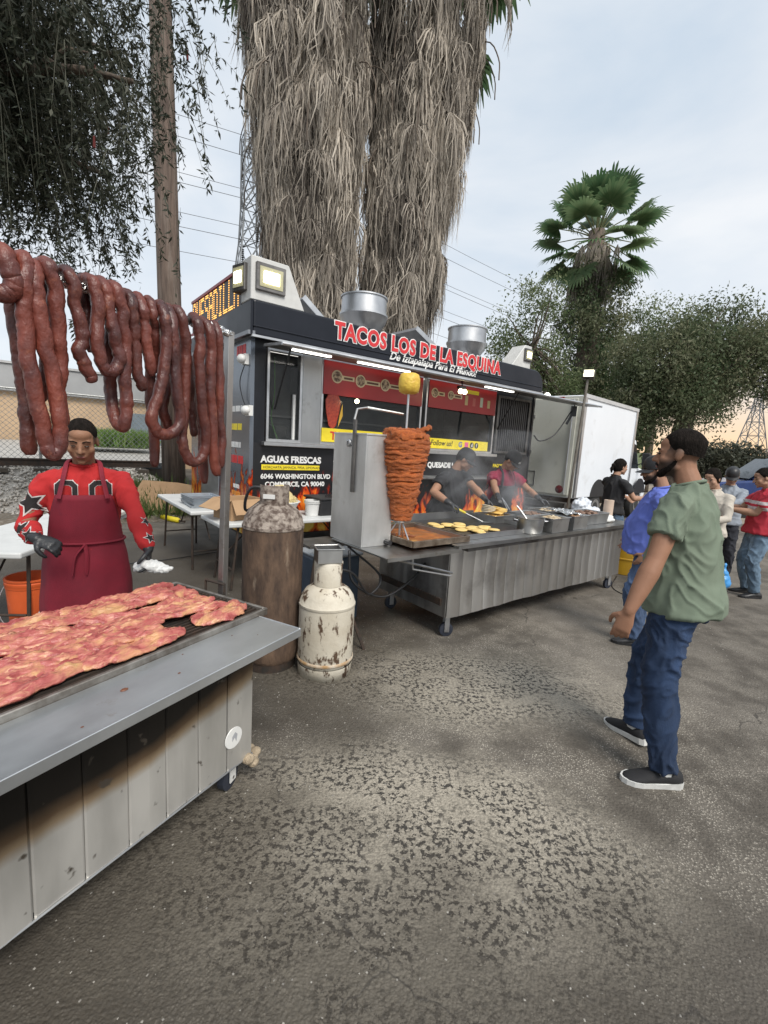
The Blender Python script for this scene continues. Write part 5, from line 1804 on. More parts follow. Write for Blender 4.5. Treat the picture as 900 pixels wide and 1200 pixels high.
MB().box(0, CL_, .02, .035, .21, .83).build('front_backing', STEEL_D, ct)
MB().box(-.012, .004, .0, .95, .20, .83).build('end_panel', STEEL_V, ct, bevel=.002)
MB().box(CL_ - .004, CL_ + .012, .0, .95, .20, .83).build('end_panel', STEEL_V, ct, bevel=.002)
MB().box(0, CL_, .93, .945, .20, .83).build('rear_panel', STEEL_V, ct)
MB().box(-.03, -.012, .05, .9, .30, .36).build('end_rail', IRON, ct)
MB().box(0, CL_, .02, .94, .20, .22).build('base_plate', STEEL_D, ct)
TOPM = mat('top_steel', (.50, .50, .49), (.36, .36, .35), sc=3, rough=.28, r2=.45, metal=1, wear=((.22, .18, .14), 6, .58, .78))
tp = MB().box(-.05, CL_ + .08, -.13, .98, .855, .87).build('table_top', TOPM, ct, bevel=.003)
MB().box(-.052, CL_ + .082, -.134, -.128, .84, .872).build('top_lip', TOPM, tp)
MB().box(.1, CL_ - .1, -.1, .03, .80, .83).build('top_bracket', STEEL_D, tp)
for x_ in (.08, CL_ - .1):
    for y_ in (.06, .85):
        caster(ct, x_, y_, .062, .20, random.uniform(-.5, .5))
# side shelf with towel rail
sh = MB().box(-.80, -.03, -.14, .62, .833, .845).build('side_shelf', TOPM, ct, bevel=.002)
MB().box(-.80, -.03, -.145, -.139, .818, .847).build('shelf_lip', TOPM, sh)
MB().tube([(-.75, -.08, .835), (-.02, -.05, .62)], .010, 6).build('shelf_brace', STEEL, sh)
MB().tube([(-.75, .5, .835), (-.02, .5, .62)], .010, 6).build('shelf_brace', STEEL, sh)
MB().tube([(-.45, -.02, .80), (-.45, -.03, .70), (-.05, -.05, .60), (-.03, -.05, .60)], .009, 6).build('towel_rail', ALU, sh)
# griddle plate
GRM = mat('griddle_oily', (.12, .115, .105), (.05, .045, .04), sc=6, rough=.25, r2=.5, metal=.8, wear=((.28, .13, .04), 5, .55, .75))
gp = MB().box(.14, 1.26, .02, .88, .872, .89).build('griddle_plate', GRM, ct, bevel=.003)
MB().box(.14, 1.26, .87, .89, .89, .96).box(.13, .15, .0, .89, .875, .915).box(1.25, 1.27, .02, .89, .89, .93).box(.15, 1.25, .0, .02, .872, .915).build('griddle_rim', STEEL, gp)
# sauce tray under the spit
st_ = thing('sauce_tray', 'greasy steel tray of orange marinade under the meat spit', 'tray', W(2.66, 2.9, .872), ROT_T)
MB().box(-.32, .30, -.34, .34, 0, .006).build('tray_base', mat('sauce', (.42, .13, .025), (.20, .075, .03), sc=9, rough=.25, r2=.55, wear=((.55, .30, .08), 12, .55, .68)), st_)
MB().box(-.33, .31, -.35, -.33, -.0, .05).box(-.33, .31, .33, .35, 0, .05).box(-.34, -.32, -.33, .33, 0, .05).box(.29, .31, -.33, .33, 0, .05).build('tray_rim', mat('greasy_steel', (.34, .28, .22), (.14, .10, .07), sc=12, rough=.4, metal=.8), st_, bevel=.002)
for i in range(14):
    c = (random.uniform(-.26, -.02), random.uniform(-.05, .28), .012)
    MB().ball(c, (random.uniform(.02, .045), random.uniform(.015, .03), .012), 8, 5, Matrix.Rotation(random.uniform(0, 3), 3, 'Z')).build('meat_bit', mat('cooked_bits', (.40, .15, .05), (.20, .06, .03), sc=30, rough=.4, rand=.3), st_)
# heat box
hb_ = thing('spit_burner_box', 'tall brushed steel heat shield box standing beside the meat spit', 'burner box', W(2.02, 2.82, .846), ROT_T)
HBX = mat('brushed_box', (.66, .66, .65), (.52, .52, .51), sc=5, rough=.33, r2=.45, metal=.7, str3=(1, 1, .5), wear=((.30, .25, .2), 3, .62, .85))
MB().box(0, .012, 0, .46, 0, .87).build('side_panel', HBX, hb_, bevel=.002)
MB().box(.012, .29, -.001, .012, 0, .865).build('front_panel', HBX, hb_, bevel=.002)
MB().box(.012, .29, .448, .46, 0, .865).build('back_panel', HBX, hb_, bevel=.002)
MB().box(-.004, .295, -.006, .466, .866, .88).build('box_rim', HBX, hb_, bevel=.002)
MB().box(.06, .08, .012, .448, .02, .86).build('burner_plate', mat('burner_ceramic', (.35, .18, .10), (.12, .07, .05), sc=20, rough=.8), hb_)
MB().box(-.022, -.004, .13, .16, .42, .98).build('gas_pipe', STEEL_D, hb_)
MB().lathe([(.018, -.006), (.030, -.006), (.030, .006), (.018, .006), (.018, -.006)], 16, Matrix.Translation((-.015, .22, .80)) @ Matrix.Rotation(R(90), 4, 'Y')).build('hook_ring', ALU, hb_, smooth=True)
MB().tube([(-.02, .145, .98), (.0, .145, 1.06), (.1, .15, 1.08), (.36, .02, 1.05)], .010, 6).build('spit_arm', STEEL, hb_)
MB().lathe([(0, -.03), (.022, -.03), (.022, .03), (0, .03)], 10, Matrix.Translation((.24, -.03, .03)) @ Matrix.Rotation(R(90), 4, 'X')).build('gas_knob', BLACK, hb_)
# al pastor spit
sp_ = thing('meat_spit', 'orange-red stacked meat spit narrowing downwards with pineapple on its skewer', 'meat spit', W(2.385, 2.8, .875), ROT_T)
PAST = mat('pastor_meat', (.68, .20, .045), (.32, .06, .018), sc=30, rough=.42, bump=.9, bsc=55, bdist=.012, rand=.22, wear=((.62, .30, .07), 20, .58, .72), str3=(1, 1, 1.8))
MB().tube([(0, 0, .05), (0, 0, 1.12), (.0, 0, 1.33)], .009, 8).build('skewer', ALU, sp_)
for k in range(3):
    a = k * 2.1 + .6
    MB().tube([(.02 * math.cos(a), .02 * math.sin(a), .17), (.12 * math.cos(a), .12 * math.sin(a), .005)], .006, 6).build('tripod_leg', ALU, sp_)
MB().lathe([(0, .165), (.085, .168), (.088, .178), (0, .182)], 20).build('base_plate', STEEL, sp_)
prof = lambda q: np.interp(q, [0, .1, .3, .55, .75, .9, 1], [.082, .098, .128, .160, .185, .195, .15])
svar = []
for k in range(7):
    mb = MB()
    nn = 36
    vs = [(0, 0, .010)]
    for rg_, (f, z) in enumerate(((.55, .012), (.93, .010), (1.03, -.002), (.95, -.014), (.5, -.008))):
        for j in range(nn):
            a = 2 * PI * j / nn
            w = 1 + .09 * noise.noise((math.cos(a) * 2.2 + k * 9, math.sin(a) * 2.2, k)) + .09 * noise.noise((math.cos(a) * 5 + k * 9, math.sin(a) * 6, k))
            vs.append((math.cos(a) * f * w, math.sin(a) * f * w, z + (.018 * noise.noise((math.cos(a) * 2.5, math.sin(a) * 2.5, k * 5)) if f > .6 else 0)))
    vs.append((0, 0, -.008))
    fs = [(0, 1 + j, 1 + (j + 1) % nn) for j in range(nn)]
    for r_ in range(4):
        for j in range(nn):
            fs.append((1 + r_ * nn + j, 1 + (r_ + 1) * nn + j, 1 + (r_ + 1) * nn + (j + 1) % nn, 1 + r_ * nn + (j + 1) % nn))
    fs += [(1 + 5 * nn, 1 + 4 * nn + (j + 1) % nn, 1 + 4 * nn + j) for j in range(nn)]
    me = bpy.data.meshes.new('meat_slice')
    me.from_pydata(vs, [], fs)
    me.polygons.foreach_set('use_smooth', [True] * len(me.polygons))
    me.materials.append(PAST)
    svar.append(me)
NS = 74
for k in range(NS):
    q = k / (NS - 1)
    o = bpy.data.objects.new('meat_slice', svar[random.randrange(7)])
    link(o, sp_)
    r_ = float(prof(q)) * random.uniform(.94, 1.06)
    o.scale = (r_, r_, 1.15 if q < .8 else 1.5)
    o.rotation_euler = (random.uniform(-.07, .07), random.uniform(-.07, .07), random.uniform(0, 6.28))
    o.location = (random.uniform(-.006, .006), random.uniform(-.006, .006), .19 + .70 * q)
for k in range(12):       # loose flaps at the top
    a = random.uniform(0, 6.28)
    o = bpy.data.objects.new('meat_flap', svar[k % 7])
    link(o, sp_)
    o.scale = (.085, .06, 1.3)
    o.location = (.125 * math.cos(a), .125 * math.sin(a), .80 + random.uniform(0, .10))
    o.rotation_euler = (random.uniform(-.35, .35), random.uniform(-.5, .5), a)
pn = thing('pineapple', 'peeled yellow pineapple piece on top of the spit skewer', 'pineapple', W(2.385, 2.8, 2.055), ROT_T)
MB().lathe([(0, -.005), (.055, 0), (.078, .015), (.086, .06), (.084, .11), (.072, .145), (.05, .155), (0, .157)], 14).build('pineapple_flesh', mat('pineapple', (.72, .50, .07), (.58, .36, .05), sc=24, rough=.5, bump=.8, bsc=45), pn, smooth=True)
# tortillas on the griddle
TORT = mat('tortilla', (.74, .55, .22), (.66, .44, .14), sc=14, rough=.7, bump=.3, bsc=40)
for i, (u, v) in enumerate(((3.16, 3.20), (3.24, 3.10), (3.10, 3.06), (3.30, 2.98), (3.20, 2.88), (3.32, 2.84), (3.44, 2.94), (3.46, 2.82), (3.56, 2.90), (3.40, 3.08), (3.54, 2.76), (3.28, 2.72))):
    for q in range(1 + (i % 2)):
        o = MB().lathe([(0, .010), (.05, .010), (.066, .006), (.070, 0), (.066, -.003), (0, -.003)], 18).build('tortilla', TORT, smooth=True)
        o.location = W(u + random.uniform(-.015, .015), v + random.uniform(-.015, .015), .895 + q * .010 + (i % 3) * .003)
        o.rotation_euler = (random.uniform(-.06, .06), random.uniform(-.06, .06), random.uniform(0, 6))
        o.scale = (random.uniform(.85, 1.1), random.uniform(.75, 1.0), 1.2)
        tag(o, 'small yellow corn tortilla warming on the oily griddle', 'tortilla', 'corn tortillas on the griddle')
# pot with spoon, pans with food
t = thing('steel_pot', 'dented round steel pot with spoon on the griddle cart edge', 'pot', W(3.93, 2.62, .872))
MB().lathe([(0, 0), (.11, .0), (.122, .015), (.130, .14), (.137, .145), (.137, .152), (.127, .15), (.116, .03), (0, .025)], 28).build('pot_body', STEEL, t, smooth=True, autos=40)
MB().lathe([(0, .12), (.123, .12)], 20).build('pot_contents', mat('salsa_dark', (.12, .07, .03), (.2, .12, .05), sc=20, rough=.4), t)
MB().tube([(-.03, .04, .13), (-.10, .07, .22), (-.13, .08, .25)], [.01, .008, .01], 6).build('spoon_handle', ALU, t)
for s in (-1, 1):
    MB().tube([(s * .13, -.03, .12), (s * .165, -.02, .125), (s * .165, .02, .125), (s * .13, .03, .12)], .005, 6).build('pot_handle', ALU, t)


def heap(mb, cx, cy, z, rx, ry, n, s, rnd):
    for i in range(n):
        a, r_ = rnd.uniform(0, 6.28), rnd.random() ** .5
        mb.ball((cx + rx * r_ * math.cos(a), cy + ry * r_ * math.sin(a), z + (1 - r_) * s * 1.1 + rnd.uniform(0, s * .4)), (s * rnd.uniform(.7, 1.4), s * rnd.uniform(.5, 1), s * rnd.uniform(.3, .6)), 7, 5, Euler((rnd.uniform(-.5, .5), rnd.uniform(-.5, .5), rnd.uniform(0, 3))).to_matrix())


rnd = random.Random(5)
FOODS = [mat('grilled_bits', (.30, .17, .08), (.14, .07, .03), sc=40, rough=.5, rand=.1), mat('cheese', (.74, .50, .14), (.66, .42, .12), sc=30, rough=.5), mat('onions', (.55, .47, .33), (.35, .25, .14), sc=30, rough=.5), mat('pale_tortilla', (.70, .62, .46), (.6, .5, .35), sc=20, rough=.7), mat('chopped_meat', (.26, .16, .11), (.12, .07, .05), sc=45, rough=.5)]
for i, (u, v, L_, W_, H_, fm, nm, lb, rz) in enumerate((
        (4.26, 2.60, .33, .27, .15, 2, 'steam_pan', 'deep steel pan of pale food next to the round pot', 0),
        (4.68, 2.62, .33, .27, .15, 0, 'steam_pan', 'deep steel pan heaped with dark grilled food beside the pale one', .02),
        (4.05, 3.16, .36, .30, .10, 1, 'steam_pan', 'shallow pan of yellow cheese slices near the cooks', .03),
        (4.62, 3.10, .40, .30, .10, 4, 'steam_pan', 'pan of browned sticks of meat behind the deep pans', 0),
        (5.28, 2.78, .52, .36, .13, 4, 'steam_pan', 'wide aluminium pan of chopped meat near the plastic bags', -.03),
        (5.18, 3.22, .46, .30, .10, 2, 'steam_pan', 'steaming pan behind the wide pan of chopped meat', 0))):
    t = gn_pan(nm, lb, W(u, v, .872), ROT_T + rz, L_, W_, H_, 'food pans on the griddle cart')
    mb = MB()
    mb.box(-L_ / 2 + .03, L_ / 2 - .03, -W_ / 2 + .03, W_ / 2 - .03, .02, H_ - .03)
    heap(mb, 0, 0, H_ - .03, L_ / 2 - .06, W_ / 2 - .06, 46, .026, rnd)
    tag(mb.build('food_heap', FOODS[fm], t, smooth=True), kind='stuff')
for i in range(7):
    o = MB().cbox((0, 0, 0), (.11, .10, .006)).build('cheese_slice', FOODS[1], bevel=.002)
    o.location = W(4.0 + .06 * (i % 4), 3.12 + .05 * (i // 3), .985 + .009 * i)
    o.rotation_euler = (random.uniform(-.2, .2), random.uniform(-.2, .2), random.uniform(0, 3))
    tag(o, 'yellow cheese slice on the shallow pan between the cooks', 'cheese', 'cheese slices')
# sheet of foil over the second deep pan, white plates stack, plastic bags, paper roll
fo = MB()
nx_ = 12
fo.add([(x_ / nx_ * .42 - .21, y_ / nx_ * .3 - .15, .02 * noise.noise((x_ * .9, y_ * .9, 2)) + .02 * noise.noise((x_ * .3, y_ * .4, 5)) - .03 * ((x_ / nx_ - .5) ** 2 + (y_ / nx_ - .5) ** 2) * 3) for x_ in range(nx_ + 1) for y_ in range(nx_ + 1)],
       [(a * 13 + b, (a + 1) * 13 + b, (a + 1) * 13 + b + 1, a * 13 + b + 1) for a in range(12) for b in range(12)])
f_o = fo.build('foil_sheet', foilm)
f_o.location = W(4.72, 2.72, 1.055)
f_o.rotation_euler = (.05, .1, ROT_T)
tag(f_o, 'crumpled foil sheet lying over the deep pan of grilled food', 'foil')
for i in range(6):
    o = MB().lathe([(0, .004), (.075, .004), (.11, .016), (.112, .018), (.10, .006), (.07, 0), (0, 0)], 22).build('paper_plate', WHITE_P, smooth=True)
    o.location = W(4.45, 3.42, .875 + i * .006)
    tag(o, 'white paper plate in the stack behind the food pans', 'plate', 'stacked paper plates')


def blob(name, label, cat, balls, mat_, loc, rz=0, vox=.012, wob=.012, wf=14):
    mb = MB()
    for c, r_ in balls:
        mb.ball(c, r_, 12, 8)
    o = mb.build('tmp', None)
    md = o.modifiers.new('r', 'REMESH')
    md.mode = 'VOXEL'
    md.voxel_size = vox
    o = tomesh(o, name, mat_)
    for v in o.data.vertices:
        p = v.co
        d = wob * (noise.noise(p * wf) + .5 * noise.noise(p * wf * 2.6))
        v.co = p + v.normal * d
    o.location = loc
    o.rotation_euler = (0, 0, rz)
    if label:
        tag(o, label, cat)
    return o


BAGM = mat('plastic_bag', (.66, .69, .74), (.55, .58, .63), sc=8, rough=.3, bump=.6, bsc=25)
blob('plastic_bag', 'pile of white plastic bags at the far end of the griddle cart', 'bag', [((0, 0, .08), (.16, .13, .08)), ((.08, .05, .16), (.11, .10, .08)), ((-.07, .02, .15), (.10, .09, .07)), ((.15, -.05, .07), (.10, .09, .06))], BAGM, W(5.72, 3.05, .872), ROT_T, wob=.035)
blob('napkin_pile', 'loose stack of white napkins under the bags', 'napkins', [((0, 0, .03), (.17, .12, .03)), ((.06, .02, .05), (.14, .1, .03))], WHITE_P, W(5.62, 2.72, .872), ROT_T, wob=.012)
t = thing('paper_roll', 'roll of brownish paper towel standing at the cart end', 'paper roll', W(5.98, 2.85, .872))
MB().lathe([(.02, 0), (.06, 0), (.06, .24), (.02, .24)], 22).build('paper', mat('towel_paper', (.58, .45, .36), rough=.9), t, smooth=True, autos=40)
MB().lathe([(.02, .0), (.02, .242), (.016, .242), (.016, 0)], 12).build('core', mat('card_core', (.3, .2, .12), rough=.9), t)
# yellow bin
t = thing('yellow_bin', 'yellow plastic bin with dark print standing at the end of the griddle cart', 'bin', (3.62, 6.6, 0))
YB = mat('bin_yellow', (.62, .36, .02), (.52, .29, .02), sc=4, rough=.45)
MB().lathe([(0, 0), (.24, 0), (.25, .01), (.28, .60), (.295, .61), (.295, .66), (.275, .66), (.24, .04), (0, .03)], 30).build('bin_body', YB, t, smooth=True, autos=40)
MB().lathe([(.263, .22), (.272, .225), (.272, .245), (.265, .25)], 30).build('bin_rib', YB, t, smooth=True)
MB().lathe([(.2815, .40), (.287, .52)], 6, None, R(215), R(262)).build('bin_label', mat('bin_print', (.14, .09, .03), (.5, .32, .05), sc=30, rough=.6), t)
# hoses under the cart
hs = MB().tube(spline([W(2.0, 2.95, .80), W(2.02, 2.9, .55), W(2.25, 2.8, .42), W(2.55, 2.8, .52), W(2.8, 2.9, .62)], 8), .011, 7).build('gas_hose', BLACK, smooth=True)
tag(hs, 'black gas hose sagging under the side shelf of the griddle cart', 'hose')
hs = MB().tube(spline([(-.34, 3.14, .76), (-.2, 3.25, .70), (-.08, 3.4, .5), (.0, 3.5, .62), W(2.02, 3.0, .82)], 8), .009, 7).build('gas_hose', BLACK, smooth=True)
tag(hs, 'black gas hose from white cylinder to the spit burner box', 'hose')
sd_ = thing('folding_stand', 'dark metal folding stand legs under the side shelf of the griddle cart', 'stand', W(1.75, 3.2, 0), ROT_T)
for k, (p, q) in enumerate((((0, 0, 0), (.10, .0, .80)), ((.34, -.4, 0), (.18, .0, .80)), ((.3, .3, 0), (.18, .05, .80)))):
    MB().tube([p, q], .013, 6).build('leg', IRON, sd_)
MB().box(-.02, .32, -.1, .2, .80, .82).build('stand_top', STEEL_D, sd_)
tb = thing('blue_tub', 'dark blue plastic tub under the spit burner shelf', 'tub', W(2.2, 3.55, 0), ROT_T)
MB().box(-.22, .22, -.18, .18, .0, .62).build('tub_body', mat('tub_blue', (.05, .075, .11), (.04, .06, .09), rough=.5), tb, bevel=.03, seg=2)
MB().box(-.24, .24, -.2, .2, .62, .65).build('tub_lid', mat('tub_lid', (.3, .32, .34), rough=.5), tb, bevel=.01)

# ================================================================ folding tables with supplies


def folding_table(name, label, loc, rz, L_, W_, h=.74):
    t = thing(name, label, 'table', loc, rz)
    MB().box(-L_ / 2, L_ / 2, -W_ / 2, W_ / 2, h - .045, h).build('table_top', mat('table_white', (.60, .61, .60), (.52, .53, .52), sc=4, rough=.5, wear=((.34, .30, .26), 8, .62, .75)), t, bevel=.012, seg=2)
    for s in (-1, 1):
        for y_ in (-1, 1):
            MB().tube([(s * (L_ / 2 - .22), y_ * (W_ / 2 - .08), h - .05), (s * (L_ / 2 - .14), y_ * (W_ / 2 - .06), 0)], .014, 8).build('leg', IRON, t)
        MB().tube([(s * (L_ / 2 - .16), -(W_ / 2 - .08), .22), (s * (L_ / 2 - .16), W_ / 2 - .08, .22)], .010, 6).build('cross_bar', IRON, t)
        MB().tube([(s * (L_ / 2 - .18), 0, .35), (s * (L_ / 2 - .5), 0, h - .06)], .009, 6).build('folding_brace', IRON, t)
    return t


folding_table('folding_table', 'white folding table in front of the trailer holding boxes', W(2.46, 4.95), ROT_T, 1.86, .66)
folding_table('folding_table', 'white folding table standing past the trailer end with steel trays', W(1.76, 6.35), ROT_T + R(90), 1.7, .56)
folding_table('folding_table', 'white folding table behind the griller with a cutting board', (-3.02, 4.0, 0), R(98), 1.9, .72)
cb2 = MB().box(-.28, .28, -.2, .2, 0, .05).build('cutting_board', mat('board_white', (.66, .65, .61), (.58, .56, .5), sc=6, rough=.55), bevel=.012, seg=2)
cb2.location = (-2.92, 4.62, .741)
cb2.rotation_euler = (0, 0, R(100))
tag(cb2, 'thick white cutting board on the table behind the griller', 'cutting board')
o = MB().ball((0, 0, 0), (.10, .04, .012), 10, 6).build('meat_strip', mat('meat_pale', (.45, .2, .12), rough=.5), smooth=True)
o.location = (-2.86, 4.6, .80)
tag(o, 'small strip of meat left on the white cutting board', 'meat')
for i in range(5):
    t = gn_pan('sheet_tray', 'bluish steel sheet tray in the stack past the trailer end', W(1.76, 6.0, .742 + .022 * i), ROT_T + R(90 + random.uniform(-3, 3)), .55, .40, .035, 'stacked steel trays', mat('tray_steel', (.42, .46, .50), (.34, .37, .40), rough=.35, metal=.8), .94, .012, cat='tray')
# open cardboard box
CARD = mat('cardboard', (.42, .27, .15), (.35, .22, .12), sc=5, rough=.9, bump=.15, bsc=30)
CARDI = mat('cardboard_inner', (.28, .17, .09), (.22, .13, .07), sc=5, rough=.9)
bx = thing('cardboard_box', 'open brown cardboard box on the white table before the trailer', 'box', W(1.86, 4.98, .742), ROT_T + R(14))
mb = MB()
w2, d2, h2 = .21, .17, .22
for (x0, x1, y0, y1) in ((-w2, w2, -d2, -d2 + .006), (-w2, w2, d2 - .006, d2), (-w2, -w2 + .006, -d2 + .006, d2 - .006), (w2 - .006, w2, -d2 + .006, d2 - .006)):
    mb.box(x0, x1, y0, y1, 0, h2)
mb.box(-w2 + .006, w2 - .006, -d2 + .006, d2 - .006, .0, .006)
mb.build('box_walls', CARD, bx)
MB().box(-w2 + .02, w2 - .02, -d2 + .02, d2 - .02, .006, .09).build('box_contents', CARDI, bx)
for (p, e, s_) in (((0, -d2, h2), (R(60), 0, 0), (w2, -.17)), ((0, d2, h2), (R(-40), 0, 0), (w2, .17)), ((-w2, 0, h2), (0, R(-28), 0), (-.2, d2)), ((w2, 0, h2), (0, R(40), 0), (.2, d2))):
    m_ = Matrix.Translation(p) @ Euler(e).to_matrix().to_4x4()
    if abs(s_[1]) == .17 and s_[0] == w2:
        MB().box(-w2, w2, min(0, s_[1]), max(0, s_[1]), 0, .005, m_).build('box_flap', CARD, bx)
    else:
        MB().box(min(0, s_[0]), max(0, s_[0]), -d2, d2, 0, .005, m_).build('box_flap', CARD, bx)
# food tray with shredded cheese, white tub, black bin
t = thing('foam_tray', 'white tray heaped with pale shredded cheese beside the cardboard box', 'tray', W(2.36, 5.02, .742), ROT_T)
MB().lathe([(0, 0), (.15, 0), (.24, .16), (.255, .165), (.24, .175), (.14, .012), (0, .012)], 26).build('tray_body', WHITE_P, t, smooth=True)
mb = MB()
mb.lathe([(.20, .13), (.20, .17), (.15, .26), (.08, .32), (0, .34)], 16)
rnd = random.Random(3)
for i in range(260):
    q = rnd.random()
    a = rnd.uniform(0, 6.28)
    r_ = .2 * (1 - q) + .02
    p = Vector((r_ * math.cos(a), r_ * math.sin(a), .17 + .18 * q))
    d = Vector((rnd.uniform(-1, 1), rnd.uniform(-1, 1), rnd.uniform(-.5, .3))).normalized() * .03
    mb.tube([p - d, p + d], .005, 4)
tag(mb.build('shredded_cheese', mat('pale_cheese', (.66, .56, .30), (.58, .47, .22), sc=30, rough=.6), t), kind='stuff')
t = thing('plastic_tub', 'round white plastic tub next to the black bin on the table', 'tub', W(2.72, 4.86, .742))
MB().lathe([(0, 0), (.075, 0), (.09, .17), (.096, .17), (.096, .19), (.08, .19), (.07, .02), (0, .02)], 24).build('tub_body', WHITE_P, t, smooth=True, autos=40)
MB().lathe([(.094, .15), (.098, .155), (.098, .165)], 24).build('tub_band', WHITE_P, t)
t = thing('black_bin', 'black plastic lidded bin on the white table before the trailer', 'bin', W(3.05, 4.98, .742), ROT_T)
MB().box(-.26, .26, -.2, .2, 0, .19).build('bin_body', BLACK, t, bevel=.02, seg=2)
MB().box(-.28, .28, -.22, .22, .19, .215).build('bin_lid', BLACK, t, bevel=.008)
MB().tube([(-.1, -.05, .215), (-.1, -.05, .24), (.1, -.05, .24), (.1, -.05, .215)], .008, 6).build('lid_handle', BLACK, t)
# litter by the bank: flattened cardboard, yellow tool, cable
o = MB().prism([(-.75, -.42), (.05, -.46), (.72, -.30), (.70, .40), (.1, .44), (-.62, .38)], 0, .012).build('flattened_cardboard', CARD)
o.location = (-4.3, 9.0, .36)
o.rotation_euler = (R(42), R(6), R(14))
o.scale = (.9, .9, 1)
tag(o, 'flattened brown cardboard sheet leaning on the gravel bank', 'cardboard')
t = thing('yellow_tool', 'yellow cylindrical tool lying on the asphalt below the cardboard', 'tool', (-3.9, 8.3, .05), R(-30))
MB().tube([(-.3, 0, 0), (.15, 0, 0), (.2, 0, 0)], [.05, .05, .03], 10).build('tool_body', YEL_T, t, smooth=True)
MB().tube([(.2, 0, 0), (.36, 0, 0)], .018, 8).build('tool_tip', IRON, t)
for i, (pts, lb) in enumerate((([(-5.2, 5.6, .012), (-4.3, 5.7, .012), (-3.6, 5.3, .012), (-2.9, 5.6, .012), (-2.2, 6.4, .012)], 'dark cable lying across the asphalt behind the griller'), ([(3.35, 6.3, .006), (3.0, 5.7, .006), (3.1, 5.3, .006), (3.6, 5.2, .006)], 'thin dark cable on the asphalt by the griddle cart end'))):
    tag(MB().tube(spline(pts, 8), .006, 6).build('ground_cable', BLACK, smooth=True), lb, 'cable')
# orange bucket
t = thing('bucket', 'orange plastic bucket with wire handle on the ground beside the griller', 'bucket', (-2.72, 3.42, 0))
OR = mat('bucket_orange', (.66, .115, .03), (.58, .10, .025), rough=.42)
MB().lathe([(0, 0), (.13, 0), (.135, .005), (.155, .40), (.16, .405), (.16, .42), (.163, .425), (.163, .445), (.158, .45), (.158, .46), (.165, .462), (.165, .475), (.15, .475), (.128, .02), (0, .015)], 32).build('bucket_body', OR, t, smooth=True, autos=40)
MB().tube(spline([(-.16, -.02, .44), (-.175, -.10, .30), (-.11, -.16, .17), (.0, -.175, .12), (.11, -.15, .16), (.16, -.05, .32), (.165, -.01, .44)], 6), .003, 6).build('wire_handle', ALU, t)
# ================================================================ people
def ik(a, b, l1, l2, pole):
    """joint between a and b for two bone lengths, bent towards pole"""
    d = b - a
    L_ = min(d.length, (l1 + l2) * .999)
    d.normalize()
    b2 = a + d * L_
    x = (l1 * l1 - l2 * l2 + L_ * L_) / (2 * L_)
    h = math.sqrt(max(0, l1 * l1 - x * x))
    p = pole - d * pole.dot(d)
    p.normalize()
    return a + d * x + p * h, b2


def remesh(mb, name, mat_, parent, vox, it=4, fac=.5, wrinkle=None):
    o = mb.build('tmp', None)
    m = o.modifiers.new('r', 'REMESH')
    m.mode = 'VOXEL'
    m.voxel_size = vox
    if it:
        s = o.modifiers.new('s', 'SMOOTH')
        s.iterations = it
        s.factor = fac
    o = tomesh(o, name, mat_, parent)
    if wrinkle:
        amp, fr, st = wrinkle
        me = o.data
        nrm = [v.normal.copy() for v in me.vertices]
        for v, n_ in zip(me.vertices, nrm):
            p = v.co
            q = Vector((p.x * st[0], p.y * st[1], p.z * st[2])) * fr
            w_ = Vector((noise.noise(q * .6), noise.noise(q * .6 + Vector((7, 3, 1))), noise.noise(q * .6 + Vector((1, 9, 4))))) * .9
            r_ = max(0, 1 - abs(noise.noise(q + w_)) * 3.2) ** 1.5
            r2_ = max(0, 1 - abs(noise.noise((q + w_) * 1.9 + Vector((5, 1, 2)))) * 3.2) ** 1.5
            v.co = p + n_ * (amp * (.85 * r_ + .5 * r2_ - .35))
    return o


def cap_tube(mb, pts, rs, n=14, ry=None, side=None):
    """tube with domed ends"""
    pts = [Vector(p) for p in pts]
    rys = ry or rs
    P, A, B = list(pts), list(rs), list(rys)
    d0 = (pts[0] - pts[1]).normalized()
    d1 = (pts[-1] - pts[-2]).normalized()
    r0, r1 = min(A[0], B[0]), min(A[-1], B[-1])
    P = [pts[0] + d0 * r0 * .95, pts[0] + d0 * r0 * .7] + P + [pts[-1] + d1 * r1 * .7, pts[-1] + d1 * r1 * .95]
    A = [A[0] * .3, A[0] * .72] + A + [A[-1] * .72, A[-1] * .3]
    B = [B[0] * .3, B[0] * .72] + B + [B[-1] * .72, B[-1] * .3]
    mb.tube(P, A, n, True, B, side)


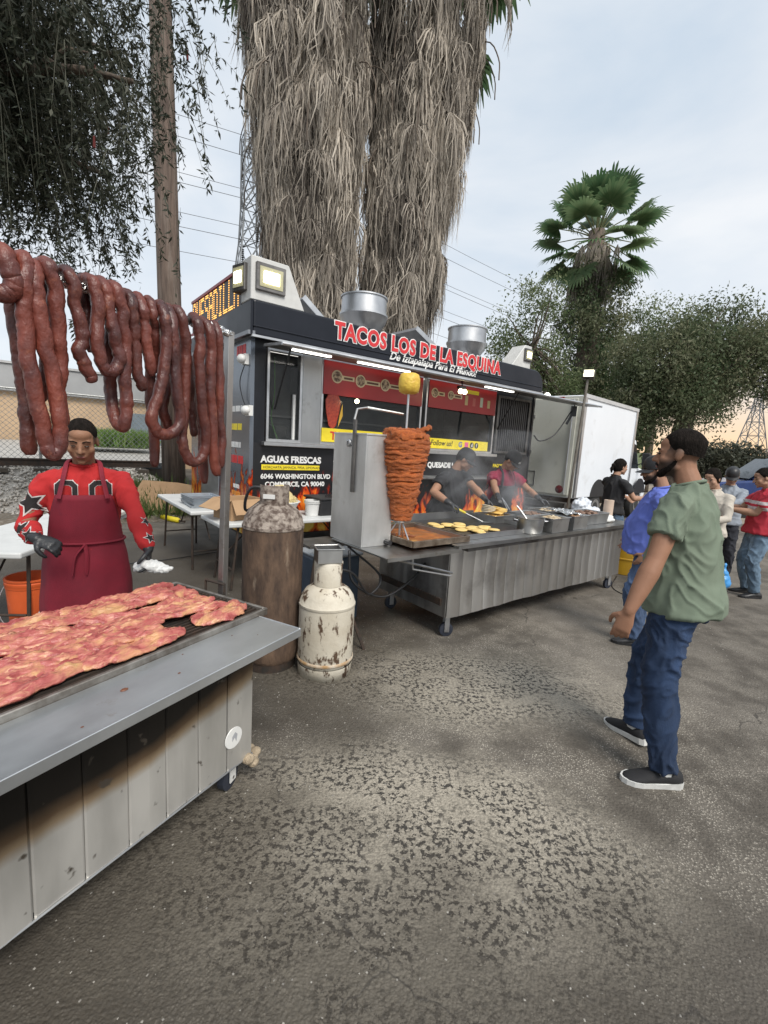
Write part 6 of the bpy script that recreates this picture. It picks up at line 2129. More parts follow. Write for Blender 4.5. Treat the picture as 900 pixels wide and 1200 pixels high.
def hand_shape(mb, wrist, d, nrm, thumb_side, curl=.5, s=1.0, grow=0.0, spread=1.0):
    """palm + four fingers + thumb. d: finger direction, nrm: palm normal (fingers curl towards it)"""
    d = d.normalized()
    nrm = (nrm - d * nrm.dot(d)).normalized()
    sd = d.cross(nrm).normalized() * thumb_side        # towards the thumb
    L_ = .095 * s
    cap_tube(mb, [wrist - d * .02, wrist + d * .02 * s, wrist + d * L_ * .6, wrist + d * L_], [.024 * s + grow, .032 * s + grow, .040 * s + grow, .039 * s + grow], 12, [.022 * s + grow, .017 * s + grow, .015 * s + grow, .012 * s + grow], sd)
    for k, (off, ln) in enumerate(((.029, .070), (.010, .078), (-.010, .073), (-.029, .058))):
        base = wrist + d * (L_ - .004) + sd * off * s
        c = curl * (1 + .12 * (k - 1))
        fd = (d + sd * off * 3.2 * spread).normalized()
        p = [base]
        ang = 0
        for seg, f in enumerate((.45, .30, .25)):
            ang += c * (.55, .75, .5)[seg]
            p.append(p[-1] + (fd * math.cos(ang) + nrm * math.sin(ang)) * ln * s * f)
        cap_tube(mb, p, [(.0098 + grow * .9) * s, (.0090 + grow * .9) * s, (.0082 + grow * .9) * s, (.0070 + grow * .8) * s], 8)
    tb_ = wrist + d * .028 * s + sd * .026 * s
    t1 = tb_ + (d * .55 + sd * .75 + nrm * .35).normalized() * .036 * s
    t2 = t1 + (d * .85 + sd * .25 + nrm * (.3 + curl * .5)).normalized() * .030 * s
    t3 = t2 + (d * .9 - sd * .1 + nrm * (.3 + curl * .6)).normalized() * .024 * s
    cap_tube(mb, [tb_, t1, t2, t3], [(.015 + grow) * s, (.0125 + grow) * s, (.0105 + grow) * s, (.0085 + grow) * s], 8)


SKINS = {}


def skin(tone):
    k = 'skin_%d' % int(tone[0] * 1000)
    return mat(k, tone, tuple(x * .88 for x in tone), sc=14, rough=.58, spec=.3, bump=.12, bsc=160, tint=(.035, .026, .022))


HAIRM = mat('hair_black', (.008, .007, .006), (.020, .016, .014), sc=70, rough=.9, spec=.06, bump=.8, bsc=160, str3=(1, 1, .35))
EYEM = mat('eye_dark', (.03, .02, .015), rough=.2)
LIPM = mat('lips', (.26, .09, .075), rough=.45)
SOLEW = mat('sole_white', (.62, .62, .60), (.5, .5, .48), sc=20, rough=.6)
GLOVE = mat('glove_black', (.018, .019, .021), (.028, .029, .031), sc=20, rough=.38, bump=.3, bsc=60)


def denim(name, c):
    return mat(name, c, tuple(x * .55 for x in c), sc=5, rough=.9, bump=.35, bsc=220, str3=(1, 1, .45), wear=(tuple(min(1, x * 2.1 + .02) for x in c), 3.2, .56, .8, (1, 1, .5)))


def cloth(name, c, c2=None):
    return mat(name, c, c2 or tuple(x * .8 for x in c), sc=5, rough=.92, bump=.22, bsc=240)


def person(label, loc, yaw, H=1.72, girth=1.0, belly=0.0, lean=0, side_lean=0, head_dir=None, hands=None, elbows=None, feet=None, footdir=None, hair='short', top=None, sleeve=.45, trousers=None, shoe=None, sole=None, tone=(.36, .20, .13), gloves=(False, False), cap=None, beard=False, apron=None, vox=.009, hand_pose=None, tuck=False, face=True, hipz=None, shirt_hem=None, group=None, fade=False, closed_eyes=False):
    """builds one figure; local +Y is forward, +X the person's right hand side. hands/feet: {'L':world point, 'R':...}"""
    t = thing('person', label, 'person', (loc[0], loc[1], 0), yaw, group)
    s = H / 1.75
    inv = (Matrix.Translation((loc[0], loc[1], 0)) @ Matrix.Rotation(yaw, 4, 'Z')).inverted()
    loc3 = lambda p: inv @ Vector(p)
    dirl = lambda p: inv.to_3x3() @ Vector(p)
    V3 = Vector
    hz = (hipz or .93) * s
    pel = V3((0, 0, hz))
    rotl = Euler((-lean, side_lean, 0)).to_matrix()
    sp = lambda z, y=0, x=0: pel + rotl @ V3((x * s, y * s, (z - .93) * s))
    neck = sp(1.475, .0)
    sh = {'L': sp(1.378, -.01, -.176 * girth ** .4), 'R': sp(1.378, -.01, .176 * girth ** .4)}
    hp = {'L': pel + V3((-.088 * s * girth ** .5, 0, -.02)), 'R': pel + V3((.088 * s * girth ** .5, 0, -.02))}
    hd = dirl(head_dir).normalized() if head_dir is not None else V3((0, 1, -.05)).normalized()
    fup = V3((0, 0, 1)) - hd * hd.z
    fup.normalize()
    frt = hd.cross(fup).normalized()
    neck_top = neck + rotl @ V3((0, .012 * s, .042 * s)) + V3((hd.x, hd.y, 0)) * .022
    hc = neck_top + fup * .098 * s + hd * .014       # head centre (between the ears)
    HM = Matrix((frt, hd, fup)).transposed()
    hs = 1.0 * s ** .5
    hpnt = lambda x, y, z: hc + HM @ (V3((x, y, z)) * hs)
    ARM1, ARM2 = .295 * s, .265 * s
    LEG1, LEG2 = .43 * s, .415 * s
    # ---- joints
    el, wr, kn, an = {}, {}, {}, {}
    for k, sx in (('L', -1), ('R', 1)):
        tgt = loc3(hands[k]) if hands and k in hands else sh[k] + V3((sx * .07, .06, -.52 * s))
        pole = dirl(elbows[k]) if elbows and k in elbows else V3((sx * .5, -1, -.3))
        el[k], wr[k] = ik(sh[k], tgt, ARM1, ARM2, pole)
        ft = loc3(feet[k]) if feet and k in feet else V3((sx * .11, 0, 0))
        ank = V3((ft.x, ft.y, ft.z + .085 * s))
        fd = dirl(footdir[k]) if footdir and k in footdir else V3((sx * .25, 1, 0))
        kn[k], an[k] = ik(hp[k], ank, LEG1, LEG2, V3((fd.x, fd.y, .1)) + V3((0, .4, 0)))
    # ---- body (skin)
    body = MB()
    g = girth
    cap_tube(body, [sp(.90), sp(1.0), sp(1.15), sp(1.30), sp(1.40)], [.12 * g * s, .12 * g * s, .125 * g * s, .125 * g * s, .09 * s], 16, [.085 * g * s, .085 * g * s, .09 * g * s, .09 * g * s, .07 * s], rotl @ V3((1, 0, 0)))
    cap_tube(body, [sp(1.41), neck, neck_top + fup * .02 - hd * .012, hpnt(0, -.022, -.03)], [.070 * s, .058 * s * g ** .4, .054 * s * g ** .4, .052 * s], 14)
    # head
    E_ = lambda x, y, z, rx, ry, rz: body.ball(hpnt(x, y, z), (rx * hs, ry * hs, rz * hs), 18, 12, HM)
    E_(0, -.014, .034, .074, .094, .084)
    E_(0, .026, .0, .066, .070, .070)
    E_(0, .034, -.042, .066, .058, .066)
    E_(0, .034, -.080, .051, .052, .036)
    E_(0, .078, -.100, .020, .016, .017)
    E_(0, .030, .052, .058, .060, .045)
    for sx in (-1, 1):
        E_(sx * .028, .075, .021, .026, .011, .010)
        E_(sx * .044, .058, -.030, .025, .026, .028)
        E_(sx * .048, .020, -.068, .016, .036, .020)
        E_(sx * .012, .098, -.033, .009, .012, .008)
        body.ball(hpnt(sx * .076, -.010, -.006), (.010 * hs, .020 * hs, .032 * hs), 12, 10, HM @ Euler((R(12), 0, sx * R(-18))).to_matrix())
    cap_tube(body, [hpnt(0, .086, .018), hpnt(0, .102, -.010), hpnt(0, .114, -.028)], [.008 * hs, .010 * hs, .013 * hs], 10)
    E_(0, .090, -.057, .023, .012, .007)
    E_(0, .088, -.069, .019, .012, .008)
    E_(0, .083, -.062, .030, .016, .022)
    # limbs
    for k, sx in (('L', -1), ('R', 1)):
        u = (el[k] - sh[k]).normalized()
        f_ = (wr[k] - el[k]).normalized()
        ag = g ** .6
        cap_tube(body, [sh[k], sh[k].lerp(el[k], .35), sh[k].lerp(el[k], .7), el[k]], [.036 * s * ag, .047 * s * ag, .045 * s * ag, .040 * s * ag])
        cap_tube(body, [el[k], el[k].lerp(wr[k], .25), el[k].lerp(wr[k], .6), wr[k]], [.040 * s * ag, .045 * s * ag, .038 * s * ag, .027 * s])
        hpz = (hand_pose or {}).get(k, {})
        hdir = dirl(hpz['d']) if 'd' in hpz else (f_ + V3((0, 0, -.25))).normalized()
        hn = dirl(hpz['n']) if 'n' in hpz else V3((-sx, .3, -.1))
        thumb = hpz.get('t', None)
        sdv = hdir.cross((hn - hdir * hn.dot(hdir)).normalized())
        ts = thumb if thumb else (1 if sdv.dot(V3((-sx * .2, 1, .35))) > 0 else -1)
        gl = gloves[0 if k == 'L' else 1]
        if gl:
            gm_ = MB()
            hand_shape(gm_, wr[k], hdir, hn, ts, hpz.get('c', .6), s, .0018)
            cap_tube(gm_, [wr[k] - f_ * .06, wr[k] - f_ * .02, wr[k] + hdir * .01], [.036 * s, .034 * s, .031 * s], 12)
            remesh(gm_, 'glove', GLOVE, t, .005, 2)
        else:
            hand_shape(body, wr[k], hdir, hn, ts, hpz.get('c', .45), s)
        cap_tube(body, [hp[k], hp[k].lerp(kn[k], .5), kn[k], kn[k].lerp(an[k], .35), an[k]], [.07 * s * g, .062 * s * g, .048 * s, .05 * s, .034 * s])
    bo = remesh(body, 'body', skin(tone), t, min(vox, .0065), 2, .5)
    # stubble / fade / lips as colour on the skin
    tn = np.zeros(len(bo.data.vertices), np.float32)
    for i, v in enumerate(bo.data.vertices):
        q = HM.transposed() @ (v.co - hc) / hs
        if abs(q.x) > .12 or abs(q.y) > .14 or abs(q.z) > .14:
            continue
        if beard or fade:
            a = 0
            cl_ = lambda e: max(0., min(1., e))
            if beard and not (q.y > .085 and q.z > -.052):
                a = .93 * cl_((-.018 - q.z + .25 * max(0, .03 - q.y)) / .028) * cl_((q.y + .012) / .022)
            if fade and q.z > -.045 and (q.y < .0 or abs(q.x) > .06) and q.y < .055:
                a = max(a, min(.9, max(0, (q.z + .045) / .09)))
            tn[i] = a
    at = bo.data.attributes.new('tint', 'FLOAT', 'POINT')
    at.data.foreach_set('value', tn)
    # ---- face details
    if face:
        for sx in (-1, 1):
            MB().ball(hpnt(sx * .031, .0835 if not closed_eyes else .0865, .004 if not closed_eyes else .002), (.0140 * hs, .0085 * hs, (.0065 if not closed_eyes else .0034) * hs), 10, 6, HM).build('eye', EYEM, bo, smooth=True)
            MB().tube([hpnt(sx * .012, .0935, .024), hpnt(sx * .032, .0925, .031), hpnt(sx * .052, .077, .025)], [.0035 * hs, .0042 * hs, .002 * hs], 6).build('eyebrow', HAIRM, bo)
        MB().ball(hpnt(0, .0955, -.0635), (.0225 * hs, .0075 * hs, .0085 * hs), 12, 6, HM).build('lips', LIPM, bo, smooth=True)
    # ---- hair
    if hair:
        hm_ = MB()
        nA, nE = 40, 16
        vs, fs = [], []
        for i in range(nE + 1):
            for j in range(nA):
                az = 2 * PI * j / nA                      # 0 = right, pi/2 = front
                fr_ = math.sin(az)
                low = {'short': np.interp(fr_, [-1, -.2, .35, .75, 1], [-.055, -.025, .012, .075, .078]), 'fade': np.interp(fr_, [-1, -.2, .3, .7, 1], [-.02, .0, .02, .062, .066]),
                       'long': np.interp(fr_, [-1, -.1, .4, .8, 1], [-.085, -.065, -.01, .068, .075]), 'buzz': np.interp(fr_, [-1, -.2, .35, .75, 1], [-.04, .0, .03, .066, .068])}[hair]
                th = {'short': .012, 'fade': .012, 'long': .012, 'buzz': .007}[hair]
                low = low + .007 * noise.noise((math.cos(az) * 4, math.sin(az) * 4, 7)) + .003 * noise.noise((math.cos(az) * 14, math.sin(az) * 14, 7))
                tp_ = min(1, i / (9 if hair in ('fade', 'buzz') else 4)) ** (1.3 if hair == 'fade' else .8)
                z_top = .120
                zz = low + (z_top - low) * (i / nE)
                z_n = (zz - .034) / .0875
                rad = math.sqrt(max(0, 1 - z_n * z_n)) if abs(z_n) < 1 else 0
                if z_n < 0:
                    rad = 1 - .10 * z_n * z_n
                ex = (.0735 + th * tp_) * rad
                ey = (.0945 + th * tp_) * rad
                jt = 1 + .02 * noise.noise((math.cos(az) * 9, math.sin(az) * 9, zz * 90))
                vs.append(hpnt(ex * math.cos(az) * jt, -.014 + ey * math.sin(az) * jt, zz + th * .9 * (i / nE) ** 4))
        for i in range(nE):
            for j in range(nA):
                fs.append((i * nA + j, i * nA + (j + 1) % nA, (i + 1) * nA + (j + 1) % nA, (i + 1) * nA + j))
        fs.append(tuple(nE * nA + j for j in range(nA)))
        hm_.add(vs, fs)
        ho = hm_.build('hair', HAIRM, t, smooth=True)
        if hair == 'long':
            b = MB()
            b.ball(hpnt(0, -.118, .01), (.034, .036, .036), 12, 8)
            cap_tube(b, [hpnt(0, -.125, .0), hpnt(0, -.145, -.05), hpnt(0, -.135, -.10)], [.022, .026, .012], 10)
            b.build('ponytail', HAIRM, ho, smooth=True)
    if beard:
        b = MB()
        pts = [hpnt(-.068, .0, -.035), hpnt(-.060, .03, -.070), hpnt(-.042, .062, -.094), hpnt(0, .084, -.106), hpnt(.042, .062, -.094), hpnt(.060, .03, -.070), hpnt(.068, .0, -.035)]
        cap_tube(b, spline(pts, 4), list(np.interp(np.linspace(0, 6, 25), range(7), [.005, .009, .012, .014, .012, .009, .005])), 10, list(np.interp(np.linspace(0, 6, 25), range(7), [.008, .015, .018, .017, .018, .015, .008])))
        cap_tube(b, [hpnt(-.026, .090, -.058), hpnt(-.012, .098, -.048), hpnt(.012, .098, -.048), hpnt(.026, .090, -.058)], [.005, .007, .007, .005], 8)
        remesh(b, 'beard', HAIRM, bo, .004, 1, .5, (.003, 90, (1, 1, 1)))
    # ---- cap
    if cap:
        cm, emb = cap
        c = MB()
        nA = 28
        prof = [(1.0, -.004), (1.0, .02), (.98, .045), (.90, .072), (.74, .096), (.5, .112), (.2, .120), (0.01, .121)]
        vs, fs = [], []
        for (f, z) in prof:
            for j in range(nA):
                a = 2 * PI * j / nA
                vs.append(hpnt(.088 * f * math.cos(a), -.012 + .108 * f * math.sin(a) + (.004 if math.sin(a) > .8 else 0), z + .022))
        for i in range(len(prof) - 1):
            for j in range(nA):
                fs.append((i * nA + j, i * nA + (j + 1) % nA, (i + 1) * nA + (j + 1) % nA, (i + 1) * nA + j))
        c.add(vs, fs)
        co_ = c.build('cap', cm, t, smooth=True)
        c = MB()
        vs, fs = [], []
        for lay in (0, 1):
            for i in range(6):
                for j in range(13):
                    a = R(20 + 140 * j / 12)
                    e = i / 5
                    vs.append(hpnt((.086 + .0 * e) * math.cos(a) * (1 - .05 * e), -.012 + .105 * math.sin(a) + .072 * e * math.sin(a) ** .6, .024 - .020 * e - .016 * math.cos(a) ** 2 - .004 * lay))
        for lay in (0, 1):
            for i in range(5):
                for j in range(12):
                    q = lay * 78 + i * 13 + j
                    fs.append((q, q + 1, q + 14, q + 13) if lay else (q, q + 13, q + 14, q + 1))
        for j in range(12):
            q = 65 + j
            fs.append((q, q + 78, q + 79, q + 1))
        c.add(vs, fs)
        c.build('brim', cm, co_, smooth=True)
        if emb:
            for part, m_ in emb:
                MB().add([hpnt(x, .0995 - 3.2 * x * x - (z - .05) * .25, z) for x, z in part], [tuple(range(len(part)))]).build('emblem', m_, co_)
    # ---- top
    if top:
        hem = shirt_hem or .86
        if apron:
            hem = .91
        hk = .90 if apron else 1.0
        tm = MB()
        bx_ = rotl @ V3((1, 0, 0))
        st = [(hem, .198 * g * hk, .160 * g * hk + belly * .6, 0), (hem + .05, .194 * g * hk, .154 * g * hk + belly * .8, 0), (.98, .174 * g, .122 * g + belly, belly * .35), (1.10, .173 * g, .120 * g + belly * .9, belly * .4), (1.24, .176 * g, .122 * g + belly * .3, belly * .1), (1.33, .180 * g ** .7, .118 * g ** .7, 0), (1.40, .150 * g ** .5, .095, -.006), (1.435, .112, .082, -.005), (1.468, .078, .070, -.004)]
        P_ = [sp(z, y) for z, a, b, y in st]
        tm.tube(P_, [a * s for z, a, b, y in st], 22, True, [b * s for z, a, b, y in st], bx_)
        for k, sx in (('L', -1), ('R', 1)):
            ag = g ** .6
            a0 = sh[k] + rotl @ V3((-sx * .035 * s, 0, -.012 * s))
            if sleeve <= .6:
                e = sh[k].lerp(el[k], sleeve / .5 * .62)
                cap_tube(tm, [a0, sh[k] + V3((0, 0, -.012)), sh[k].lerp(e, .5)], [.066 * s * ag, .067 * s * ag, .068 * s * ag], 14)
                tm.tube([sh[k].lerp(e, .3), sh[k].lerp(e, .6), e], [.068 * s * ag, .069 * s * ag, .071 * s * ag], 14)
            else:
                wv = el[k].lerp(wr[k], .90)
                cap_tube(tm, [a0, sh[k] + V3((0, 0, -.012)), sh[k].lerp(el[k], .5), el[k], el[k].lerp(wr[k], .4), wv], [.060 * s * ag, .061 * s * ag, .058 * s * ag, .051 * s * ag, .049 * s * ag, .040 * s * ag], 14)
        so = remesh(tm, 'shirt', top, t, vox, 8, .5, (.016 * s, 6.5, (1, 1, .62)))
        # collar rim
        ring = []
        for j in range(20):
            a = 2 * PI * j / 20
            ring.append(sp(1.468 - .016 * math.sin(a), -.002 + .068 * math.sin(a), .074 * math.cos(a)))
        MB().tube(ring, .009, 6, closed=True).build('collar', top, so, smooth=True)
    # ---- trousers
    if trousers:
        tm = MB()
        st = [(.80, .150 * g, .110 * g), (.88, .166 * g, .120 * g), (.95, .155 * g, .110 * g), (.97, .15 * g, .105 * g)]
        tm.tube([pel + V3((0, 0, (z - .93) * s)) for z, a, b in st], [a * s for z, a, b in st], 20, True, [b * s for z, a, b in st], V3((1, 0, 0)))
        for k, sx in (('L', -1), ('R', 1)):
            lo = kn[k].lerp(an[k], .99)
            tm.tube([hp[k] + V3((0, 0, .02)), hp[k].lerp(kn[k], .25), hp[k].lerp(kn[k], .65), kn[k], kn[k].lerp(an[k], .4), kn[k].lerp(an[k], .8), lo + V3((0, 0, -.012))], [q * s * g ** .5 for q in (.088, .093, .082, .072, .070, .062, .062)], 16)
        to = remesh(tm, 'trousers', trousers, t, vox, 5, .5, (.016 * s, 6.5, (1.2, 1.2, .95)))
        MB().tube([pel + V3((.158 * g * s * math.cos(a), .112 * g * s * math.sin(a), .03 * s)) for a in np.linspace(0, 2 * PI, 24, endpoint=False)], .012, 6, closed=True).build('belt', BLACK, to)
    # ---- shoes
    for k, sx in (('L', -1), ('R', 1)):
        fd = dirl(footdir[k]) if footdir and k in footdir else V3((sx * .25, 1, 0))
        pit = fd.z
        fd = V3((fd.x, fd.y, 0)).normalized()
        rt_ = V3((fd.y, -fd.x, 0))
        a0 = V3((an[k].x, an[k].y, an[k].z - .085 * s))
        rp = Matrix((rt_, fd, V3((0, 0, 1)))).transposed() @ Euler((pit, 0, 0)).to_matrix()
        pnt = lambda x, y, z: a0 + rp @ V3((x * s, y * s, z * s))
        ow = [(-.085, .030, .075), (-.06, .038, .085), (-.01, .041, .092), (.05, .043, .075), (.10, .048, .056), (.14, .046, .045), (.17, .036, .036), (.187, .018, .028)]
        sm = MB()
        vs, fs = [], []
        nn = 14
        for y, w, h_ in ow:
            for j in range(nn):
                a = 2 * PI * j / nn
                x_, z_ = w * math.cos(a), h_ * (.5 + .5 * math.sin(a))
                if math.sin(a) < 0:
                    z_ = max(.018, h_ * .5 + h_ * .5 * math.sin(a))
                vs.append(pnt(x_, y, max(z_, .016)))
        for i in range(len(ow) - 1):
            for j in range(nn):
                fs.append((i * nn + j, (i + 1) * nn + j, (i + 1) * nn + (j + 1) % nn, i * nn + (j + 1) % nn))
        fs += [tuple(range(nn)), tuple(reversed([(len(ow) - 1) * nn + j for j in range(nn)]))]
        sm.add(vs, fs)
        sho = sm.build('shoe', shoe or BLACK, t, smooth=True)
        out = [(-.092, .024), (-.07, .038), (0, .040), (.06, .045), (.11, .051), (.15, .046), (.18, .030), (.196, .010)]
        poly = [(w, y) for y, w in out] + [(-w, y) for y, w in reversed(out)]
        nP = len(poly)
        vs = [pnt(x, y, .0) for x, y in poly] + [pnt(x * 1.04, y, .026 + (.008 if y < 0 else 0)) for x, y in poly]
        MB().add(vs, [tuple(reversed(range(nP))), tuple(range(nP, 2 * nP))] + [(i, (i + 1) % nP, nP + (i + 1) % nP, nP + i) for i in range(nP)]).build('sole', sole or BLACK, sho)
        MB().tube([an[k] + V3((0, 0, -.02)), an[k] + V3((0, 0, .05))], .042 * s, 10).build('sock', sole or BLACK, sho)
    # ---- apron
    if apron:
        am, zt, zb = apron
        vs, fs = [], []
        nA, nZ = 25, 26
        belt_z = 1.0
        for i in range(nZ + 1):
            z = zt + (zb - zt) * i / nZ
            half = np.interp(z, [zb, .70, .98, 1.06, zt], [R(88), R(96), R(100), R(72), R(40)])
            rx = np.interp(z, [zb, .7, .9, 1.0, 1.1, 1.24, 1.36], [.235 * g, .225 * g, .205 * g, .182 * g, .186 * g, .198 * g, .205 * g])
            ry = np.interp(z, [zb, .7, .9, 1.0, 1.1, 1.24, 1.36], [.175 * g, .17 * g, .158 * g, .138 * g, .142 * g, .142 * g, .138 * g]) + belly
            c = sp(z) if z > .93 else pel + V3((0, 0, (z - .93) * s))
            if z <= .93:
                c = c + V3((0, (.93 - z) * .05, 0))
            for j in range(nA):
                q = -half + 2 * half * j / (nA - 1)
                wv = .012 * math.sin(q * 7 + z * 3) * max(0, (.95 - z)) * 2.2 + .006 * noise.noise((q * 3, z * 6, 3))
                off = V3(((rx + wv) * math.sin(q), (ry + wv) * math.cos(q), 0)) * s
                vs.append(c + (rotl @ off if z > .93 else off))
        for i in range(nZ):
            for j in range(nA - 1):
                fs.append((i * nA + j, i * nA + j + 1, (i + 1) * nA + j + 1, (i + 1) * nA + j))
        ao = MB().add(vs, fs).build('apron', am, t, smooth=True)
        sd = ao.modifiers.new('thick', 'SOLIDIFY')
        sd.thickness = .004
        for sx in (-1, 1):
            x_ = math.sin(R(34)) * .20 * g
            MB().tube(spline([sp(zt - .02, .138 * g + belly * .2, sx * x_), sp(1.40, .105, sx * .095), sp(1.475, .02, sx * .082), sp(1.49, -.06, sx * .05)], 5), .014, 6, True, .005).build('apron_strap', am, ao)
        MB().tube([sp(belt_z) + rotl @ (V3((.192 * g * math.cos(a), (.146 * g + belly) * math.sin(a), 0)) * s) for a in np.linspace(0, 2 * PI, 28, endpoint=False)], .008, 6, closed=True).build('apron_tie', am, ao)
        for k_ in (-1, 1):
            MB().tube(spline([sp(1.0, .15 * g + belly), sp(.93, .168 * g + belly, .03 * k_ + .02), sp(.82, .178 * g + belly, .035 * k_ + .03)], 4), [.012] * 8 + [.006], 6, True, .004).build('tie_end', am, ao)
    return t, dict(wr=wr, el=el, hc=hc, HM=HM, hpnt=hpnt, inv=inv, sp=sp)


def yaw_of(d):
    return math.atan2(-d[0], d[1])


# ---------------------------------------------------------------- griller in red
redsh = cloth('red_jersey', (.46, .022, .022), (.36, .015, .017))
apr = mat('apron_maroon', (.23, .010, .026), (.16, .008, .02), sc=4, rough=.8, bump=.2, bsc=200, wear=((.07, .012, .03), 3, .52, .75))
gp_, gi = person(
    'griller in red jersey and dark red apron, black gloves, looking down behind the grill', (-1.79, 2.70), yaw_of((.50, -.86)), H=1.71, girth=1.08,
    head_dir=(.42, -.80, -.34), hands={'R': (-1.83, 2.35, 1.05), 'L': (-1.32, 2.52, .99)}, elbows={'R': (-1, .5, -.6), 'L': (.5, .9, -.3)},
    hand_pose={'R': dict(d=(.75, .0, -.25), n=(.1, .6, -.8), c=.9), 'L': dict(d=(.12, -.2, -1), n=(-.8, -.3, .1), c=.8)},
    hair='buzz', fade=True, top=redsh, sleeve=1, trousers=cloth('dark_trousers', (.03, .03, .035)), shoe=BLACK, gloves=(True, True), apron=(apr, 1.29, .42), tone=(.27, .14, .085), vox=.008, closed_eyes=True)
# napkin in the griller's left hand
wl = Matrix.Translation((-1.79, 2.70, 0)) @ Matrix.Rotation(yaw_of((.50, -.86)), 4, 'Z') @ gi['wr']['L']
blob('paper_napkin', 'crumpled white paper napkin held in the left glove of the griller', 'napkin', [((0, 0, 0), (.07, .04, .035)), ((.06, 0, -.02), (.06, .04, .02)), ((-.05, .01, -.01), (.05, .035, .03))], WHITE_P, wl + Vector((.03, -.03, -.10)), .2, vox=.006, wob=.012, wf=30)
# jersey prints: chest numerals and sleeve stars (outlined)
gw = gp_


def chest(x, z, y=.155):
    return gi['sp'](z, y, x)


def star_on(center, nrm, up, r, m, parent, nm, k=5):
    nrm, up = nrm.normalized(), up.normalized()
    sd = up.cross(nrm).normalized()
    up = nrm.cross(sd)
    pts = []
    for i in range(2 * k):
        a = PI / 2 + PI * i / k
        q = r if i % 2 == 0 else r * .45
        pts.append(center + sd * q * math.cos(a) + up * q * math.sin(a))
    return MB().add(pts, [tuple(range(2 * k))]).build(nm, m, parent)


sho = [c for c in gw.children if c.name.startswith('shirt')][0]
BLKC = cloth('print_black', (.02, .018, .018))
WHC = cloth('print_white', (.62, .58, .56))


def arm_patch(f, ang, r, seg):
    """star patch hugging the sleeve: seg = (a,b) joints, f along, ang around"""
    a, b = seg
    ax = (b - a).normalized()
    s1, s2 = frame(ax, Vector((1, 0, 0)))
    c = a.lerp(b, f)
    rad = .0  # found by casting below
    return c, ax, s1, s2


from mathutils.bvhtree import BVHTree
bm_ = bmesh.new()
bm_.from_mesh(sho.data)
bvh = BVHTree.FromBMesh(bm_)
bm_.free()
gp_inv = gi['inv']
camL = gp_inv @ Vector((0, 0, CAM_H))


def decal(parent, outline, centre, out, up, m, nm, lift):
    """flat print wrapped on the shirt: outline 2D points projected along -out onto the cloth"""
    out = out.normalized()
    sd = up.cross(out).normalized()
    up = out.cross(sd).normalized()
    cx = sum(p[0] for p in outline) / len(outline)
    cy = sum(p[1] for p in outline) / len(outline)
    dense = []
    n_ = len(outline)
    for i in range(n_):
        a, b = outline[i], outline[(i + 1) % n_]
        for k in range(4):
            dense.append((a[0] + (b[0] - a[0]) * k / 4, a[1] + (b[1] - a[1]) * k / 4))
    rings = [[(cx + (p[0] - cx) * f, cy + (p[1] - cy) * f) for p in dense] for f in (1, .75, .5, .25)]
    vs = []
    for rg in rings + [[(cx, cy)]]:
        for p in rg:
            o = centre + sd * p[0] + up * p[1] + out * .25
            h = bvh.ray_cast(o, -out)
            q = h[0] if h[0] is not None and (h[0] - centre).length < .115 else centre + sd * p[0] + up * p[1]
            vs.append(q + out * lift)
    k = len(dense)
    fs = []
    for r_ in range(3):
        for j in range(k):
            fs.append((r_ * k + j, r_ * k + (j + 1) % k, (r_ + 1) * k + (j + 1) % k, (r_ + 1) * k + j))
    fs += [(3 * k + j, 3 * k + (j + 1) % k, 4 * k) for j in range(k)]
    return MB().add(vs, fs).build(nm, m, parent)


def star(r, k=5, rot=0, inner=.45):
    return [((r if i % 2 == 0 else r * inner) * math.cos(PI / 2 + rot + PI * i / k), (r if i % 2 == 0 else r * inner) * math.sin(PI / 2 + rot + PI * i / k)) for i in range(2 * k)]


for k_ in ('R', 'L'):
    shp, elp, wrp = None, gi['el'][k_], gi['wr'][k_]
    sgn = 1 if k_ == 'R' else -1
    shp = gi['sp'](1.378, -.01, .178 * sgn)
    for (f, r_, seg, rot) in (((.55, .070, (shp, elp), .3), (.35, .050, (elp, wrp), .9), (.78, .042, (elp, wrp), .1)) if k_ == 'R' else ((.25, .026, (elp, wrp), .5), (.75, .030, (elp, wrp), .1))):
        c = seg[0].lerp(seg[1], f)
        out = (camL - c)
        out = out.normalized() + Vector((sgn * .55, 0, .0))
        decal(sho, star(r_ * 1.18, 5, rot), c, out, Vector((0, 0, 1)), WHC, 'star_outline', .003)
        decal(sho, star(r_ * .92, 5, rot), c, out, Vector((0, 0, 1)), BLKC, 'star_print', .0055)
for sgn in (-1, 1):
    c = gi['sp'](1.335, .10, .085 * sgn)
    o_ = [(-.055, -.045), (-.055, .01), (-.03, .035), (.03, .035), (.055, .01), (.055, -.045), (.030, -.045), (.030, .0), (.015, .012), (-.015, .012), (-.030, 0), (-.030, -.045)]
    for m_, f, lf in ((WHC, 1.18, .003), (BLKC, .96, .006)):
        for half in (o_[:4] + o_[8:], ) if False else (o_,):
            seg_ = [[o_[0], o_[1], o_[10], o_[11]], [o_[1], o_[2], o_[9], o_[10]], [o_[2], o_[3], o_[8], o_[9]], [o_[3], o_[4], o_[7], o_[8]], [o_[4], o_[5], o_[6], o_[7]]]
            for q in seg_:
                cx, cy = sum(p[0] for p in q) / 4, sum(p[1] for p in q) / 4
                q2 = [(cx + (p[0] - cx) * (1.0 if f < 1 else 1.25), cy + (p[1] - cy) * (1.0 if f < 1 else 1.3)) for p in q]
                decal(sho, q2, c, Vector((0, 1, 0)), Vector((0, 0, 1)), m_, 'chest_print', lf)

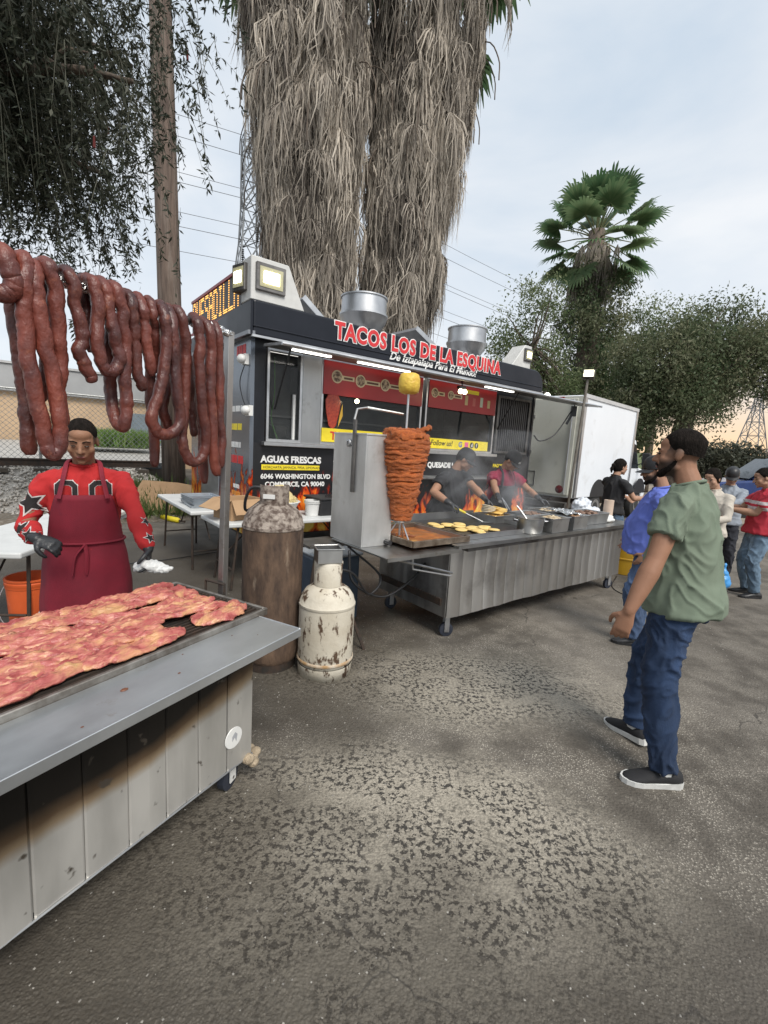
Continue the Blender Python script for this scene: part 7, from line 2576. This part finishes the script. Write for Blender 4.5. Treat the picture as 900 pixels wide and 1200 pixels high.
# ---------------------------------------------------------------- man in green tee
gt = cloth('green_tee', (.15, .185, .135), (.125, .16, .115))
person('bearded man in green t-shirt and blue jeans walking past the carts', (1.62, 2.36), yaw_of((-.66, .75)), H=1.84, girth=1.08, belly=.03, lean=.10,
       head_dir=(-.74, .66, -.05), hands={'L': (1.19, 2.12, .86), 'R': (1.80, 2.75, .86)}, elbows={'L': (.5, -.6, 0), 'R': (.6, .2, 0)},
       hand_pose={'L': dict(d=(-.22, .05, -1), n=(.55, .75, .1), c=.6), 'R': dict(d=(-.1, .1, -1), n=(-.5, -.6, 0), c=.5)},
       feet={'L': (1.52, 2.15, 0), 'R': (1.57, 2.52, .01)}, footdir={'L': (-.97, .05, 0), 'R': (-.35, .92, -.12)}, hair='fade', fade=True, beard=True,
       top=gt, sleeve=.48, trousers=denim('denim_blue', (.015, .036, .088)), shoe=mat('shoe_knit', (.014, .014, .016), rough=.8, bump=.3, bsc=200), sole=SOLEW, tone=(.29, .15, .092), vox=.008, shirt_hem=.83)
# ---------------------------------------------------------------- man in blue tee behind him
person('man in bright blue t-shirt, dark cap and jeans standing behind the man in green', (2.42, 4.02), yaw_of((-.85, .50)), H=1.70, girth=1.22, belly=.08,
       head_dir=(-.9, .35, -.15), hands={'L': (2.28, 3.86, .86), 'R': (2.42, 4.35, .9)}, feet={'L': (2.32, 3.92, 0), 'R': (2.52, 4.25, 0)}, footdir={'L': (-.95, .25, 0), 'R': (-.85, .5, 0)},
       hair='short', beard=True, cap=(BLACK, None), top=cloth('blue_tee', (.13, .18, .56), (.11, .15, .48)), sleeve=.48, trousers=denim('denim_mid', (.06, .10, .19)), shoe=BLACK, tone=(.33, .18, .115), vox=.010, shirt_hem=.85)
# ---------------------------------------------------------------- cooks
M_RED = mat('emblem_red', (.5, .03, .04), rough=.7)
M_WH = mat('emblem_white', (.7, .7, .68), rough=.7)
cp = lambda m1: [([(-.02, .035), (-.008, .035), (-.008, .062), (.008, .062), (.008, .035), (.02, .035), (.02, .07), (.012, .076), (-.012, .076), (-.02, .07)], m1)]
nD2 = -D2
c1, c1i = person('cook in black t-shirt and black cap bending over the griddle with a spatula', W(3.98, 3.86)[:2], yaw_of(nD2 + D1 * .15), H=1.70, girth=1.22, belly=.05, lean=.24,
       head_dir=(nD2 * .75 + D1 * .55 + Vector((0, 0, -.50))), hands={'R': W(3.62, 3.44, 1.06), 'L': W(4.0, 3.12, 1.03)}, elbows={'R': -D1 * .9 - Vector((0, 0, .5)) + D2 * .2, 'L': D1 * .9 - Vector((0, 0, .6)) + D2 * .1},
       hand_pose={'R': dict(d=D1 * .6 + nD2 * .6 - Vector((0, 0, .35)), n=(0, 0, -1), c=1.0), 'L': dict(d=nD2 * .6 + D1 * .3 - Vector((0, 0, .5)), n=-D1 * .5 - Vector((0, 0, .8)), c=.8)},
       hair='short', cap=(cloth('cap_black', (.012, .012, .013)), cp(M_RED)), top=cloth('black_tee', (.016, .016, .018), (.024, .024, .026)), sleeve=.5, trousers=cloth('dark_trousers', (.03, .03, .035)), gloves=(True, True), tone=(.35, .19, .12), vox=.010)
c2, c2i = person('cook in maroon polo shirt, dark apron and black cap serving from the pans', W(4.98, 3.86)[:2], yaw_of(nD2 - D1 * .2), H=1.71, girth=1.08, lean=.15,
       head_dir=(nD2 * .8 + D1 * .1 + Vector((0, 0, -.62))), hands={'R': W(4.42, 3.40, 1.06), 'L': W(5.20, 3.38, 1.08)}, elbows={'R': -D1 - Vector((0, 0, .6)), 'L': D1 * .9 - Vector((0, 0, .5))},
       hand_pose={'R': dict(d=nD2 * .7 - D1 * .4 - Vector((0, 0, .3)), n=(0, 0, -1), c=.7), 'L': dict(d=nD2 * .8 + D1 * .4 - Vector((0, 0, .2)), n=(0, 0, -1), c=.6)},
       hair='short', cap=(MATS['cap_black'], cp(M_WH)), top=cloth('maroon_polo', (.22, .018, .045), (.17, .013, .035)), sleeve=.5, trousers=MATS['dark_trousers'], gloves=(True, True), apron=(cloth('apron_dark', (.03, .032, .038)), 1.27, .45), tone=(.33, .18, .115), vox=.010)
# spatula in the first cook's hand, tortillas in his other hand, tongs for the second cook
wR = Matrix.Translation((*W(3.98, 3.86)[:2], 0)) @ Matrix.Rotation(yaw_of(nD2 + D1 * .15), 4, 'Z') @ c1i['wr']['R']
wL = Matrix.Translation((*W(3.98, 3.86)[:2], 0)) @ Matrix.Rotation(yaw_of(nD2 + D1 * .15), 4, 'Z') @ c1i['wr']['L']
t = thing('spatula', 'griddle spatula with yellow handle held by the cook in black', 'spatula', wR)
dsp = (W(3.55, 2.98, .90) - wR)
hd_ = (D1 * .6 + nD2 * .6 - Vector((0, 0, .35))).normalized() * .085 - Vector((0, 0, .02))
e_ = D1 * .22 + nD2 * .30 + Vector((0, 0, .895 - wR.z))
q0 = hd_ - (e_ - hd_) * .22 + Vector((0, 0, .02))
q1 = hd_.lerp(e_, .35)
MB().tube([q0, hd_.lerp(q0, .1), q1], .013, 8).build('handle', YEL_T, t, smooth=True)
MB().tube([q1, e_], .005, 6).build('shaft', STEEL, t)
MB().cbox(e_ + nD2 * .03, (.10, .09, .003), (0, 0, ROT_T)).build('blade', STEEL, t)
t = thing('tortilla_stack', 'folded stack of pale tortillas held in plastic by the cook in black', 'tortillas', wL + nD2 * .11 + Vector((0, 0, -.085)), ROT_T)
for k_ in range(5):
    MB().lathe([(0, .006), (.075, .006), (.082, 0), (.075, -.003), (0, -.003)], 18, Matrix.Translation((-.06, 0, .009 * k_ - .02)) @ Matrix.Rotation(.12 * k_ - .2, 4, 'Y')).build('tortilla_round', FOODS[3], t, smooth=True)
wR2 = Matrix.Translation((*W(4.98, 3.86)[:2], 0)) @ Matrix.Rotation(yaw_of(nD2 - D1 * .2), 4, 'Z') @ c2i['wr']['R']
t = thing('serving_tongs', 'steel tongs held by the cook in the maroon polo', 'tongs', wR2)
for k_ in (-1, 1):
    MB().tube([nD2 * .06, nD2 * .15 + D1 * (-.05 + .012 * k_) - Vector((0, 0, .05)), nD2 * .24 + D1 * (-.10 + .02 * k_) - Vector((0, 0, .11))], .006, 6).build('tong_arm', ALU, t)
# ---------------------------------------------------------------- bystanders
person('woman in black t-shirt with dark tied hair facing away from the trailer', (3.50, 7.0), yaw_of((.93, .30)), H=1.66, girth=1.05, head_dir=(.97, .15, -.08), hands={'R': (3.90, 6.92, 1.08), 'L': (3.86, 7.3, 1.05)},
       hair='long', top=MATS['black_tee'], sleeve=.52, trousers=denim('denim_light', (.12, .19, .29)), tone=(.40, .23, .155), vox=.011)
person('woman in cream blouse with glasses behind the man in green', (3.98, 5.55), yaw_of((-.75, -.35)), H=1.62, girth=1.12, head_dir=(-.85, -.40, -.35), hands={'L': (3.76, 5.28, 1.0), 'R': (3.70, 5.62, 1.05)},
       hair='long', top=cloth('cream_blouse', (.50, .46, .40), (.44, .40, .34)), sleeve=.8, trousers=cloth('brown_trousers', (.10, .045, .035)), tone=(.42, .25, .17), vox=.011)
w_, wi = person('man in grey shirt and dark cap eating from a plate', (4.95, 6.6), yaw_of((-.55, -.75)), H=1.64, girth=1.10, head_dir=(-.5, -.75, -.35), hands={'L': (4.70, 6.22, 1.14), 'R': (4.55, 6.38, 1.16)},
       hair='short', cap=(BLACK, None), top=cloth('grey_shirt', (.26, .29, .33), (.21, .24, .28)), sleeve=.8, trousers=cloth('black_jeans', (.02, .022, .03)), shoe=mat('shoe_brown', (.05, .03, .02), rough=.6), tone=(.40, .23, .15), vox=.011)
pl_ = MB().lathe([(0, .0), (.08, .0), (.11, .02), (.105, .022), (.078, .004), (0, .004)], 20).build('paper_plate', WHITE_P, smooth=True)
pl_.location = (4.60, 6.22, 1.15)
tag(pl_, 'white paper plate held by the man in grey', 'plate')
stripe = mat('striped_tee', (.46, .03, .05), (.40, .025, .04), rough=.9)
nts = stripe.node_tree
bs = nts.nodes['Principled BSDF']
prev = bs.inputs['Base Color'].links[0].from_socket
tcs = nts.nodes.new('ShaderNodeTexCoord')
sps = nts.nodes.new('ShaderNodeSeparateXYZ')
nts.links.new(tcs.outputs['Object'], sps.inputs[0])
rps = nts.nodes.new('ShaderNodeValToRGB')
rps.color_ramp.interpolation = 'CONSTANT'
es = rps.color_ramp.elements
es[0].position, es[0].color = 0, (0, 0, 0, 1)
es[1].position, es[1].color = .40, (1, 1, 1, 1)
for p_, c_ in ((.45, 0), (.49, 1), (.54, 0)):
    e_2 = es.new(p_)
    e_2.color = (c_, c_, c_, 1)
mrs = nts.nodes.new('ShaderNodeMapRange')
mrs.inputs[1].default_value, mrs.inputs[2].default_value = .8, 1.6
nts.links.new(sps.outputs[2], mrs.inputs[0])
nts.links.new(mrs.outputs[0], rps.inputs[0])
mxs = nts.nodes.new('ShaderNodeMixRGB')
nts.links.new(rps.outputs[0], mxs.inputs[0])
nts.links.new(prev, mxs.inputs[1])
mxs.inputs[2].default_value = (.50, .45, .45, 1)
nts.links.new(mxs.outputs[0], bs.inputs['Base Color'])
person('man in red striped t-shirt and light blue jeans holding food', (4.80, 5.75), yaw_of((-.90, .25)), H=1.66, girth=1.2, belly=.03, head_dir=(-.9, .35, -.3), hands={'L': (4.45, 5.85, 1.10), 'R': (4.50, 6.05, 1.12)},
       hair='short', top=stripe, sleeve=.52, trousers=denim('denim_pale', (.16, .24, .33)), shoe=BLACK, tone=(.38, .22, .145), vox=.011)
blob('carrier_bag', 'bright blue plastic bag hanging low beside the woman in cream', 'bag', [((0, 0, .12), (.10, .06, .10)), ((0, 0, .22), (.05, .04, .06)), ((.0, .0, .30), (.02, .015, .06))], mat('bag_blue', (.06, .30, .66), rough=.35, bump=.4, bsc=30), (4.12, 5.35, .14), 0, wob=.015)

# faint cooking smoke above the griddle
sm_ = MB().box(-.9, 1.5, -.35, .55, 0, .95).build('griddle_smoke', None)
sm_.location = W(3.7, 3.05, .93)
sm_.rotation_euler = (0, 0, ROT_T)
vm, vt, vb = newmat('smoke_volume')
vt.nodes.remove(vb)
pv = vt.nodes.new('ShaderNodeVolumePrincipled')
pv.inputs['Color'].default_value = (.9, .92, .95, 1)
vtc = vt.nodes.new('ShaderNodeTexCoord')
vn = vt.nodes.new('ShaderNodeTexNoise')
vn.inputs['Scale'].default_value = 2.6
vn.inputs['Detail'].default_value = 4
vn.inputs['Distortion'].default_value = .8
vt.links.new(vtc.outputs['Object'], vn.inputs[0])
vr = vt.nodes.new('ShaderNodeMapRange')
vr.inputs[1].default_value, vr.inputs[2].default_value, vr.inputs[4].default_value = .47, .78, 2.3
vt.links.new(vn.outputs[0], vr.inputs[0])
vg = vt.nodes.new('ShaderNodeTexGradient')
vg.gradient_type = 'SPHERICAL'
vmp = vt.nodes.new('ShaderNodeMapping')
vmp.inputs['Location'].default_value = (-.25, -.2, -.55)
vmp.inputs['Scale'].default_value = (.85, 2.0, 1.25)
vt.links.new(vtc.outputs['Object'], vmp.inputs[0])
vt.links.new(vmp.outputs[0], vg.inputs[0])
vmu = vt.nodes.new('ShaderNodeMath')
vmu.operation = 'MULTIPLY'
vt.links.new(vr.outputs[0], vmu.inputs[0])
vt.links.new(vg.outputs[0], vmu.inputs[1])
vt.links.new(vmu.outputs[0], pv.inputs['Density'])
vt.links.new(pv.outputs[0], vt.nodes['Material Output'].inputs['Volume'])
sm_.data.materials.append(vm)
tag(sm_, 'thin wisps of cooking smoke rising over the griddle', 'smoke', kind='stuff')
